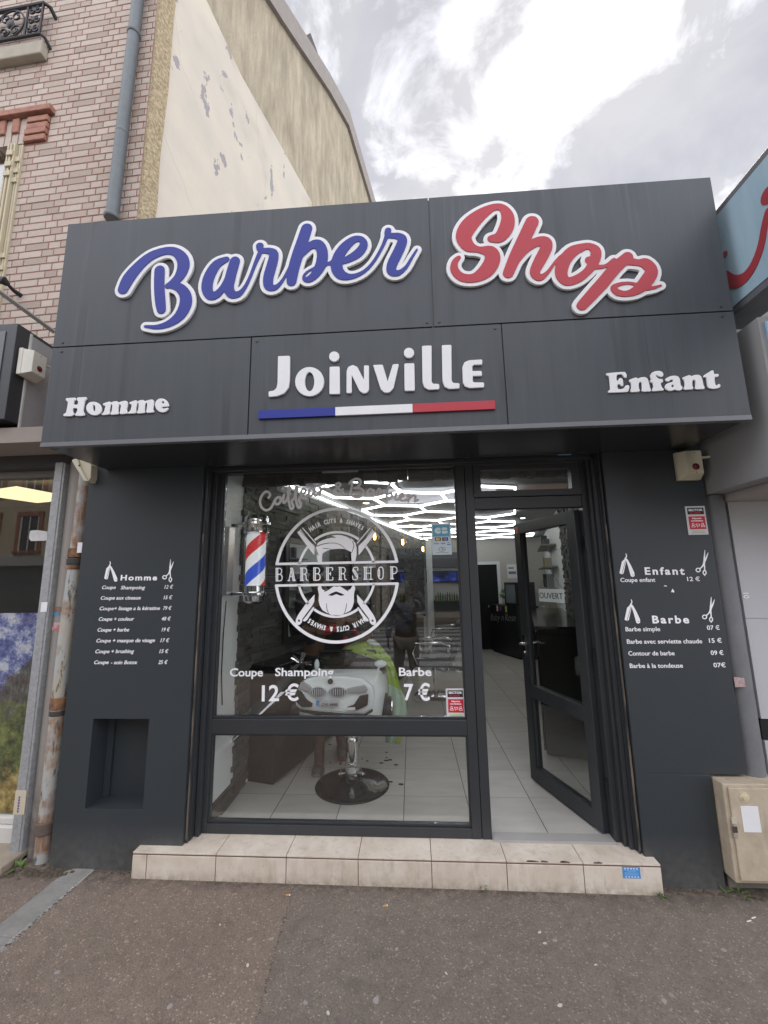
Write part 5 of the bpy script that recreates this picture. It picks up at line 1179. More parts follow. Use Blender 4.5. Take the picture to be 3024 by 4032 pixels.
wl_ = MB(); wl_.box(2.045, 4.5, -.12, .1, .72, 2.028); wl_.box(2.045, 4.5, -.12, .1, -.25, .60); wl_.box(2.03, 4.5, -.06, .1, .60, .72); wl_.box(2.045, 4.5, -.125, -.12, 1.30, 1.302); wl_.build('wall', pale_g.m, rn)
mb = MB(); mb.box(2.04, 4.5, -.115, -.062, .605, .715); mb.build('vent_slot', M['gap'], rn)
mb = MB(); mb.box(2.36, 4.5, -.128, -.121, -.2, 1.05); mb.build('poster_panel', simple('panel_white', (.66,.65,.64), .6), rn)
mb = MB(); fp = [Vector((1.9, .2, -.2)), Vector((6, .2, -.2)), Vector((6, 6, -.2)), Vector((3.6, 6, -.2))]; mb.prism(fp, [p+Vector((0,0,3.65)) for p in fp]); mb.box(1.94, 6, -.35, .2, 2.94, 3.40); mb.build('upper_wall', grn.m, rn)
mb = MB(); mb.box(1.84, 6, -.2, 1.5, 3.451, 3.50); mb.build('parapet', M['concrete'], rn)
text_fit('10', Vector((2.052, -.1212, 1.452)), Vector((2.052, -.1212, 1.418)), YN, .034, 'number', M['vinyl'], rn, offset=.01)
bs = thing('projecting_sign', (1.92, -.9, 3.0), 'pale blue projecting box sign with red curved lettering at the right edge', 'sign')
mb = MB(); mb.box(1.90, 2.08, -2.2, -.42, 3.045, 3.745); mb.build('box', simple('sign_edge', (.13,.135,.145), .5, amt=.2), bs, bevel=.006)
lb = MT('sign_blue', (.33,.48,.56), .45); lb.col(lb.mixc(lb.ramp(lb.noise(1, 5, .6, lb.map((8,8,1.5))), [(.3, 0.0), (.7, 1.0)]), (.30,.44,.52), (.40,.54,.61)))
mb = MB(); mb.box(1.896, 1.8995, -2.16, -.42, 3.09, 3.70); mb.build('face', lb.m, bs)
zr8 = zm(2400, 600, 1.8436)
def sx_poly(strokes, name):
    sh = Shape(.004); 
    for s in strokes:
        o = []
        for x, y, r in s:
            p = on('x', 1.895, *zr8(x, y)); q = on('x', 1.895, *zr8(x, y+20)); o.append((-p.y, p.z, r*abs(p.z-q.z)/20))
        sh.st.append(catmull(o if len(o) > 1 else o*2, 4) if len(o) > 2 else np.array(o*2 if len(o) == 1 else o))
    me = curve_mesh(sh.loops(), .003); place_mesh(me, Vector((1.8935, 0, 0)), Vector((0,-1,0)), EZ, Vector((-1,0,0)), name, simple('mark_red', (.34,.035,.045), .45, amt=.1), bs)
sx_poly([[(840,900,40),(890,938,46),(960,925,44),(1020,865,40),(1070,770,36),(1105,660,33),(1128,525,30),(1150,430,28)]], 'curved_letter')
sx_poly([[(1150,310,62),(1175,300,62)]], 'dot'); sx_poly([[(838,742,26)]], 'dot')
# gas meter box
gb = thing('meter_box', (1.85, -.2, -.1), 'dirty beige gas meter box standing against the right pillar', 'meter box')
gm = MT('dirty_beige', (.47,.40,.30), .7); sp_ = gm.n('ShaderNodeSeparateXYZ'); gm.L.new(gm.pos, sp_.inputs[0])
c = gm.mixc(gm.ramp(gm.noise(9, 6, .65), [(.35, 0.0), (.7, 1.0)]), (.50,.43,.325), (.385,.31,.215)); c = gm.mixc(gm.ramp(gm.noise(1, 5, .6, gm.map((26,26,3))), [(.55, 0.0), (.75, .6)]), c, (.29,.25,.2))
gm.col(c); gm.bump(gm.noise(80, 3), .2, .003)
mb = MB(); mb.box(1.700, 2.16, -.235, .1, -.075, .415); mb.build('case', gm.m, gb, bevel=.006)
mb = MB(); mb.box(1.722, 2.15, -.2465, -.2355, -.058, .398); dr = mb.build('door', gm.m, gb, bevel=.004)
gq = lambda x, y: on('y', -.247, 2300+x/2.2113, 2600+y/2.2113)
k_ = gq(1395, 1192); mb = MB(); mb.lathe([(.026,0),(.026,.004),(.015,.0045),(.014,.011),(.005,.012)], (k_.x, -.2465, k_.z), 20, Matrix.Rotation(R(90), 4, 'X')); mb.build('lock_disc', simple('disc_cream', (.58,.50,.33), .5), dr, smooth=True)
a, b = gq(1360,1270), gq(1545,1498); mb = MB(); mb.box(a.x, b.x, -.2485, -.2466, b.z, a.z); mb.build('paper_label', M['paper'], dr)
for (x0, y0, x1, y1, mt) in ((1278,1365,1332,1425,simple('key_cream', (.5,.45,.36), .6)), (1288,1445,1338,1500,M['grime']), (1298,1505,1340,1550,simple('key_grey', (.3,.28,.25), .6))):
    a, b = gq(x0, y0), gq(x1, y1); mb = MB(); mb.box(a.x, b.x, -.2500, -.2466, b.z, a.z); mb.build('latch', mt, dr, bevel=.002)
mb = MB(); mb.box(1.72, 2.3, -.14, .1, -.30, -.078); tag(mb.build('plinth', simple('old_concrete', (.20,.185,.15), .95, amt=.4, bump=.6)), 'rough concrete footing under the beige meter box', 'footing')

# ================================================================== inside the barber shop
# hexagonal light strips: one connected grid of 45 cm tubes
led = emis('led_white', (.93, .97, 1.0), 3.2)
hexg = thing('hexagon_light', (.3, 3.5, 2.5), 'white glowing honeycomb of light tubes across the shop ceiling', 'ceiling light')
NH = Vector((-.306, 2.22, 2.50)); S_ = .45; A0_ = R(16.6)
dirs = [Vector((math.cos(A0_+R(60*k)), math.sin(A0_+R(60*k)), 0)) for k in range(6)]
# honeycomb vertices on two sub-lattices: type A has edges along dirs 1,3,5; type B along dirs 0,2,4
a1 = dirs[0]*S_-dirs[2]*S_; a2 = dirs[0]*S_-dirs[4]*S_
def inside(p):
    l = -1.366+DI.x/DI.y*(p.y-.62); r_ = 1.33+DI.x/DI.y*(p.y-.125)
    return l+.06 < p.x < r_-.22 and .62 < p.y < 6.95
tubes = MB(); chan = MB()
for i in range(-14, 15):
    for j in range(-14, 15):
        p = NH + a1*i + a2*j          # edges from p along dirs 0,2,4
        for k in (0, 2, 4):
            q = p + dirs[k]*S_
            if inside(p) and inside(q):
                d = (q-p).normalized(); tubes.tube([p+d*.012, q-d*.012], .0125, 6)
                w_ = d.cross(EZ)*.016; lo = [p+w_, q+w_, q-w_, p-w_]; chan.prism([v+Vector((0,0,.0128)) for v in lo], [v+Vector((0,0,.0298)) for v in lo])
tubes.build('light_tubes', led, hexg); chan.build('channel', M['white'], hexg)
lw0 = Vector((-1.366, .62, 0)); st_ = MB()
st_.tube([lw0+NO*.10+DI*.35+Vector((0,0,2.50)), lw0+NO*.10+DI*6.2+Vector((0,0,2.50))], .0125, 6); st_.build('light_strip', led, hexg)
warm = emis('warm_spot', (1.0, .72, .32), 9)
spot0 = thing('downlight', (-.536, 2.167, 2.53), 'round warm downlight in the ceiling near the left stone wall', 'downlight', 'recessed ceiling downlights')
mb = MB(); mb.lathe([(.036,-.004),(.002,-.004)], (-.536,2.167,2.53), 16, caps=True); mb.build('lamp', warm, spot0)
mb = MB(); mb.lathe([(.036,0),(.037,-.006),(.050,-.004),(.052,0)], (-.536,2.167,2.53), 16, caps=False); mb.build('trim_ring', M['white'], spot0)
for (x, y, lab) in ((-.262,3.281,'round warm downlight between the hexagons above the hanging bulbs'), (.018,4.329,'round warm downlight deep in the shop above the grey board'), (.209,.95,'round warm downlight nearest the top of the window'),
    (1.575,2.816,'round warm downlight seen above the open door leaf'), (1.81,3.833,'round warm downlight deep in the shop beyond the door')): dup(spot0, (x, y, 2.53), lab)
bulbm = emis('filament', (1.0, .66, .25), 12); amber = glassmat('amber_glass', (1.0, .88, .66))
pb = thing('pendant_bulb', (-.02, 2.2, 2.53), 'hanging globe bulb with glowing filament nearest the emblem', 'pendant lamp', 'globe bulbs hanging on black flex')
def bulb(root, c):
    x, y, z = c
    mb = MB(); mb.tube([(x,y,2.53),(x,y,z+.11)], .003, 6); mb.build('flex', M['black'], root)
    mb = MB(); mb.lathe([(.012,z+.12),(.016,z+.11),(.016,z+.06),(.013,z+.055)], (x,y,0), 12); mb.build('socket', simple('brass', (.35,.27,.12), .3, 1.0), root, smooth=True)
    mb = MB(); mb.lathe([(.013,z+.055),(.022,z+.045),(.045,z+.015),(.055,z-.015),(.048,z-.045),(.028,z-.065),(.002,z-.070)], (x,y,0), 16); mb.build('globe', amber, root, smooth=True)
    mb = MB(); mb.tube([(x-.008,y,z+.04),(x-.011,y,z-.03),(x,y,z-.04),(x+.011,y,z-.03),(x+.008,y,z+.04)], .005, 6); mb.build('filament', bulbm, root)
z3_ = zm(1500, 2050, 4.0229); z7 = zm(1050, 1980, 2.9105)
bpos = [(z7(1237,385), 2.2, None), (z3_(345,340), 3.2, 'hanging globe bulb with glowing filament in the middle of the row'), (z3_(665,452), 4.2, 'hanging globe bulb with glowing filament farthest from the window')]
for k, (p, yy, lab) in enumerate(bpos):
    q = on('y', yy, *p)
    if k == 0: pb.location = (q.x, yy, 2.53); ORG[pb.name] = Vector(pb.location); bulb(pb, (q.x, yy, q.z)); z00 = q.z
    else:
        t = thing('pendant_bulb', (q.x, yy, 2.53), lab, 'pendant lamp', 'globe bulbs hanging on black flex'); bulb(t, (q.x, yy, q.z))
# barber pole on the left reveal
zp = zm(830, 1950, 4.424); pf = lambda x, y: on('y', .12, *zp(x, y))
cx_ = (pf(620,1100).x+pf(945,1100).x)/2; R_ = (pf(945,1100).x-pf(620,1100).x)/2
pole = thing('barber_pole', (-1.36, .12, 1.42), 'red white and blue striped barber pole with chrome caps inside the window', 'barber pole')
bpm = MT('pole_stripes', (.8,.8,.8), .4); sp_ = bpm.n('ShaderNodeSeparateXYZ'); bpm.L.new(bpm.pos, sp_.inputs[0])
ang = bpm.math('DIVIDE', bpm.math('ARCTAN2', bpm.math('SUBTRACT', sp_.outputs[1], .12), bpm.math('SUBTRACT', sp_.outputs[0], cx_)), 6.2832)
zt_, zb_ = pf(780,690).z, pf(760,1575).z; pitch_ = (zt_-zb_)*1.02
fz = bpm.math('FRACT', bpm.math('ADD', bpm.math('SUBTRACT', bpm.math('DIVIDE', bpm.math('SUBTRACT', sp_.outputs[2], zb_), pitch_), bpm.math('MULTIPLY', ang, .98)), 5.0-.36))
rmp = bpm.n('ShaderNodeValToRGB'); rmp.color_ramp.interpolation = 'CONSTANT'; e = rmp.color_ramp.elements
for _ in range(3): e.new(.5)
for el, (p_, c_) in zip(e, ((0, (.03,.08,.50)), (.245, (.72,.74,.76)), (.50, (.50,.02,.03)), (.745, (.72,.74,.76)), (.98, (.03,.08,.50)))): el.position = p_; el.color = (*c_, 1)
bpm.L.new(fz, rmp.inputs[0]); bpm.col(rmp.outputs[0]); bpm.L.new(rmp.outputs[0], bpm.b.inputs['Emission Color']); bpm.b.inputs['Emission Strength'].default_value = .30
mb = MB(); mb.lathe([(R_, zb_), (R_, zt_)], (cx_, .12, 0), 28); mb.build('striped_cylinder', bpm.m, pole, smooth=True)
mb = MB(); mb.lathe([(R_+.012, zb_-.005), (R_+.012, zt_+.01)], (cx_, .12, 0), 28, caps=False); mb.build('glass_tube', glassmat('clear_tube', (.99,.99,.99), .8), pole, smooth=True)
z_t = pf(850,355).z; z_r = pf(850,520).z
mb = MB(); mb.lathe([(R_+.002, zt_+.004), (R_+.020, zt_+.014), (R_+.022, z_r-.012), (R_+.032, z_r), (R_+.030, z_r+.016), (R_+.018, z_r+.022), (R_+.018, z_t-.02), (R_+.008, z_t-.004), (.004, z_t)], (cx_, .12, 0), 28); mb.build('top_cap', M['chrome'], pole, smooth=True)
z_b = pf(760,1885).z
mb = MB(); mb.lathe([(.004, z_b-.006), (R_*.75, z_b), (R_+.006, z_b+.02), (R_+.010, z_b+.055), (R_+.022, z_b+.062), (R_+.022, z_b+.078), (R_+.002, z_b+.085), (R_+.002, zb_-.002)], (cx_, .12, 0), 28); mb.build('bottom_cap', M['chrome'], pole, smooth=True)
mb = MB(); mb.box(-1.362, -1.325, .07, .17, pf(300,1740).z, pf(350,560).z); mb.build('back_plate', simple('plate_chromed', (.45,.45,.44), .3, .6), pole, bevel=.004)
for z in (z_r, z_b+.07):
    mb = MB(); mb.box(-1.33, cx_, .10, .14, z-.012, z+.012); mb.build('bracket', M['chrome'], pole, bevel=.004)
mb = MB(); mb.tube([(-1.34, .10, 1.44), (-1.345, .09, 1.2), (-1.35, .10, .95), (-1.352, .14, .72)], .004, 6); mb.build('cable', M['black'], pole, smooth=True)
mb = MB(); mb.box(-1.361, -1.352, .05, .11, 1.10, 1.22); tag(mb.build('wall_switch', M['white'], bevel=.004), 'white wall switch on the left reveal below the barber pole', 'switch')
# dark cabinet along the left wall, mirrors above
def oblbox(name, u0, u1, z0, z1, th, mat, parent=None, off=0.0, bevel=.004, base=None):
    a = (base or lw0)+DI*u0+NO*off; b = a+DI*(u1-u0); n = NO*th; lo = [a, b, b+n, a+n]
    mb = MB(); mb.prism([p+Vector((0,0,z0)) for p in lo], [p+Vector((0,0,z1)) for p in lo]); return mb.build(name, mat, parent, bevel=bevel)
cab = thing('cabinet', tuple(lw0+DI*2.6), 'long dark brown base cabinet under the mirrors along the left stone wall', 'cabinet')
wood = simple('dark_wood', (.022,.017,.014), .4, amt=.2)
oblbox('carcass', .03, 5.4, 0.03, .86, .26, wood, cab); oblbox('worktop', .0, 5.43, .861, .90, .29, M['blackgloss'], cab)
oblbox('plinth', .05, 5.38, 0, .029, .23, M['black'], cab)
mirm = MT('mirror', (.55,.56,.56), .03, 1.0).m
for k in range(3):
    u = .45+k*1.65; mt_ = thing('wall_mirror', tuple(lw0+DI*(u+.5)+Vector((0,0,1.0))), ('dark framed mirror nearest the window on the left stone wall', 'dark framed mirror in the middle of the left stone wall', 'dark framed mirror farthest back on the left stone wall')[k], 'mirror', 'framed mirrors on the stone wall')
    oblbox('frame', u, u+1.0, 1.0, 2.0, .03, M['black'], mt_, .035); oblbox('mirror_glass', u+.06, u+.94, 1.06, 1.94, .004, mirm, mt_, .0655, 0)
# counter with lettering
cA, cB = Vector((1.734, 6.85, 0)), Vector((2.081, 5.762, 0))
ce = (cB-cA).normalized(); cn = Vector((-ce.y, ce.x, 0)); cn = -cn if cn.x > 0 else cn; cn2 = -cn
cnt = thing('counter', tuple((cA+cB)/2+cn2*.3), 'black reception counter with silver script lettering seen through the doorway', 'counter')
def cbox(name, u0, u1, d0, d1, z0, z1, mat, bevel=.004, parent=None):
    lo = [cA+ce*u0+cn2*d0, cA+ce*u1+cn2*d0, cA+ce*u1+cn2*d1, cA+ce*u0+cn2*d1]
    mb = MB(); mb.prism([p+Vector((0,0,z0)) for p in lo], [p+Vector((0,0,z1)) for p in lo]); return mb.build(name, mat, parent if parent is not None else cnt, bevel=bevel)
Lc = (cB-cA).length
cbox('front', 0, Lc, 0, .5, .03, 1.02, M['black']); cbox('plinth', .04, Lc-.04, .03, .5, 0, .029, M['gap']); 
zd = zm(1880, 2050, 3.16); cq = lambda x, y: onp(cn, cA, *zd(x, y))
text_fit('Baby n', cq(165,1240), cq(330,1245), cn, .15, 'lettering', simple('silver', (.45,.45,.45), .35, .6), cnt, offset=-.006, shear=.35, lift=.003)
text_fit('Rose', cq(345,1248), cq(482,1250), cn, .15, 'lettering', simple('silver', (.45,.45,.45), .35, .6), cnt, offset=-.006, shear=.35, lift=.003)
for (x, y, w_, h_, c_, nm) in ((135,1050,.05,.05,(.6,.6,.6),'notice'), (238,1055,.06,.12,(.6,.58,.56),'notice'), (278,1060,.05,.10,(.35,.06,.15),'notice'), (345,1065,.06,.12,(.45,.5,.1),'notice')):
    p = cq(x, y); mb = MB(); q = [p+cn*.002, p+cn*.002+ce*w_, p+cn*.002+ce*w_-EZ*h_, p+cn*.002-EZ*h_]; mb.prism(q, [v+cn*.002 for v in q]); mb.build(nm, simple('notice_c', c_, .6), cnt)
fr_ = thing('display_fridge', tuple(cA+ce*(Lc*.72)+cn2*.25+Vector((0,0,1.02))), 'small black display fridge standing on the reception counter', 'fridge')
cbox('case', Lc*.55, Lc*1.0, .05, .45, 1.022, 1.50, M['black'], .006, fr_); cbox('glass_door', Lc*.62, Lc*.93, .038, .049, 1.08, 1.45, simple('fridge_glass', (.14,.17,.18), .15), .003, fr_)
pln = thing('potted_plant', tuple(cA+ce*.38+cn2*.2+Vector((0,0,1.02))), 'leafy green plant on a thin stand on the reception counter', 'plant')
pc_ = Vector(pln.location); mb = MB(); mb.lathe([(.05,0),(.055,.01),(.01,.02),(.01,.12),(.06,.14),(.065,.2),(.055,.2)], tuple(pc_), 14); mb.build('pot', simple('glass_pot', (.25,.24,.2), .2), pln, smooth=True)
leafm = simple('leaf_green', (.10,.17,.03), .5, amt=.35); random.seed(9); mb = MB()
for k in range(70):
    a = random.uniform(0, 6.28); e = random.uniform(-.3, 1.2); ln = random.uniform(.10, .20); d = Vector((math.cos(a)*math.cos(e), math.sin(a)*math.cos(e), math.sin(e)))
    b = pc_+Vector((0,0,.22))+d*.04; sd = d.cross(EZ).normalized()*.012; m_ = b+d*ln*.5+Vector((0,0,.02)); tp_ = b+d*ln+Vector((0,0,-.05))
    mb.add([b, m_+sd, tp_, m_-sd], [(0,1,2,3)])
mb.build('foliage', leafm, pln)
# back wall furniture
Yb = 7.09; zbk = lambda x, y, z=z3_: on('y', Yb-.05, *z(x, y))
a, b = zbk(632,512), zbk(1240,742); mb = MB(); mb.box(a.x, 1.32, Yb-.06, Yb, b.z, a.z); tag(mb.build('wall_board', simple('board_grey', (.09,.09,.10), .3), bevel=.004), 'dark grey glossy board high on the back wall', 'board')
a, b = zbk(710,800), zbk(1245,970); tv = thing('television', (a.x+.5, Yb-.06, b.z), 'wide dark television glowing blue on the back wall above the bottles', 'television')
mb = MB(); mb.box(a.x, 1.32, Yb-.07, Yb-.01, b.z, a.z); mb.build('case', M['blackgloss'], tv, bevel=.004)
tvm = MT('tv_picture', (.01,.01,.02), .2); tvn = tvm.ramp(tvm.noise(4, 4), [(.42, (.002,.002,.006)), (.56, (.01,.02,.12)), (.70, (.12,.14,.45))]); tvm.L.new(tvn, tvm.b.inputs['Emission Color']); tvm.b.inputs['Emission Strength'].default_value = .9
mb = MB(); mb.box(a.x+.02, 1.30, Yb-.074, Yb-.0705, b.z+.02, a.z-.02); mb.build('screen', tvm.m, tv)
sz = zbk(1170,1262).z
shelf = thing('shelf', (.85, 6.9, 0), 'dark back counter carrying bottles below the television', 'shelf')
mb = MB(); mb.box(.50, 1.40, 6.72, 7.08, sz-.04, sz); mb.build('top', M['black'], shelf, bevel=.004)
mb = MB(); mb.box(.52, 1.38, 6.76, 7.08, 0, sz-.0405); mb.build('cabinet', M['black'], shelf)
random.seed(21); bcol = [(.02,.16,.04),(.02,.02,.02),(.03,.12,.04),(.3,.3,.3),(.05,.04,.04),(.25,.12,.03),(.10,.02,.02),(.02,.03,.10)]
bnames = ['green', 'black', 'dark green', 'pale grey', 'blackish', 'amber', 'dark red', 'navy']
for k in range(15):
    ci = (k*5+k//3) % 8; x = .55+k*.053; h_ = random.uniform(.14, .21); t = thing('bottle', (x, 6.86, sz), '%s hairdressing bottle, number %d from the left on the back counter' % (bnames[ci], k+1) if False else bnames[ci]+' hairdressing bottle in the row below the television', 'bottle', 'bottles on the back counter')
    mb = MB(); mb.lathe([(.018,0),(.020,.01),(.020,h_*.68),(.009,h_*.80),(.009,h_*.84)], (x,6.86,sz), 12); mb.build('body', simple('bottle_c%d' % k, bcol[ci], .25), t, smooth=True)
    mb = MB(); mb.lathe([(.010,h_*.841),(.010,h_)], (x,6.86,sz), 10); mb.build('cap', M['black'] if k % 3 else M['chrome'], t, smooth=True)
mb = MB(); a, b = zd(5,550), zd(282,1330)
a = on('y', Yb-.01, *zd(-60,550)); b = on('y', Yb-.01, *zd(282,1280)); dw = thing('back_doorway', ((a.x+b.x)/2, Yb, 0), 'dark doorway with white frame in the back wall', 'doorway')
mb.box(a.x, b.x, Yb-.012, Yb, 0, a.z); mb.build('opening', M['gap'], dw)
mb = MB(); mb.box(b.x, b.x+.07, Yb-.03, Yb, 0, a.z+.07); mb.box(a.x, b.x, Yb-.03, Yb, a.z+.0, a.z+.07); mb.build('frame', M['wallwhite'], dw)
a = on('y', Yb-.01, *zd(365,545)); b = on('y', Yb-.01, *zd(495,715)); ntc = thing('wall_notice', ((a.x+b.x)/2, Yb, b.z), 'white printed notice on the back wall right of the dark doorway', 'notice')
mb = MB(); mb.box(a.x, b.x, Yb-.008, Yb-.001, b.z, a.z); mb.build('sheet', M['paper'], ntc)
for k, v in enumerate((.68, .38, .3)):
    mb = MB(); zz = b.z+(a.z-b.z)*v; mb.box(a.x+.03, a.x+(b.x-a.x)*(.7 if k == 0 else .92), Yb-.0095, Yb-.0082, zz, zz+.035); mb.build('printed_line', simple('ink_grey', (.2,.2,.2), .6), ntc)
mb = MB(); mb.box(.36, .50, 6.95, 7.09, 0, 2.53); tag(mb.build('column', M['wallwhite'], bevel=.004), 'white column beside the television at the back of the shop', 'column')
# things on the right wall seen through the door glass
rw0 = Vector((1.33, .125, 0)); 
shf = thing('product_shelf', tuple(rw0+DI*4.6-NO*.15+Vector((0,0,1.2))), 'wall shelves with hairdressing products seen through the door glass', 'shelf')
for k in range(4): oblbox('board', 3.6, 5.2, 1.05+k*.34, 1.07+k*.34, -.22, simple('shelf_grey', (.3,.3,.28), .6), shf, -.005, .002, rw0)
random.seed(4)
for k in range(10):
    u = 3.65+.15*k; kk = k % 4; hh_ = random.uniform(.12, .26); oblbox('product', u, u+.10, 1.0705+kk*.34, 1.07+kk*.34+hh_, -.10, simple('prod%d' % k, random.choice([(.4,.38,.3),(.35,.25,.05),(.05,.05,.05),(.3,.3,.3),(.1,.1,.12)]), .5), shf, -.06, .004, rw0)
sbd = thing('sideboard', tuple(rw0+DI*2.2-NO*.2), 'tall black sideboard along the right wall behind the glass door', 'sideboard')
oblbox('carcass', .95, 3.5, .03, 1.10, -.42, M['black'], sbd, -.01, .01, rw0); oblbox('top', .93, 3.52, 1.101, 1.13, -.45, M['blackgloss'], sbd, -.005, .004, rw0)
for k in range(4): oblbox('cabinet_door', .97+k*.63, 1.575+k*.63, .06, 1.07, -.018, M['blackgloss'], sbd, -.4305, .004, rw0)
# salon chairs
def salon_chair(loc, rz, label):
    t = thing('salon_chair', loc, label, 'chair', 'black salon chairs with chrome bases'); o = Vector(loc)
    T = Matrix.Translation(o) @ Matrix.Rotation(rz, 4, 'Z')
    mb = MB(); mb.lathe([(.29,0),(.30,.012),(.28,.022),(.06,.05),(.05,.07)], (0,0,0), 28, T); mb.build('base_plate', M['chrome'], t, smooth=True)
    mb = MB(); mb.lathe([(.035,.06),(.035,.40)], (0,0,0), 14, T); mb.build('column', M['chrome'], t, smooth=True)
    mb = MB(); mb.box(-.26, .26, -.26, .26, .41, .53, T=T); mb.build('seat', M['blackgloss'], t, bevel=.04, seg=3)
    mb = MB(); mb.box(-.25, .25, .22, .31, .56, 1.02, T=T @ Matrix.Translation((0,.22,.56)) @ Matrix.Rotation(R(-12), 4, 'X') @ Matrix.Translation((0,-.22,-.56))); mb.build('backrest', M['blackgloss'], t, bevel=.03, seg=3)
    for s in (-1, 1):
        mb = MB(); mb.tube([T @ Vector(p) for p in ((s*.29,.24,.45), (s*.29,.24,.70), (s*.29,.12,.74), (s*.29,-.22,.72), (s*.29,-.26,.60), (s*.29,-.2,.46))], .018, 8); mb.build('armrest', M['chrome'], t, smooth=True)
    mb = MB(); mb.tube([T @ Vector(p) for p in ((-.2,-.26,.40), (-.19,-.42,.16), (.19,-.42,.16), (.2,-.26,.40))], .013, 8); mb.build('footrest', M['chrome'], t, smooth=True)
    return t
salon_chair((.30, 3.2, 0), R(-100), 'nearer black salon chair with chrome base in the middle of the shop')
salon_chair((.62, 4.9, 0), R(-100), 'farther black salon chair near the back of the shop')
# ------------------------------------------------------------------ child's car chair
CC = Vector((-.50, .62, 0))
chair = thing('child_barber_chair', tuple(CC), 'white toy car on a chrome and black hydraulic barber chair base', 'barber chair')
mb = MB(); mb.lathe([(.286,0),(.288,.008),(.280,.018),(.262,.024),(.20,.032),(.10,.048),(.06,.075),(.055,.09)], tuple(CC), 48); mb.build('base_plate', M['blackgloss'], chair, smooth=True)
mb = MB(); mb.lathe([(.062,.088),(.062,.10),(.055,.105),(.052,.33),(.050,.345),(.044,.355)], tuple(CC), 32); mb.build('cylinder', M['chrome'], chair, smooth=True)
mb = MB(); mb.lathe([(.044,.356),(.046,.37),(.030,.375),(.020,.378),(.017,.50)], tuple(CC), 24); mb.build('piston', M['chrome'], chair, smooth=True)
mb = MB(); mb.tube([CC+Vector(p) for p in ((-.085,-.07,.105),(-.075,-.075,.16),(.075,-.075,.165),(.085,-.07,.11))], .006, 8); mb.tube([CC+Vector(p) for p in ((-.10,-.06,.105),(-.05,-.04,.105))], .009, 8); mb.tube([CC+Vector(p) for p in ((.05,-.04,.11),(.10,-.06,.11))], .009, 8); mb.build('pedal', M['chrome'], chair, smooth=True)
cyf, cyr = .36, 1.05; CX = -.565
carm = MT('toy_car_white', (.80,.85,.84), .25); carm.vary(5, .03)
def ring(y, pts): return [Vector((CX+x, y, z)) for x, z in pts]
def section(hw, zb, zs, zt, tw):     # half outline mirrored: bottom, sill, shoulder, top
    h = [(hw*.80, zb), (hw*.97, zb+.03), (hw, zb+.10), (hw*.985, zs), (hw*.94, zs+.025), (tw, zt)]
    return [(-x, z) for x, z in reversed(h)] + h if False else h + [(-x, z) for x, z in reversed(h)]
secs = [(cyf+.0, section(.250,.535,.64,.675,.19)), (cyf+.04, section(.300,.515,.685,.735,.24)), (cyf+.12, section(.332,.51,.715,.785,.27)), (cyf+.24, section(.345,.51,.74,.825,.28)), (cyf+.36, section(.348,.51,.755,.845,.28)), (cyf+.37, section(.348,.51,.755,.775,.28)), (cyr, section(.345,.51,.77,.79,.28)), (cyr+.12, section(.30,.54,.72,.74,.25))]
mb = MB(); prev = None; n = 12
for y, s in secs:
    b0 = len(mb.v); mb.v += [tuple(p) for p in ring(y, s)]
    if prev is not None:
        for i in range(n): mb.f.append((prev+i, prev+(i+1) % n, b0+(i+1) % n, b0+i)); mb.m.append(0)
    else: mb.f.append(tuple(b0+i for i in range(n))); mb.m.append(0)
    prev = b0
mb.f.append(tuple(prev+n-1-i for i in range(n))); mb.m.append(0)
body = mb.build('car_body', carm.m, chair, bevel=.006, smooth=True)
plq = zm(1050, 2200, 2.07375)
yf = cyf-.004; cfp = lambda x, y, yy=None: on('y', yf if yy is None else yy, *plq(x, y))
class PF(PlaneY):
    pass
def car_flat(name, pts, mat, y0, d=.012, parent=body, bevel=.002):
    pl = PlaneY(y0, plq); sh = Shape(.003); sh.po = [pl.poly(p) if isinstance(p, list) else pl.ell(*p) for p in pts]; return put_y(sh.loops(-.001), y0+d, d+.02, name, mat, parent, bevel)
# front mask gives the snub car face its outline
fm = PlaneY(.352, plq); sh = Shape(.003); sh.po = [fm.poly([(232,1130),(255,1060),(275,1015),(320,985),(420,965),(640,965),(780,985),(820,1015),(868,1060),(880,1150),(862,1225),(800,1262),(640,1262),(420,1245),(270,1232),(235,1200)])]
put_y(sh.loops(-.012), .43, .075, 'bumper', carm.m, body, .012)
yv = .352
car_flat('air_intake', [[(244,1065),(285,1085),(330,1150),(375,1180),(372,1205),(290,1205),(245,1160)]], M['black'], yv)
car_flat('air_intake', [[(832,1105),(760,1120),(715,1190),(660,1210),(668,1226),(735,1232),(825,1190)]], M['black'], yv)
silv = simple('grille_silver', (.62,.64,.66), .25, .35)
for (cx, rx) in ((424, 66), (582, 76)):
    kg = car_flat('grille', [(cx,1085,rx,43)], silv, yv-.004)
    pl = PlaneY(yv-.016, plq); sh = Shape(.0025); sh.po = [pl.ell(cx,1085,rx-8,36)]; put_y(sh.loops(-.001), yv-.0245, .003, 'grille_back', simple('grille_dark', (.03,.035,.06), .4), kg)
    for k in range(-3, 4):
        x = cx+k*(rx-10)/3.6; a, b = pl.p(x, 1085-30*math.sqrt(max(.1, 1-(k/4.1)**2))), pl.p(x, 1085+30*math.sqrt(max(.1, 1-(k/4.1)**2)))
        mb = MB(); mb.tube([(a[0], yv-.029, a[1]), (b[0], yv-.029, b[1])], .0042, 6); mb.build('grille_bar', silv, kg)
hlm = simple('headlight', (.42,.44,.45), .12, .3)
car_flat('headlight', [[(286,1003),(300,1003),(345,1030),(372,1058),(362,1082),(318,1072),(268,1052)]], hlm, yv-.002)
car_flat('headlight', [[(655,1058),(700,1048),(800,1030),(826,1068),(815,1085),(740,1092),(662,1090)]], hlm, yv-.002)
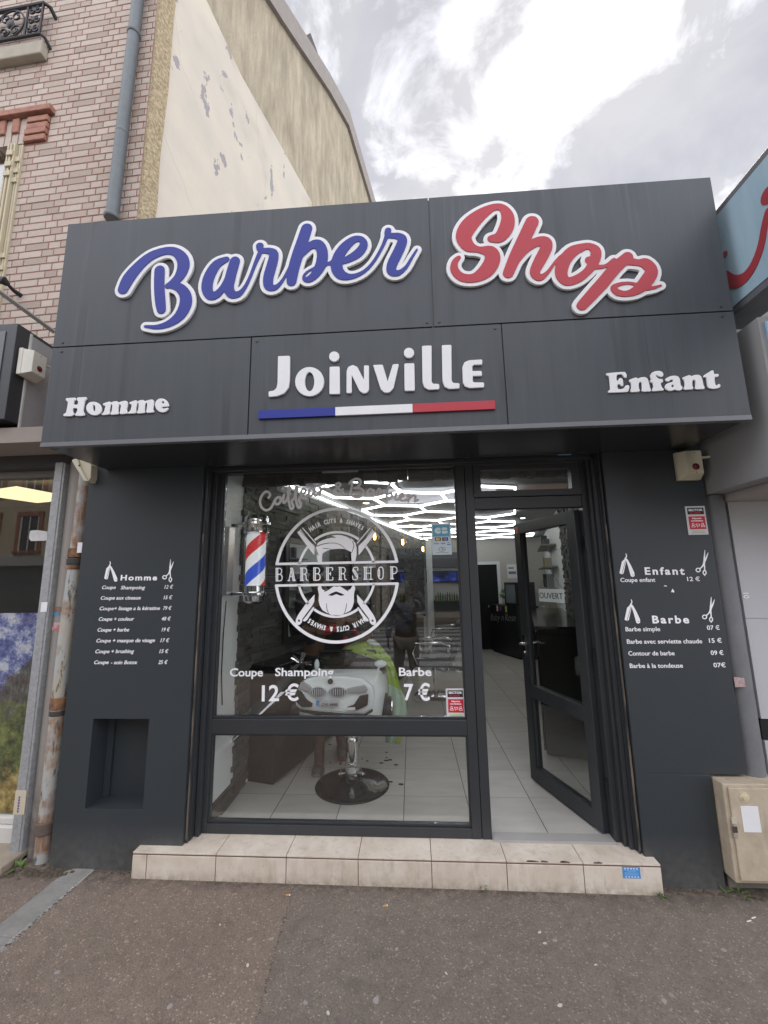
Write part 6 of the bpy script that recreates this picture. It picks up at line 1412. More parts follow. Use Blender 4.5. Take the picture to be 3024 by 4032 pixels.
car_flat('fog_light', [[(650,1216),(722,1209),(728,1228),(672,1232)]], M['white'], yv-.014)
car_flat('front_lip', [[(232,1205),(270,1232),(420,1248),(640,1266),(800,1266),(862,1228),(868,1240),(800,1282),(680,1288),(400,1268),(250,1236)]], M['black'], yv-.002)
npl = car_flat('number_plate', [[(410,1148),(590,1158),(588,1205),(408,1192)]], simple('plate_silver', (.46,.47,.47), .4), yv-.016, .004)
pl = PlaneY(yv-.016, plq); a, b = pl.p(452,1190), pl.p(580,1198)
text_fit('CHL-6688', Vector((a[0], yv-.0368, (a[1]+b[1])/2)), Vector((b[0], yv-.0368, (a[1]+b[1])/2)), YN, .018, 'lettering', M['ink'], npl, offset=.02, lift=.0)
pl = PlaneY(yv-.016, plq); sh = Shape(.002); sh.po = [pl.poly([(411,1150),(436,1152),(434,1193),(410,1191)])]; put_y(sh.loops(), yv-.0362, .0006, 'plate_band', M['stblue'], npl)
bd = on('y', yv-.0, *plq(523,998)); mb = MB(); mb.lathe([(.020,0),(.020,.006),(.006,.009)], (bd.x, yv-.012, bd.z), 18, Matrix.Rotation(R(90), 4, 'X')); bdg = mb.build('badge', M['ink'], body, smooth=True)
for s in (0, 1):
    mb = MB(); mb.lathe([(.012, 0), (.012, .001)], (0,0,0), 4, Matrix.Translation((bd.x+(-.0045 if s else .0045), yv-.0195, bd.z+(-.003 if s else .003))) @ Matrix.Rotation(R(90), 4, 'X') @ Matrix.Scale(.38, 4)); mb.build('badge_field', M['white'] if s else M['stblue'], bdg)
for sx_, (wx, wy) in ((1, (985,832)), (-1, (410,840))):
    q = on('y', .68, *plq(wx-55 if sx_ > 0 else wx, wy+25)); mb = MB(); mb.ball((q.x, .68, q.z), (.052, .03, .030) if sx_ > 0 else (.022,.03,.045), 14); mr_ = mb.build('wing_mirror', carm.m, body, smooth=True)
    mb = MB(); mb.tube([(q.x, .68, q.z-.01), (q.x-sx_*.03, .69, q.z-.06)], .010, 8); mb.build('mirror_stalk', carm.m, mr_)
def toywheel(c, sx_):
    T = Matrix.Translation(c) @ Matrix.Rotation(R(90), 4, 'Y')
    mb = MB(); mb.lathe([(.060,-.035),(.092,-.035),(.098,-.02),(.098,.02),(.092,.035),(.060,.035)], (0,0,0), 28, T, caps=False); w = mb.build('wheel', M['black'], chair, smooth=True)
    mb = MB(); mb.lathe([(.062,-.03),(.062,.03),(.056,.032)], (0,0,0), 24, T, caps=False)
    for k in range(5):
        a = k*1.2566; d = Vector((0, math.cos(a), math.sin(a))); mb.tube([Vector(c)+Vector((sx_*.028,0,0))+d*.008, Vector(c)+Vector((sx_*.03,0,0))+d*.060], [.012,.009], 6)
    mb.ball((c[0]+sx_*.028, c[1], c[2]), .018, 8); mb.build('rim', M['chrome'], w, smooth=True)
toywheel((CX+.352, .55, .575), 1); toywheel((CX-.352, .55, .575), -1)
toywheel((CX+.352, .98, .575), 1); toywheel((CX-.352, .98, .575), -1)
mb = MB(); mb.tube([(CX+.348, .55+.112*math.cos(a), .575+.112*math.sin(a)) for a in np.linspace(-.3, 3.44, 14)], .012, 6); mb.build('wheel_arch', M['black'], chair, smooth=True)
mb = MB(); mb.box(CX-.25, CX+.25, .74, 1.02, .70, .795); mb.build('cockpit', M['black'], chair)
mb = MB(); mb.box(CX-.26, CX+.26, 1.04, 1.10, .60, 1.12); mb.build('backrest', M['black'], chair, bevel=.02)
mb = MB(); ws = [Vector((CX-.265,.735,.80)), Vector((CX+.265,.735,.80)), Vector((CX+.235,.775,.975)), Vector((CX-.235,.775,.975))]; mb.prism(ws, [p+Vector((0,.008,0)) for p in ws]); mb.build('windscreen', glassmat('smoked_screen', (.16,.17,.17), 2.0), chair)
mb = MB(); mb.tube([(CX-.27,.73,.845),(CX-.24,.78,.98),(CX+.24,.78,.98),(CX+.27,.73,.845)], .012, 8); mb.build('windscreen_frame', M['black'], chair, smooth=True)

# ================================================================== people
def skin(name, J, E, rootj, mat, parent=None, sub=2, k=1.0, only=None):
    ids = [j for j in J if only is None or j in only]; ix = {j: i for i, j in enumerate(ids)}
    o0 = ORG[parent.name] if parent is not None else Vector((0, 0, 0))
    me = bpy.data.meshes.new(name); me.from_pydata([Vector(J[j][0])-o0 for j in ids], [(ix[a], ix[b]) for a, b in E if a in ix and b in ix], [])
    o = bpy.data.objects.new(name, me); COL.objects.link(o)
    me.materials.append(mat)
    md = o.modifiers.new('skin', 'SKIN'); md.use_smooth_shade = True
    if not me.skin_vertices:
        b = bmesh.new(); b.from_mesh(me); b.verts.layers.skin.verify(); b.to_mesh(me); b.free()
    for j, sv in zip(ids, me.skin_vertices[0].data):
        r = J[j][1]; r = r if isinstance(r, tuple) else (r, r); sv.radius = (r[0]*k, r[1]*k); sv.use_root = (j == rootj)
    md2 = o.modifiers.new('sub', 'SUBSURF'); md2.levels = md2.render_levels = sub
    if parent is not None: o.parent = parent
    ORG[o.name] = Vector(o0); return o
EB = [('pel','wst'),('wst','chs'),('chs','nck'),('nck','hd0'),('hd0','hd1'),('chs','sl'),('sl','el'),('el','wl'),('chs','sr'),('sr','er'),('er','wr'),('pel','hl'),('hl','kl'),('kl','al'),('al','tl'),('pel','hr'),('hr','kr'),('kr','ar'),('ar','tr')]
def hand(parent, w, d, side, mat, curl=.5):
    w = Vector(w); d = Vector(d).normalized(); side = Vector(side); side = (side-d*side.dot(d)).normalized(); n = d.cross(side)
    mb = MB(); c = w+d*.045
    mb.prism([c+d*a+side*b-n*.012 for a, b in ((-.045,-.028),(.045,-.040),(.045,.040),(-.045,.028))], [c+d*a+side*b+n*.012 for a, b in ((-.045,-.028),(.045,-.040),(.045,.040),(-.045,.028))])
    for k, (b, ln) in enumerate(((-.031,.060),(-.010,.072),(.011,.076),(.031,.068))):
        p0 = w+d*.085+side*b; p1 = p0+d*ln*.5+n*ln*.15*curl; p2 = p1+(d*(1-curl)+n*curl).normalized()*ln*.32; p3 = p2+(d*(.6-curl)+n).normalized()*ln*.25
        mb.tube([p0-d*.01, p1, p2, p3], [.0095,.009,.008,.0065], 7)
    t0 = w+d*.03+side*.026; t1 = t0+side*.03+d*.025; mb.tube([t0, t1, t1+d*.03+n*.012], [.012,.010,.008], 7)
    return mb.build('hand', mat, parent, bevel=.004, smooth=True)
def face(parent, c, f, mat_e, mat_m, skinm, s=1.0):      # c head centre, f facing
    c = Vector(c); f = Vector(f).normalized(); r = f.cross(EZ).normalized()
    for q in (-1, 1):
        mb = MB(); p = c+f*.083*s+r*.031*q*s+Vector((0,0,.008*s)); mb.ball(tuple(p), .011*s, 8); mb.build('eye', mat_e, parent, smooth=True)
        mb = MB(); p = c+r*.078*q*s+Vector((0,0,-.005*s)); mb.ball(tuple(p), (.012*s,.018*s,.03*s), 8); mb.build('ear', skinm, parent, smooth=True)
    mb = MB(); mb.tube([c+f*.085*s+Vector((0,0,.01*s)), c+f*.104*s+Vector((0,0,-.03*s)), c+f*.084*s+Vector((0,0,-.038*s))], [.008*s,.014*s,.008*s], 8); mb.build('nose', skinm, parent, smooth=True)
    mb = MB(); mb.tube([c+f*.082*s+r*.024*s+Vector((0,0,-.063*s)), c+f*.09*s+Vector((0,0,-.06*s)), c+f*.082*s-r*.024*s+Vector((0,0,-.063*s))], .005*s, 6); mb.build('mouth', mat_m, parent, smooth=True)
skd = simple('skin_dark', (.10,.055,.035), .5); skm = simple('skin_brown', (.22,.12,.075), .5); eye = simple('eye_dark', (.02,.015,.012), .2); lip = simple('lip', (.16,.06,.05), .5)
hood = simple('hoodie_grey', (.16,.17,.21), .9, amt=.15); trou = simple('trousers_grey', (.22,.20,.18), .9, amt=.15); shoe = simple('shoe_grey', (.30,.30,.32), .7, amt=.3, scale=40)
gp = gz(-.1, -3.2)
# the photographer, seen only as a reflection in the shop window
ph = thing('person', (-.10, -3.28, gp), 'person in a grey hoodie holding up a phone, reflected in the shop window', 'person')
x0, y0 = -.10, -3.28
JP = {'pel':((x0,y0,gp+.86),(.14,.11)),'wst':((x0,y0,gp+1.02),(.145,.11)),'chs':((x0,y0,gp+1.24),(.16,.115)),'nck':((x0,y0+.01,gp+1.40),.055),'hd0':((x0,y0+.03,gp+1.47),(.07,.085)),'hd1':((x0,y0+.03,gp+1.56),(.072,.09)),
 'sl':((x0-.17,y0,gp+1.31),.065),'el':((x0-.24,y0+.0,gp+1.05),.048),'wl':((x0-.25,y0+.06,gp+.84),.036),'sr':((x0+.17,y0,gp+1.31),.065),'er':((x0+.36,y0+.12,gp+1.16),.048),'wr':((x0+.17,y0+.31,gp+1.50),.036),
 'hl':((x0-.09,y0,gp+.80),.10),'kl':((x0-.11,y0+.01,gp+.46),.065),'al':((x0-.12,y0,gp+.08),.045),'tl':((x0-.13,y0+.13,gp+.03),.04),'hr':((x0+.09,y0,gp+.80),.10),'kr':((x0+.11,y0+.01,gp+.46),.065),'ar':((x0+.12,y0,gp+.08),.045),'tr':((x0+.13,y0+.13,gp+.03),.04)}
skin('body', JP, EB, 'pel', skd, ph)
skin('hoodie', {**JP, 'nck':(JP['nck'][0], .075)}, EB, 'pel', hood, ph, k=1.16, only=('pel','wst','chs','nck','sl','el','wl','sr','er','wr'))
skin('trousers', JP, EB, 'pel', trou, ph, k=1.12, only=('pel','hl','kl','al','hr','kr','ar'))
for s in (-1, 1):
    mb = MB(); mb.ball((x0+s*.125, y0+.06, gp+.05), (.05,.13,.05), 12); mb.build('shoe', shoe, ph, smooth=True)
mb = MB(); mb.tube([(x0-.18,y0+.13,gp+1.36),(x0,y0+.15,gp+1.16),(x0+.14,y0+.14,gp+1.0)], .014, 6); mb.build('strap', M['black'], ph, smooth=True)
mb = MB(); mb.ball((x0, y0+.018, gp+1.575), (.085,.10,.075), 14); mb.build('cap', simple('cap_grey', (.12,.12,.13), .9), ph, smooth=True)
face(ph, (x0, y0+.035, gp+1.51), (0,1,0), eye, lip, skd)
hand(ph, JP['wl'][0], (0,.15,-1), (0,1,0), skd); hand(ph, JP['wr'][0], (-.55,.35,.3), (0,0,1), skd, .6)
mb = MB(); mb.box(-.036, .036, -2.918, -2.910, 1.435, 1.582); tag(mb.build('phone', M['blackgloss'], bevel=.003), 'black phone held up by the reflected photographer', 'phone')
# barber behind the car chair
bx_, by_ = -.90, 1.16
bp = thing('person', (bx_, by_, 0), 'barber in dark clothes and cap standing behind the toy car chair', 'person')
hq = on('y', .95, 1050+545/2.07375, 2200+560/2.07375)
JB = {'pel':((bx_+.02,by_,.90),(.15,.11)),'wst':((bx_+.03,by_-.01,1.06),(.14,.11)),'chs':((bx_+.05,by_-.05,1.30),(.165,.12)),'nck':((bx_+.04,by_-.10,1.48),.058),'hd0':((bx_+.0,by_-.14,1.57),(.072,.085)),'hd1':((bx_+.0,by_-.15,1.66),(.074,.09)),
 'sl':((bx_-.12,by_-.13,1.40),.066),'el':((bx_-.06,by_-.30,1.14),.05),'wl':((hq.x-.14,by_-.24,1.13),.036),'sr':((bx_+.23,by_+.0,1.40),.066),'er':((bx_+.36,by_-.14,1.18),.05),'wr':((hq.x+.10,by_-.22,1.22),.036),
 'hl':((bx_-.04,by_-.05,.84),.10),'kl':((bx_+.03,by_-.14,.48),.07),'al':((-.835,.96,.09),.046),'tl':((-.815,.83,.04),.042),'hr':((bx_+.10,by_+.04,.84),.10),'kr':((-.72,by_+.05,.48),.07),'ar':((-.70,1.27,.09),.046),'tr':((-.66,1.16,.04),.042)}
skin('body', JB, EB, 'pel', simple('skin_tan', (.13,.07,.045), .5), bp)
skin('tunic', {**JB, 'nck':(JB['nck'][0], .07)}, EB, 'pel', simple('tunic_black', (.018,.018,.02), .8), bp, k=1.14, only=('pel','wst','chs','nck','sl','el','sr','er'))
skin('shorts', JB, EB, 'pel', simple('shorts_black', (.02,.02,.022), .8), bp, k=1.15, only=('pel','hl','kl','hr','kr'))
snk = MT('sneaker', (.3,.3,.3), .7); snk.col(snk.ramp(snk.noise(55, 3), [(.4, (.035,.035,.035)), (.5, (.15,.15,.14)), (.6, (.05,.045,.04))]))
solm = simple('sole', (.17,.16,.155), .7)
for (ax, ay, tx, ty, ss) in ((-.835,.97,-.812,.80,solm), (-.70,1.28,-.655,1.13,simple('sole_red', (.22,.05,.05), .7))):
    d = Vector((tx-ax, ty-ay, 0)).normalized(); sd = Vector((-d.y, d.x, 0)); a = Vector((ax, ay, 0))-d*.05
    mb = MB()
    secs = ((0,.034,.10),(.06,.038,.105),(.12,.043,.085),(.19,.050,.062),(.25,.046,.05),(.285,.026,.035)); pv = None
    for u, w_, h_ in secs:
        p = a+d*u; b0 = len(mb.v); mb.v += [tuple(p+sd*w_*math.cos(t)+Vector((0,0,.028+max(0,(h_-.028))*math.sin(t)))) for t in np.linspace(0, math.pi, 9)]
        if pv is not None:
            for i in range(8): mb.f.append((pv+i, pv+i+1, b0+i+1, b0+i)); mb.m.append(0)
        pv = b0
    mb.f.append(tuple(range(8,-1,-1))); mb.f.append(tuple(pv+i for i in range(9))); mb.m += [0, 0]
    sh_ = mb.build('sneaker', snk.m, bp, smooth=True)
    lo = [a+d*u+sd*w_*1.06*q for q, seq in ((1, secs), (-1, secs[::-1])) for u, w_, h_ in seq]; mb = MB(); mb.prism([p+Vector((0,0,.001)) for p in lo], [p+Vector((0,0,.03)) for p in lo]); mb.build('sole', ss, sh_, bevel=.004)
mb = MB(); mb.ball((bx_, by_-.15, 1.69), (.088,.10,.062), 14); mb.prism([Vector((bx_-.06,by_-.20,1.675)), Vector((bx_+.06,by_-.20,1.675)), Vector((bx_+.05,by_-.31,1.655)), Vector((bx_-.05,by_-.31,1.655))], [Vector((bx_-.06,by_-.20,1.685)), Vector((bx_+.06,by_-.20,1.685)), Vector((bx_+.05,by_-.31,1.662)), Vector((bx_-.05,by_-.31,1.662))]); mb.build('cap', M['black'], bp, smooth=True)
face(bp, (bx_, by_-.145, 1.605), (.2,-1,-.35), eye, lip, skm)
hand(bp, JB['wl'][0], (1,-.05,.05), (0,0,1), skm, .5); hand(bp, JB['wr'][0], (-.6,-.4,-.2), (0,0,1), skm, .6)
# the child under a green cape
zq = zm(1050, 2200, 2.07375); hc = on('y', .93, *zq(800, 605))
kid = thing('person', (hc.x, .93, .80), 'child wrapped in a lime green spotted cape seated in the toy car', 'person')
kx, ky, kz = hc
JK = {'pel':((kx,ky+.0,.84),(.11,.09)),'wst':((kx,ky,kz-.26),(.10,.08)),'chs':((kx,ky,kz-.17),(.11,.08)),'nck':((kx,ky,kz-.095),.04),'hd0':((kx,ky-.01,kz-.03),(.065,.075)),'hd1':((kx,ky-.01,kz+.05),(.07,.085)),
 'sl':((kx-.13,ky,kz-.15),.045),'el':((kx-.17,ky-.06,kz-.32),.035),'wl':((kx-.10,ky-.16,kz-.36),.028),'sr':((kx+.13,ky,kz-.15),.045),'er':((kx+.17,ky-.06,kz-.32),.035),'wr':((kx+.10,ky-.16,kz-.36),.028),
 'hl':((kx-.07,ky-.05,.84),.06),'kl':((kx-.09,ky-.13,.84),.05),'al':((kx-.09,ky-.14,.81),.035),'tl':((kx-.09,ky-.17,.81),.03),'hr':((kx+.07,ky-.05,.84),.06),'kr':((kx+.09,ky-.13,.84),.05),'ar':((kx+.09,ky-.14,.81),.035),'tr':((kx+.09,ky-.17,.81),.03)}
skin('body', JK, EB, 'pel', skm, kid)
face(kid, (kx, ky-.005, kz), (0,-1,-.1), eye, lip, skm, .82)
mb = MB(); mb.ball((kx, ky+.012, kz+.055), (.082,.095,.075), 14); mb.build('hair', M['black'], kid, smooth=True)
cape = MT('lime_cape', (.33,.47,.05), .7); vo = cape.n('ShaderNodeTexVoronoi'); vo.inputs['Scale'].default_value = 26; cape.L.new(cape.pos, vo.inputs['Vector'])
sc_ = cape.n('ShaderNodeSeparateColor'); cape.L.new(vo.outputs['Color'], sc_.inputs[0])
spot = cape.math('MULTIPLY', cape.ramp(cape.math('ADD', vo.outputs['Distance'], cape.math('MULTIPLY', cape.noise(70, 2), .25)), [(.33, 1.0), (.37, 0.0)]), cape.ramp(sc_.outputs[0], [(.45, 0.0), (.5, 1.0)]))
cape.col(cape.mixc(spot, cape.mixc(cape.noise(7, 3), (.24,.38,.03), (.42,.56,.08)), (.03,.05,.02)))
mint = simple('cape_lining', (.42,.56,.42), .7, amt=.08)
rowsC = [((770,672),(885,660),.90),((700,690),(905,685),.84),((640,716),(935,716),.79),((600,748),(985,778),.745),((640,752),(1010,800),.735),((790,790),(1030,845),.73),((900,830),(1048,890),.735),((962,870),(1062,935),.74),((985,950),(1088,1030),.745),((992,1020),(1108,1080),.75),((992,1100),(1138,1150),.75),((988,1200),(1148,1240),.755),((985,1295),(1150,1295),.755)]
rowsC = [(zq(*a), zq(*b), y) for a, b, y in rowsC]+[((1520,2880),(1592,2878),.755),((1516,2924),(1575,2930),.755)]
mb = MB(); nC = 12; random.seed(2)
for i, (a, b, y) in enumerate(rowsC):
    for k in range(nC+1):
        u = k/nC; px_, py_ = a[0]+(b[0]-a[0])*u, a[1]+(b[1]-a[1])*u
        yy = y + .10*(2*u-1)**2*(1 if i < 5 else .25) + (.012*math.sin(u*14+i*.5) if i > 4 else .01*math.sin(u*9+i))
        mb.v.append(tuple(on('y', yy, px_, py_)))
for i in range(len(rowsC)-1):
    for k in range(nC): mb.f.append((i*(nC+1)+k, i*(nC+1)+k+1, (i+1)*(nC+1)+k+1, (i+1)*(nC+1)+k)); mb.m.append(1 if i >= 9 and not (i == len(rowsC)-2 and k > 7) else 0)
cp_ = mb.build('cape', [cape.m, mint], kid, smooth=True); sd_ = cp_.modifiers.new('solid', 'SOLIDIFY'); sd_.thickness = .004
mb = MB()
for k, (xx, yy) in enumerate(((850,672),(868,690),(890,700))): q = on('y', .80, *zq(xx, yy)); mb.ball(tuple(q), (.035,.02,.016), 8)
mb.build('collar', M['white'], kid, smooth=True)
cl_ = thing('hair_clipper', tuple(hq+Vector((0,-.2,0))), 'red hair clipper in the hand of the barber behind the emblem', 'clipper')
mb = MB(); mb.tube([hq+Vector((-.06,-.12,-.02)), hq+Vector((.0,-.12,0)), hq+Vector((.05,-.12,.01))], [.03,.038,.028], 10); mb.build('body', simple('clipper_red', (.45,.02,.03), .3), cl_, smooth=True)
mb = MB(); mb.box(hq.x+.05, hq.x+.08, hq.y-.14, hq.y-.10, hq.z-.005, hq.z+.02); mb.build('blade', M['chrome'], cl_, bevel=.003)
# clipped hair on the floor
random.seed(8); hm = simple('cut_hair', (.02,.017,.015), .9)
for (x, y) in [(1100+a/3.318, 2850+b/3.318) for a, b in ((660,268),(665,508),(795,525),(1080,458),(1150,485),(1330,512),(1400,372),(1450,470),(1400,478),(1525,535),(1590,790),(1450,758),(1400,440))]:
    p = on('z', .003, x, y); mb = MB(); n = 9; rr = random.uniform(.006, .014); st = random.uniform(1, 2.4); a0 = random.uniform(-.4, .4)
    lo = [p+Vector((rr*st*math.cos(t)*random.uniform(.6,1.1), rr*math.sin(t)*random.uniform(.6,1.1), 0)) for t in [6.283*k/n for k in range(n)]]
    mb.prism([q-Vector((0,0,.002)) for q in lo], [q+Vector((0,0,.002)) for q in lo]); tag(mb.build('hair_tuft', hm), 'tuft of cut dark hair lying on the pale floor tiles', 'cut hair', 'tufts of cut hair on the floor')

# ================================================================== litter and weeds on the pavement
random.seed(31)
def litter(name, x, y, label, cat, w, l, mat, group=None, ang=0, h=.004):
    p = G_(x, y); c_, s_ = math.cos(ang), math.sin(ang); n = 10; mb = MB()
    lo = [p+Vector((c_*l*math.cos(t)-s_*w*math.sin(t), s_*l*math.cos(t)+c_*w*math.sin(t), 0))*1 for t in [6.283*k/n for k in range(n)]]
    for q in lo: q.z = gz(q.x, q.y)+.001
    mb.prism(lo, [q+Vector((0,0,h)) for q in lo]); return tag(mb.build(name, mat, bevel=.0008), label, cat, group)
butt = simple('butt_orange', (.55,.27,.09), .8)
for x, y, lab in ((1133,3528,'orange cigarette butt lying near the seam of the pavement'), (1517,3571,'orange cigarette butt in front of the middle of the step')):
    p = G_(x, y); a = random.uniform(0, 3); d = Vector((math.cos(a), math.sin(a), 0)); t = thing('cigarette_butt', tuple(p), lab, 'cigarette butt', 'cigarette butts on the pavement')
    mb = MB(); mb.tube([p-d*.011+Vector((0,0,.005)), p+d*.008+Vector((0,0,.005))], .0042, 8); mb.build('filter', butt, t)
    mb = MB(); mb.tube([p+d*.0081+Vector((0,0,.005)), p+d*.013+Vector((0,0,.005))], .0041, 8); mb.build('paper_end', M['paper'], t)
ptl = simple('petal_pale', (.55,.52,.42), .8); gmm = simple('gum_grey', (.30,.285,.26), .9, amt=.2)
for k, (x, y, w_, l_) in enumerate(((283,3497,.005,.012),(1292,3990,.006,.010),(2205,3960,.007,.012),(2145,3715,.006,.010),(2125,3672,.006,.011),(866,3642,.0045,.007),(2345,3800,.004,.008),(1757,3834,.004,.008),(975,3802,.006,.011))):
    litter('fallen_petal', x, y, 'small pale fallen petal on the pavement', 'petal', w_, l_, ptl, 'pale petals scattered on the pavement', random.uniform(0, 3), .0012)
for k, (x, y, w_) in enumerate(((1068,3698,.010),(1480,3940,.012),(668,3964,.010),(1562,3738,.008),(2185,3704,.009),(2850,3742,.010),(225,3830,.010),(1203,3950,.008),(2615,3942,.010),(980,3700,.007))):
    litter('gum_spot', x, y, 'flattened pale chewing gum spot on the pavement', 'chewing gum', w_, w_*1.3, gmm, 'chewing gum spots on the pavement', random.uniform(0, 3), .0008)
for x, y, lab in ((2950,3628,'white scrap of paper nearest the corner below the meter box'), (2968,3615,'white scrap of paper beside another near the meter box')):
    litter('paper_scrap', x, y, lab, 'paper scrap', .004, .016, M['paper'], None, random.uniform(.2, .6), .002)
weedm = simple('weed_green', (.10,.17,.03), .6, amt=.4); dirt = simple('dirt', (.075,.058,.04), 1.0, amt=.5, scale=60, bump=.9)
def weed(x, y, n, hgt, spread, label, base=None):
    p = base or G_(x, y); mb = MB()
    for k in range(n):
        a = random.uniform(0, 6.28); e = random.uniform(.3, 1.3); ln = hgt*random.uniform(.6, 1.1); d = Vector((math.cos(a)*math.cos(e), math.sin(a)*math.cos(e)-.15, math.sin(e)))
        b = p+Vector((random.uniform(-1,1)*spread, random.uniform(-.4,.2)*spread, 0)); sd = d.cross(EZ).normalized()*ln*.11; tp_ = b+d*ln-Vector((0,0,ln*.25)); md_ = b+d*ln*.5
        mb.add([b, md_+sd, tp_, md_-sd], [(0,1,2,3)])
    return tag(mb.build('weed', weedm), label, 'weed', 'weeds growing in the pavement edge')
weed(1905, 3500, 16, .045, .02, 'small green weed sprouting at the foot of the tiled step')
weed(2600, 3530, 14, .05, .02, 'small green weed at the right end of the tiled step')
q = on('y', -.162, 2300+1352/2.2113, 2600+190/2.2113)
mb = MB(); mb.box(q.x-.028, q.x+.004, -.1635, -.161, q.z-.028, q.z+.028); mb.box(q.x+.0045, q.x+.030, -.1635, -.161, q.z-.028, q.z+.024)
tag(mb.build('faded_sticker', [simple('sticker_fade', (.42,.30,.29), .7, amt=.5, scale=50)]), 'faded red and white sticker on the round grey post right of the price lists', 'sticker')
weed(120, 3380, 14, .085, .03, 'tuft of grass between the steel post and the rusty drainpipe', Vector((-2.45, -.16, -.15)))
weed(2890, 3490, 26, .07, .06, 'dark weeds growing under the beige meter box', Vector((1.72, -.18, -.17)))
mb = MB(); random.seed(12)
def dirtline(pts, wd, n):
    for k in range(n):
        u = random.random()*(len(pts)-1); i = int(u); p = Vector(pts[i]).lerp(Vector(pts[i+1]), u-i); r = random.uniform(.3, 1)*wd; q = p+Vector((random.gauss(0, .4)*wd, random.gauss(0, .5)*wd, 0))
        q.z = gz(q.x, q.y); m_ = 7; lo = [q+Vector((r*.5*math.cos(t)*random.uniform(.7,1.3), r*.35*math.sin(t)*random.uniform(.7,1.3), 0)) for t in [6.283*j/m_ for j in range(m_)]]
        mb.add([*lo, q+Vector((0,0,r*.28))], [(j, (j+1) % m_, m_) for j in range(m_)])
dirtline([(-2.6,-.22,0),(-2.3,-.20,0),(-2.1,-.20,0)], .05, 90); dirtline([(-2.3,-.18,0),(-1.69,-.175,0)], .022, 60); dirtline([(-1.69,-.24,0),(1.33,-.24,0)], .012, 190); dirtline([(1.33,-.19,0),(1.75,-.2,0),(2.1,-.27,0)], .035, 110); dirtline([(GS1+.01,-.3,0),(GS1+.0,-.9,0)], .014, 90); dirtline([(GS0-.01,-.3,0),(GS0,-.9,0)], .012, 50); dirtline([(x_, y_, 0) for x_, y_ in seam if -1.1 < y_ < -.24], .009, 130)
tag(mb.build('dirt', dirt), 'crumbs of dirt and moss along the foot of the shop front', kind='stuff')

# ================================================================== across the street (seen in the glass)
def facade(name, x0, x1, h, col, label, nx, nz, trim, seed, shopc, step=3.0, yf_=-17.0):
    random.seed(seed); t = thing(name, ((x0+x1)/2, yf_, -.15), label, 'building')
    mb = MB(); mb.box(x0, x1, yf_-9, yf_, -.15, h); mb.build('wall', simple(name+'_wall'+str(seed), col, .85, amt=.15, scale=1.2), t)
    mb = MB(); mb.box(x0-.1, x1+.1, yf_-9, yf_+.18, h, h+.25); mb.build('cornice', simple('cornice', (.35,.33,.3), .8), t)
    tm = simple('trim'+str(seed), trim, .8); gl_ = simple('far_glass', (.05,.055,.06), .08); wf_ = simple('far_frame', (.6,.6,.58), .6)
    for i in range(nx):
        for j in range(nz):
            cx = x0+(x1-x0)*(i+.5)/nx; z0 = 3.5+step*j
            if z0+1.7 > h: continue
            mb = MB(); mb.box(cx-.72, cx-.5, yf_+.001, yf_+.06, z0-.1, z0+1.85); mb.box(cx+.5, cx+.72, yf_+.001, yf_+.06, z0-.1, z0+1.85); mb.box(cx-.72, cx+.72, yf_+.001, yf_+.08, z0+1.7, z0+1.95); mb.box(cx-.75, cx+.75, yf_+.001, yf_+.14, z0-.2, z0-.08)
            w_ = mb.build('window', tm, t)
            mb = MB(); mb.box(cx-.5, cx+.5, yf_+.002, yf_+.02, z0-.08, z0+1.7); mb.build('pane', gl_, w_)
            mb = MB(); mb.box(cx-.03, cx+.03, yf_+.021, yf_+.05, z0-.08, z0+1.7); mb.box(cx-.5, cx-.43, yf_+.021, yf_+.05, z0-.08, z0+1.7); mb.box(cx+.43, cx+.5, yf_+.021, yf_+.05, z0-.08, z0+1.7); mb.build('frame', wf_, w_)
    mb = MB(); mb.box(x0+.4, x1-.4, yf_+.002, yf_+.06, .2, 2.6); mb.build('shop_window', gl_, t)
    mb = MB(); mb.box(x0+.3, x1-.3, yf_+.003, yf_+.25, 2.65, 3.1); mb.build('shop_fascia', simple('shopf'+str(seed), shopc, .6), t)
facade('apartment_house', -30, -11.5, 13.0, (.42,.35,.26), 'beige house with red brick window trim across the street, reflected in the left window', 8, 3, (.28,.13,.09), 1, (.3,.3,.3))
facade('apartment_house', -11.4, -1.5, 9.0, (.33,.29,.25), 'grey beige house across the street behind the tree', 5, 2, (.35,.3,.25), 2, (.05,.06,.08))
facade('low_house', -1.4, 6.0, 5.0, (.42,.39,.34), 'low pale house across the street facing the shop', 3, 1, (.4,.38,.35), 3, (.08,.1,.12))
facade('apartment_house', 6.1, 15, 11.0, (.36,.25,.19), 'brown brick house across the street on the right', 4, 3, (.45,.4,.33), 4, (.25,.08,.06))
# tree
tr_ = thing('street_tree', (-6.0, -15.8, -.15), 'leafy street tree on the far pavement, reflected above the barber pole', 'tree')
bark = simple('bark', (.07,.055,.045), .9, amt=.3, bump=.6); random.seed(6); mb = MB()
mb.tube([(-6.0,-15.8,-.15),(-5.98,-15.78,1.2),(-6.04,-15.8,2.6),(-6.0,-15.8,4.6),(-5.9,-15.7,6.0)], [.17,.14,.12,.08,.03], 10)
tips = []
for k in range(9):
    a = k*2.4; z = 2.4+.32*k; L_ = random.uniform(1.0, 1.9); e_ = Vector((-6.0+L_*math.cos(a), -15.8+L_*math.sin(a), z+random.uniform(.5, 1.2))); mb.tube([(-6.02,-15.8,z), Vector((-6.02,-15.8,z)).lerp(e_, .5)+Vector((0,0,.12)), e_], [.06,.04,.015], 7); tips.append(e_)
mb.build('trunk', bark, tr_, smooth=True)
lf_ = MT('foliage', (.06,.09,.02), .6); lf_.col(lf_.ramp(lf_.geo.outputs['Random Per Island'], [(0, (.03,.05,.012)), (.6, (.065,.10,.022)), (1, (.12,.16,.04))]))
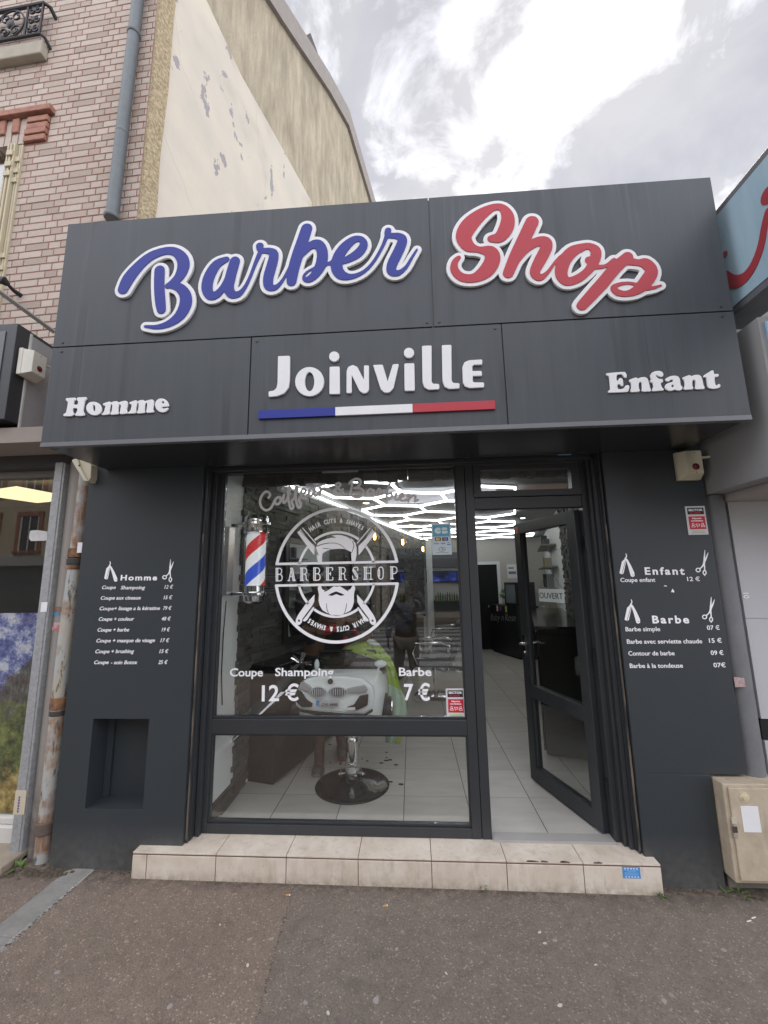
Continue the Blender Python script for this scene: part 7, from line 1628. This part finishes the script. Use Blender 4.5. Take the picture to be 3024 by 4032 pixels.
mb = MB()
for k in range(4200):
    c_ = random.choice(tips+[Vector((-6.0,-15.8,5.6))]*2); p = c_+Vector((random.gauss(0,.55), random.gauss(0,.55), random.gauss(.1,.5))); s = random.uniform(.06, .13)
    n_ = Vector((random.gauss(0,1), random.gauss(0,1), random.gauss(.5,1))).normalized(); u_ = n_.cross(Vector((.3,.5,.8))).normalized(); v_ = n_.cross(u_)
    mb.add([p-u_*s, p-v_*s*.5, p+u_*s, p+v_*s*.5], [(0,1,2,3)])
mb.build('crown', lf_.m, tr_)
# parked cars
def car(x, y, z, label, paint, face_=1):
    t = thing('parked_car', (x, y, z), label, 'car', 'cars in the street'); L_ = 4.3; w = .88
    low = [(-2.15,.28),(-2.12,.62),(-1.95,.78),(-1.0,.92),(1.75,.95),(2.08,.88),(2.15,.55),(2.12,.28)]; up = [(-1.05,.92),(-.35,1.42),(.1,1.52),(1.1,1.50),(1.70,1.25),(1.85,.94)]
    P = lambda a, hy: Vector((x+a[0]*face_, y+hy, z+a[1]))
    mb = MB(); mb.prism([P(a, -w) for a in low], [P(a, w) for a in low]); mb.prism([P(a, -w*.86) for a in up], [P(a, w*.86) for a in up]); b_ = mb.build('body', paint, t, bevel=.06, seg=3)
    for s in (-1, 1):
        for seg in ([(-.86,.98),(-.32,1.38),(.28,1.44),(.28,.98)], [(.34,.98),(.34,1.44),(1.05,1.42),(1.5,1.22),(1.55,1.0)]):
            mb = MB(); mb.prism([P(a, s*(w*.86+.002)) for a in seg], [P(a, s*(w*.86+.010)) for a in seg]); mb.build('side_window', simple('car_glass', (.02,.022,.025), .05), t)
        for wx in (-1.35, 1.32):
            T = Matrix.Translation((x+wx*face_, y+s*(w-.10), z+.32)) @ Matrix.Rotation(R(90), 4, 'X')
            mb = MB(); mb.lathe([(.20,-.11),(.30,-.11),(.32,-.08),(.32,.08),(.30,.11),(.20,.11)], (0,0,0), 28, T, caps=False); wl2 = mb.build('wheel', M['black'], t, smooth=True)
            mb = MB(); mb.lathe([(.215,-.10),(.215,.10)], (0,0,0), 24, T, caps=False)
            for k in range(5):
                for q in (-.13, .13):
                    a = k*1.2566+q; mb.tube([T @ Vector((.05*math.cos(a),.05*math.sin(a),-s*.10)), T @ Vector((.21*math.cos(a),.21*math.sin(a),-s*.105))], [.03,.018], 6)
            mb.ball(tuple(T @ Vector((0,0,-s*.10))), .055, 10); mb.build('rim', M['chrome'], wl2, smooth=True)
    for hx, c_ in ((-2.11, M['white']), (2.1, M['stred'])):
        for s in (-1, 1):
            mb = MB(); mb.box(x+hx*face_-.06, x+hx*face_+.06, y+s*.68-.14, y+s*.68+.14, z+.62, z+.76); mb.build('headlight' if hx < 0 else 'tail_light', c_, t, bevel=.02)
    return t
car(-3.42, -6.0, -.246, 'dark car parked at the kerb, reflected behind the toy car', simple('car_black', (.015,.016,.018), .15))
car(-11.0, -13.6, -.246, 'grey car parked across the street, reflected in the left shop window', simple('car_grey', (.16,.165,.17), .25, .4), -1)
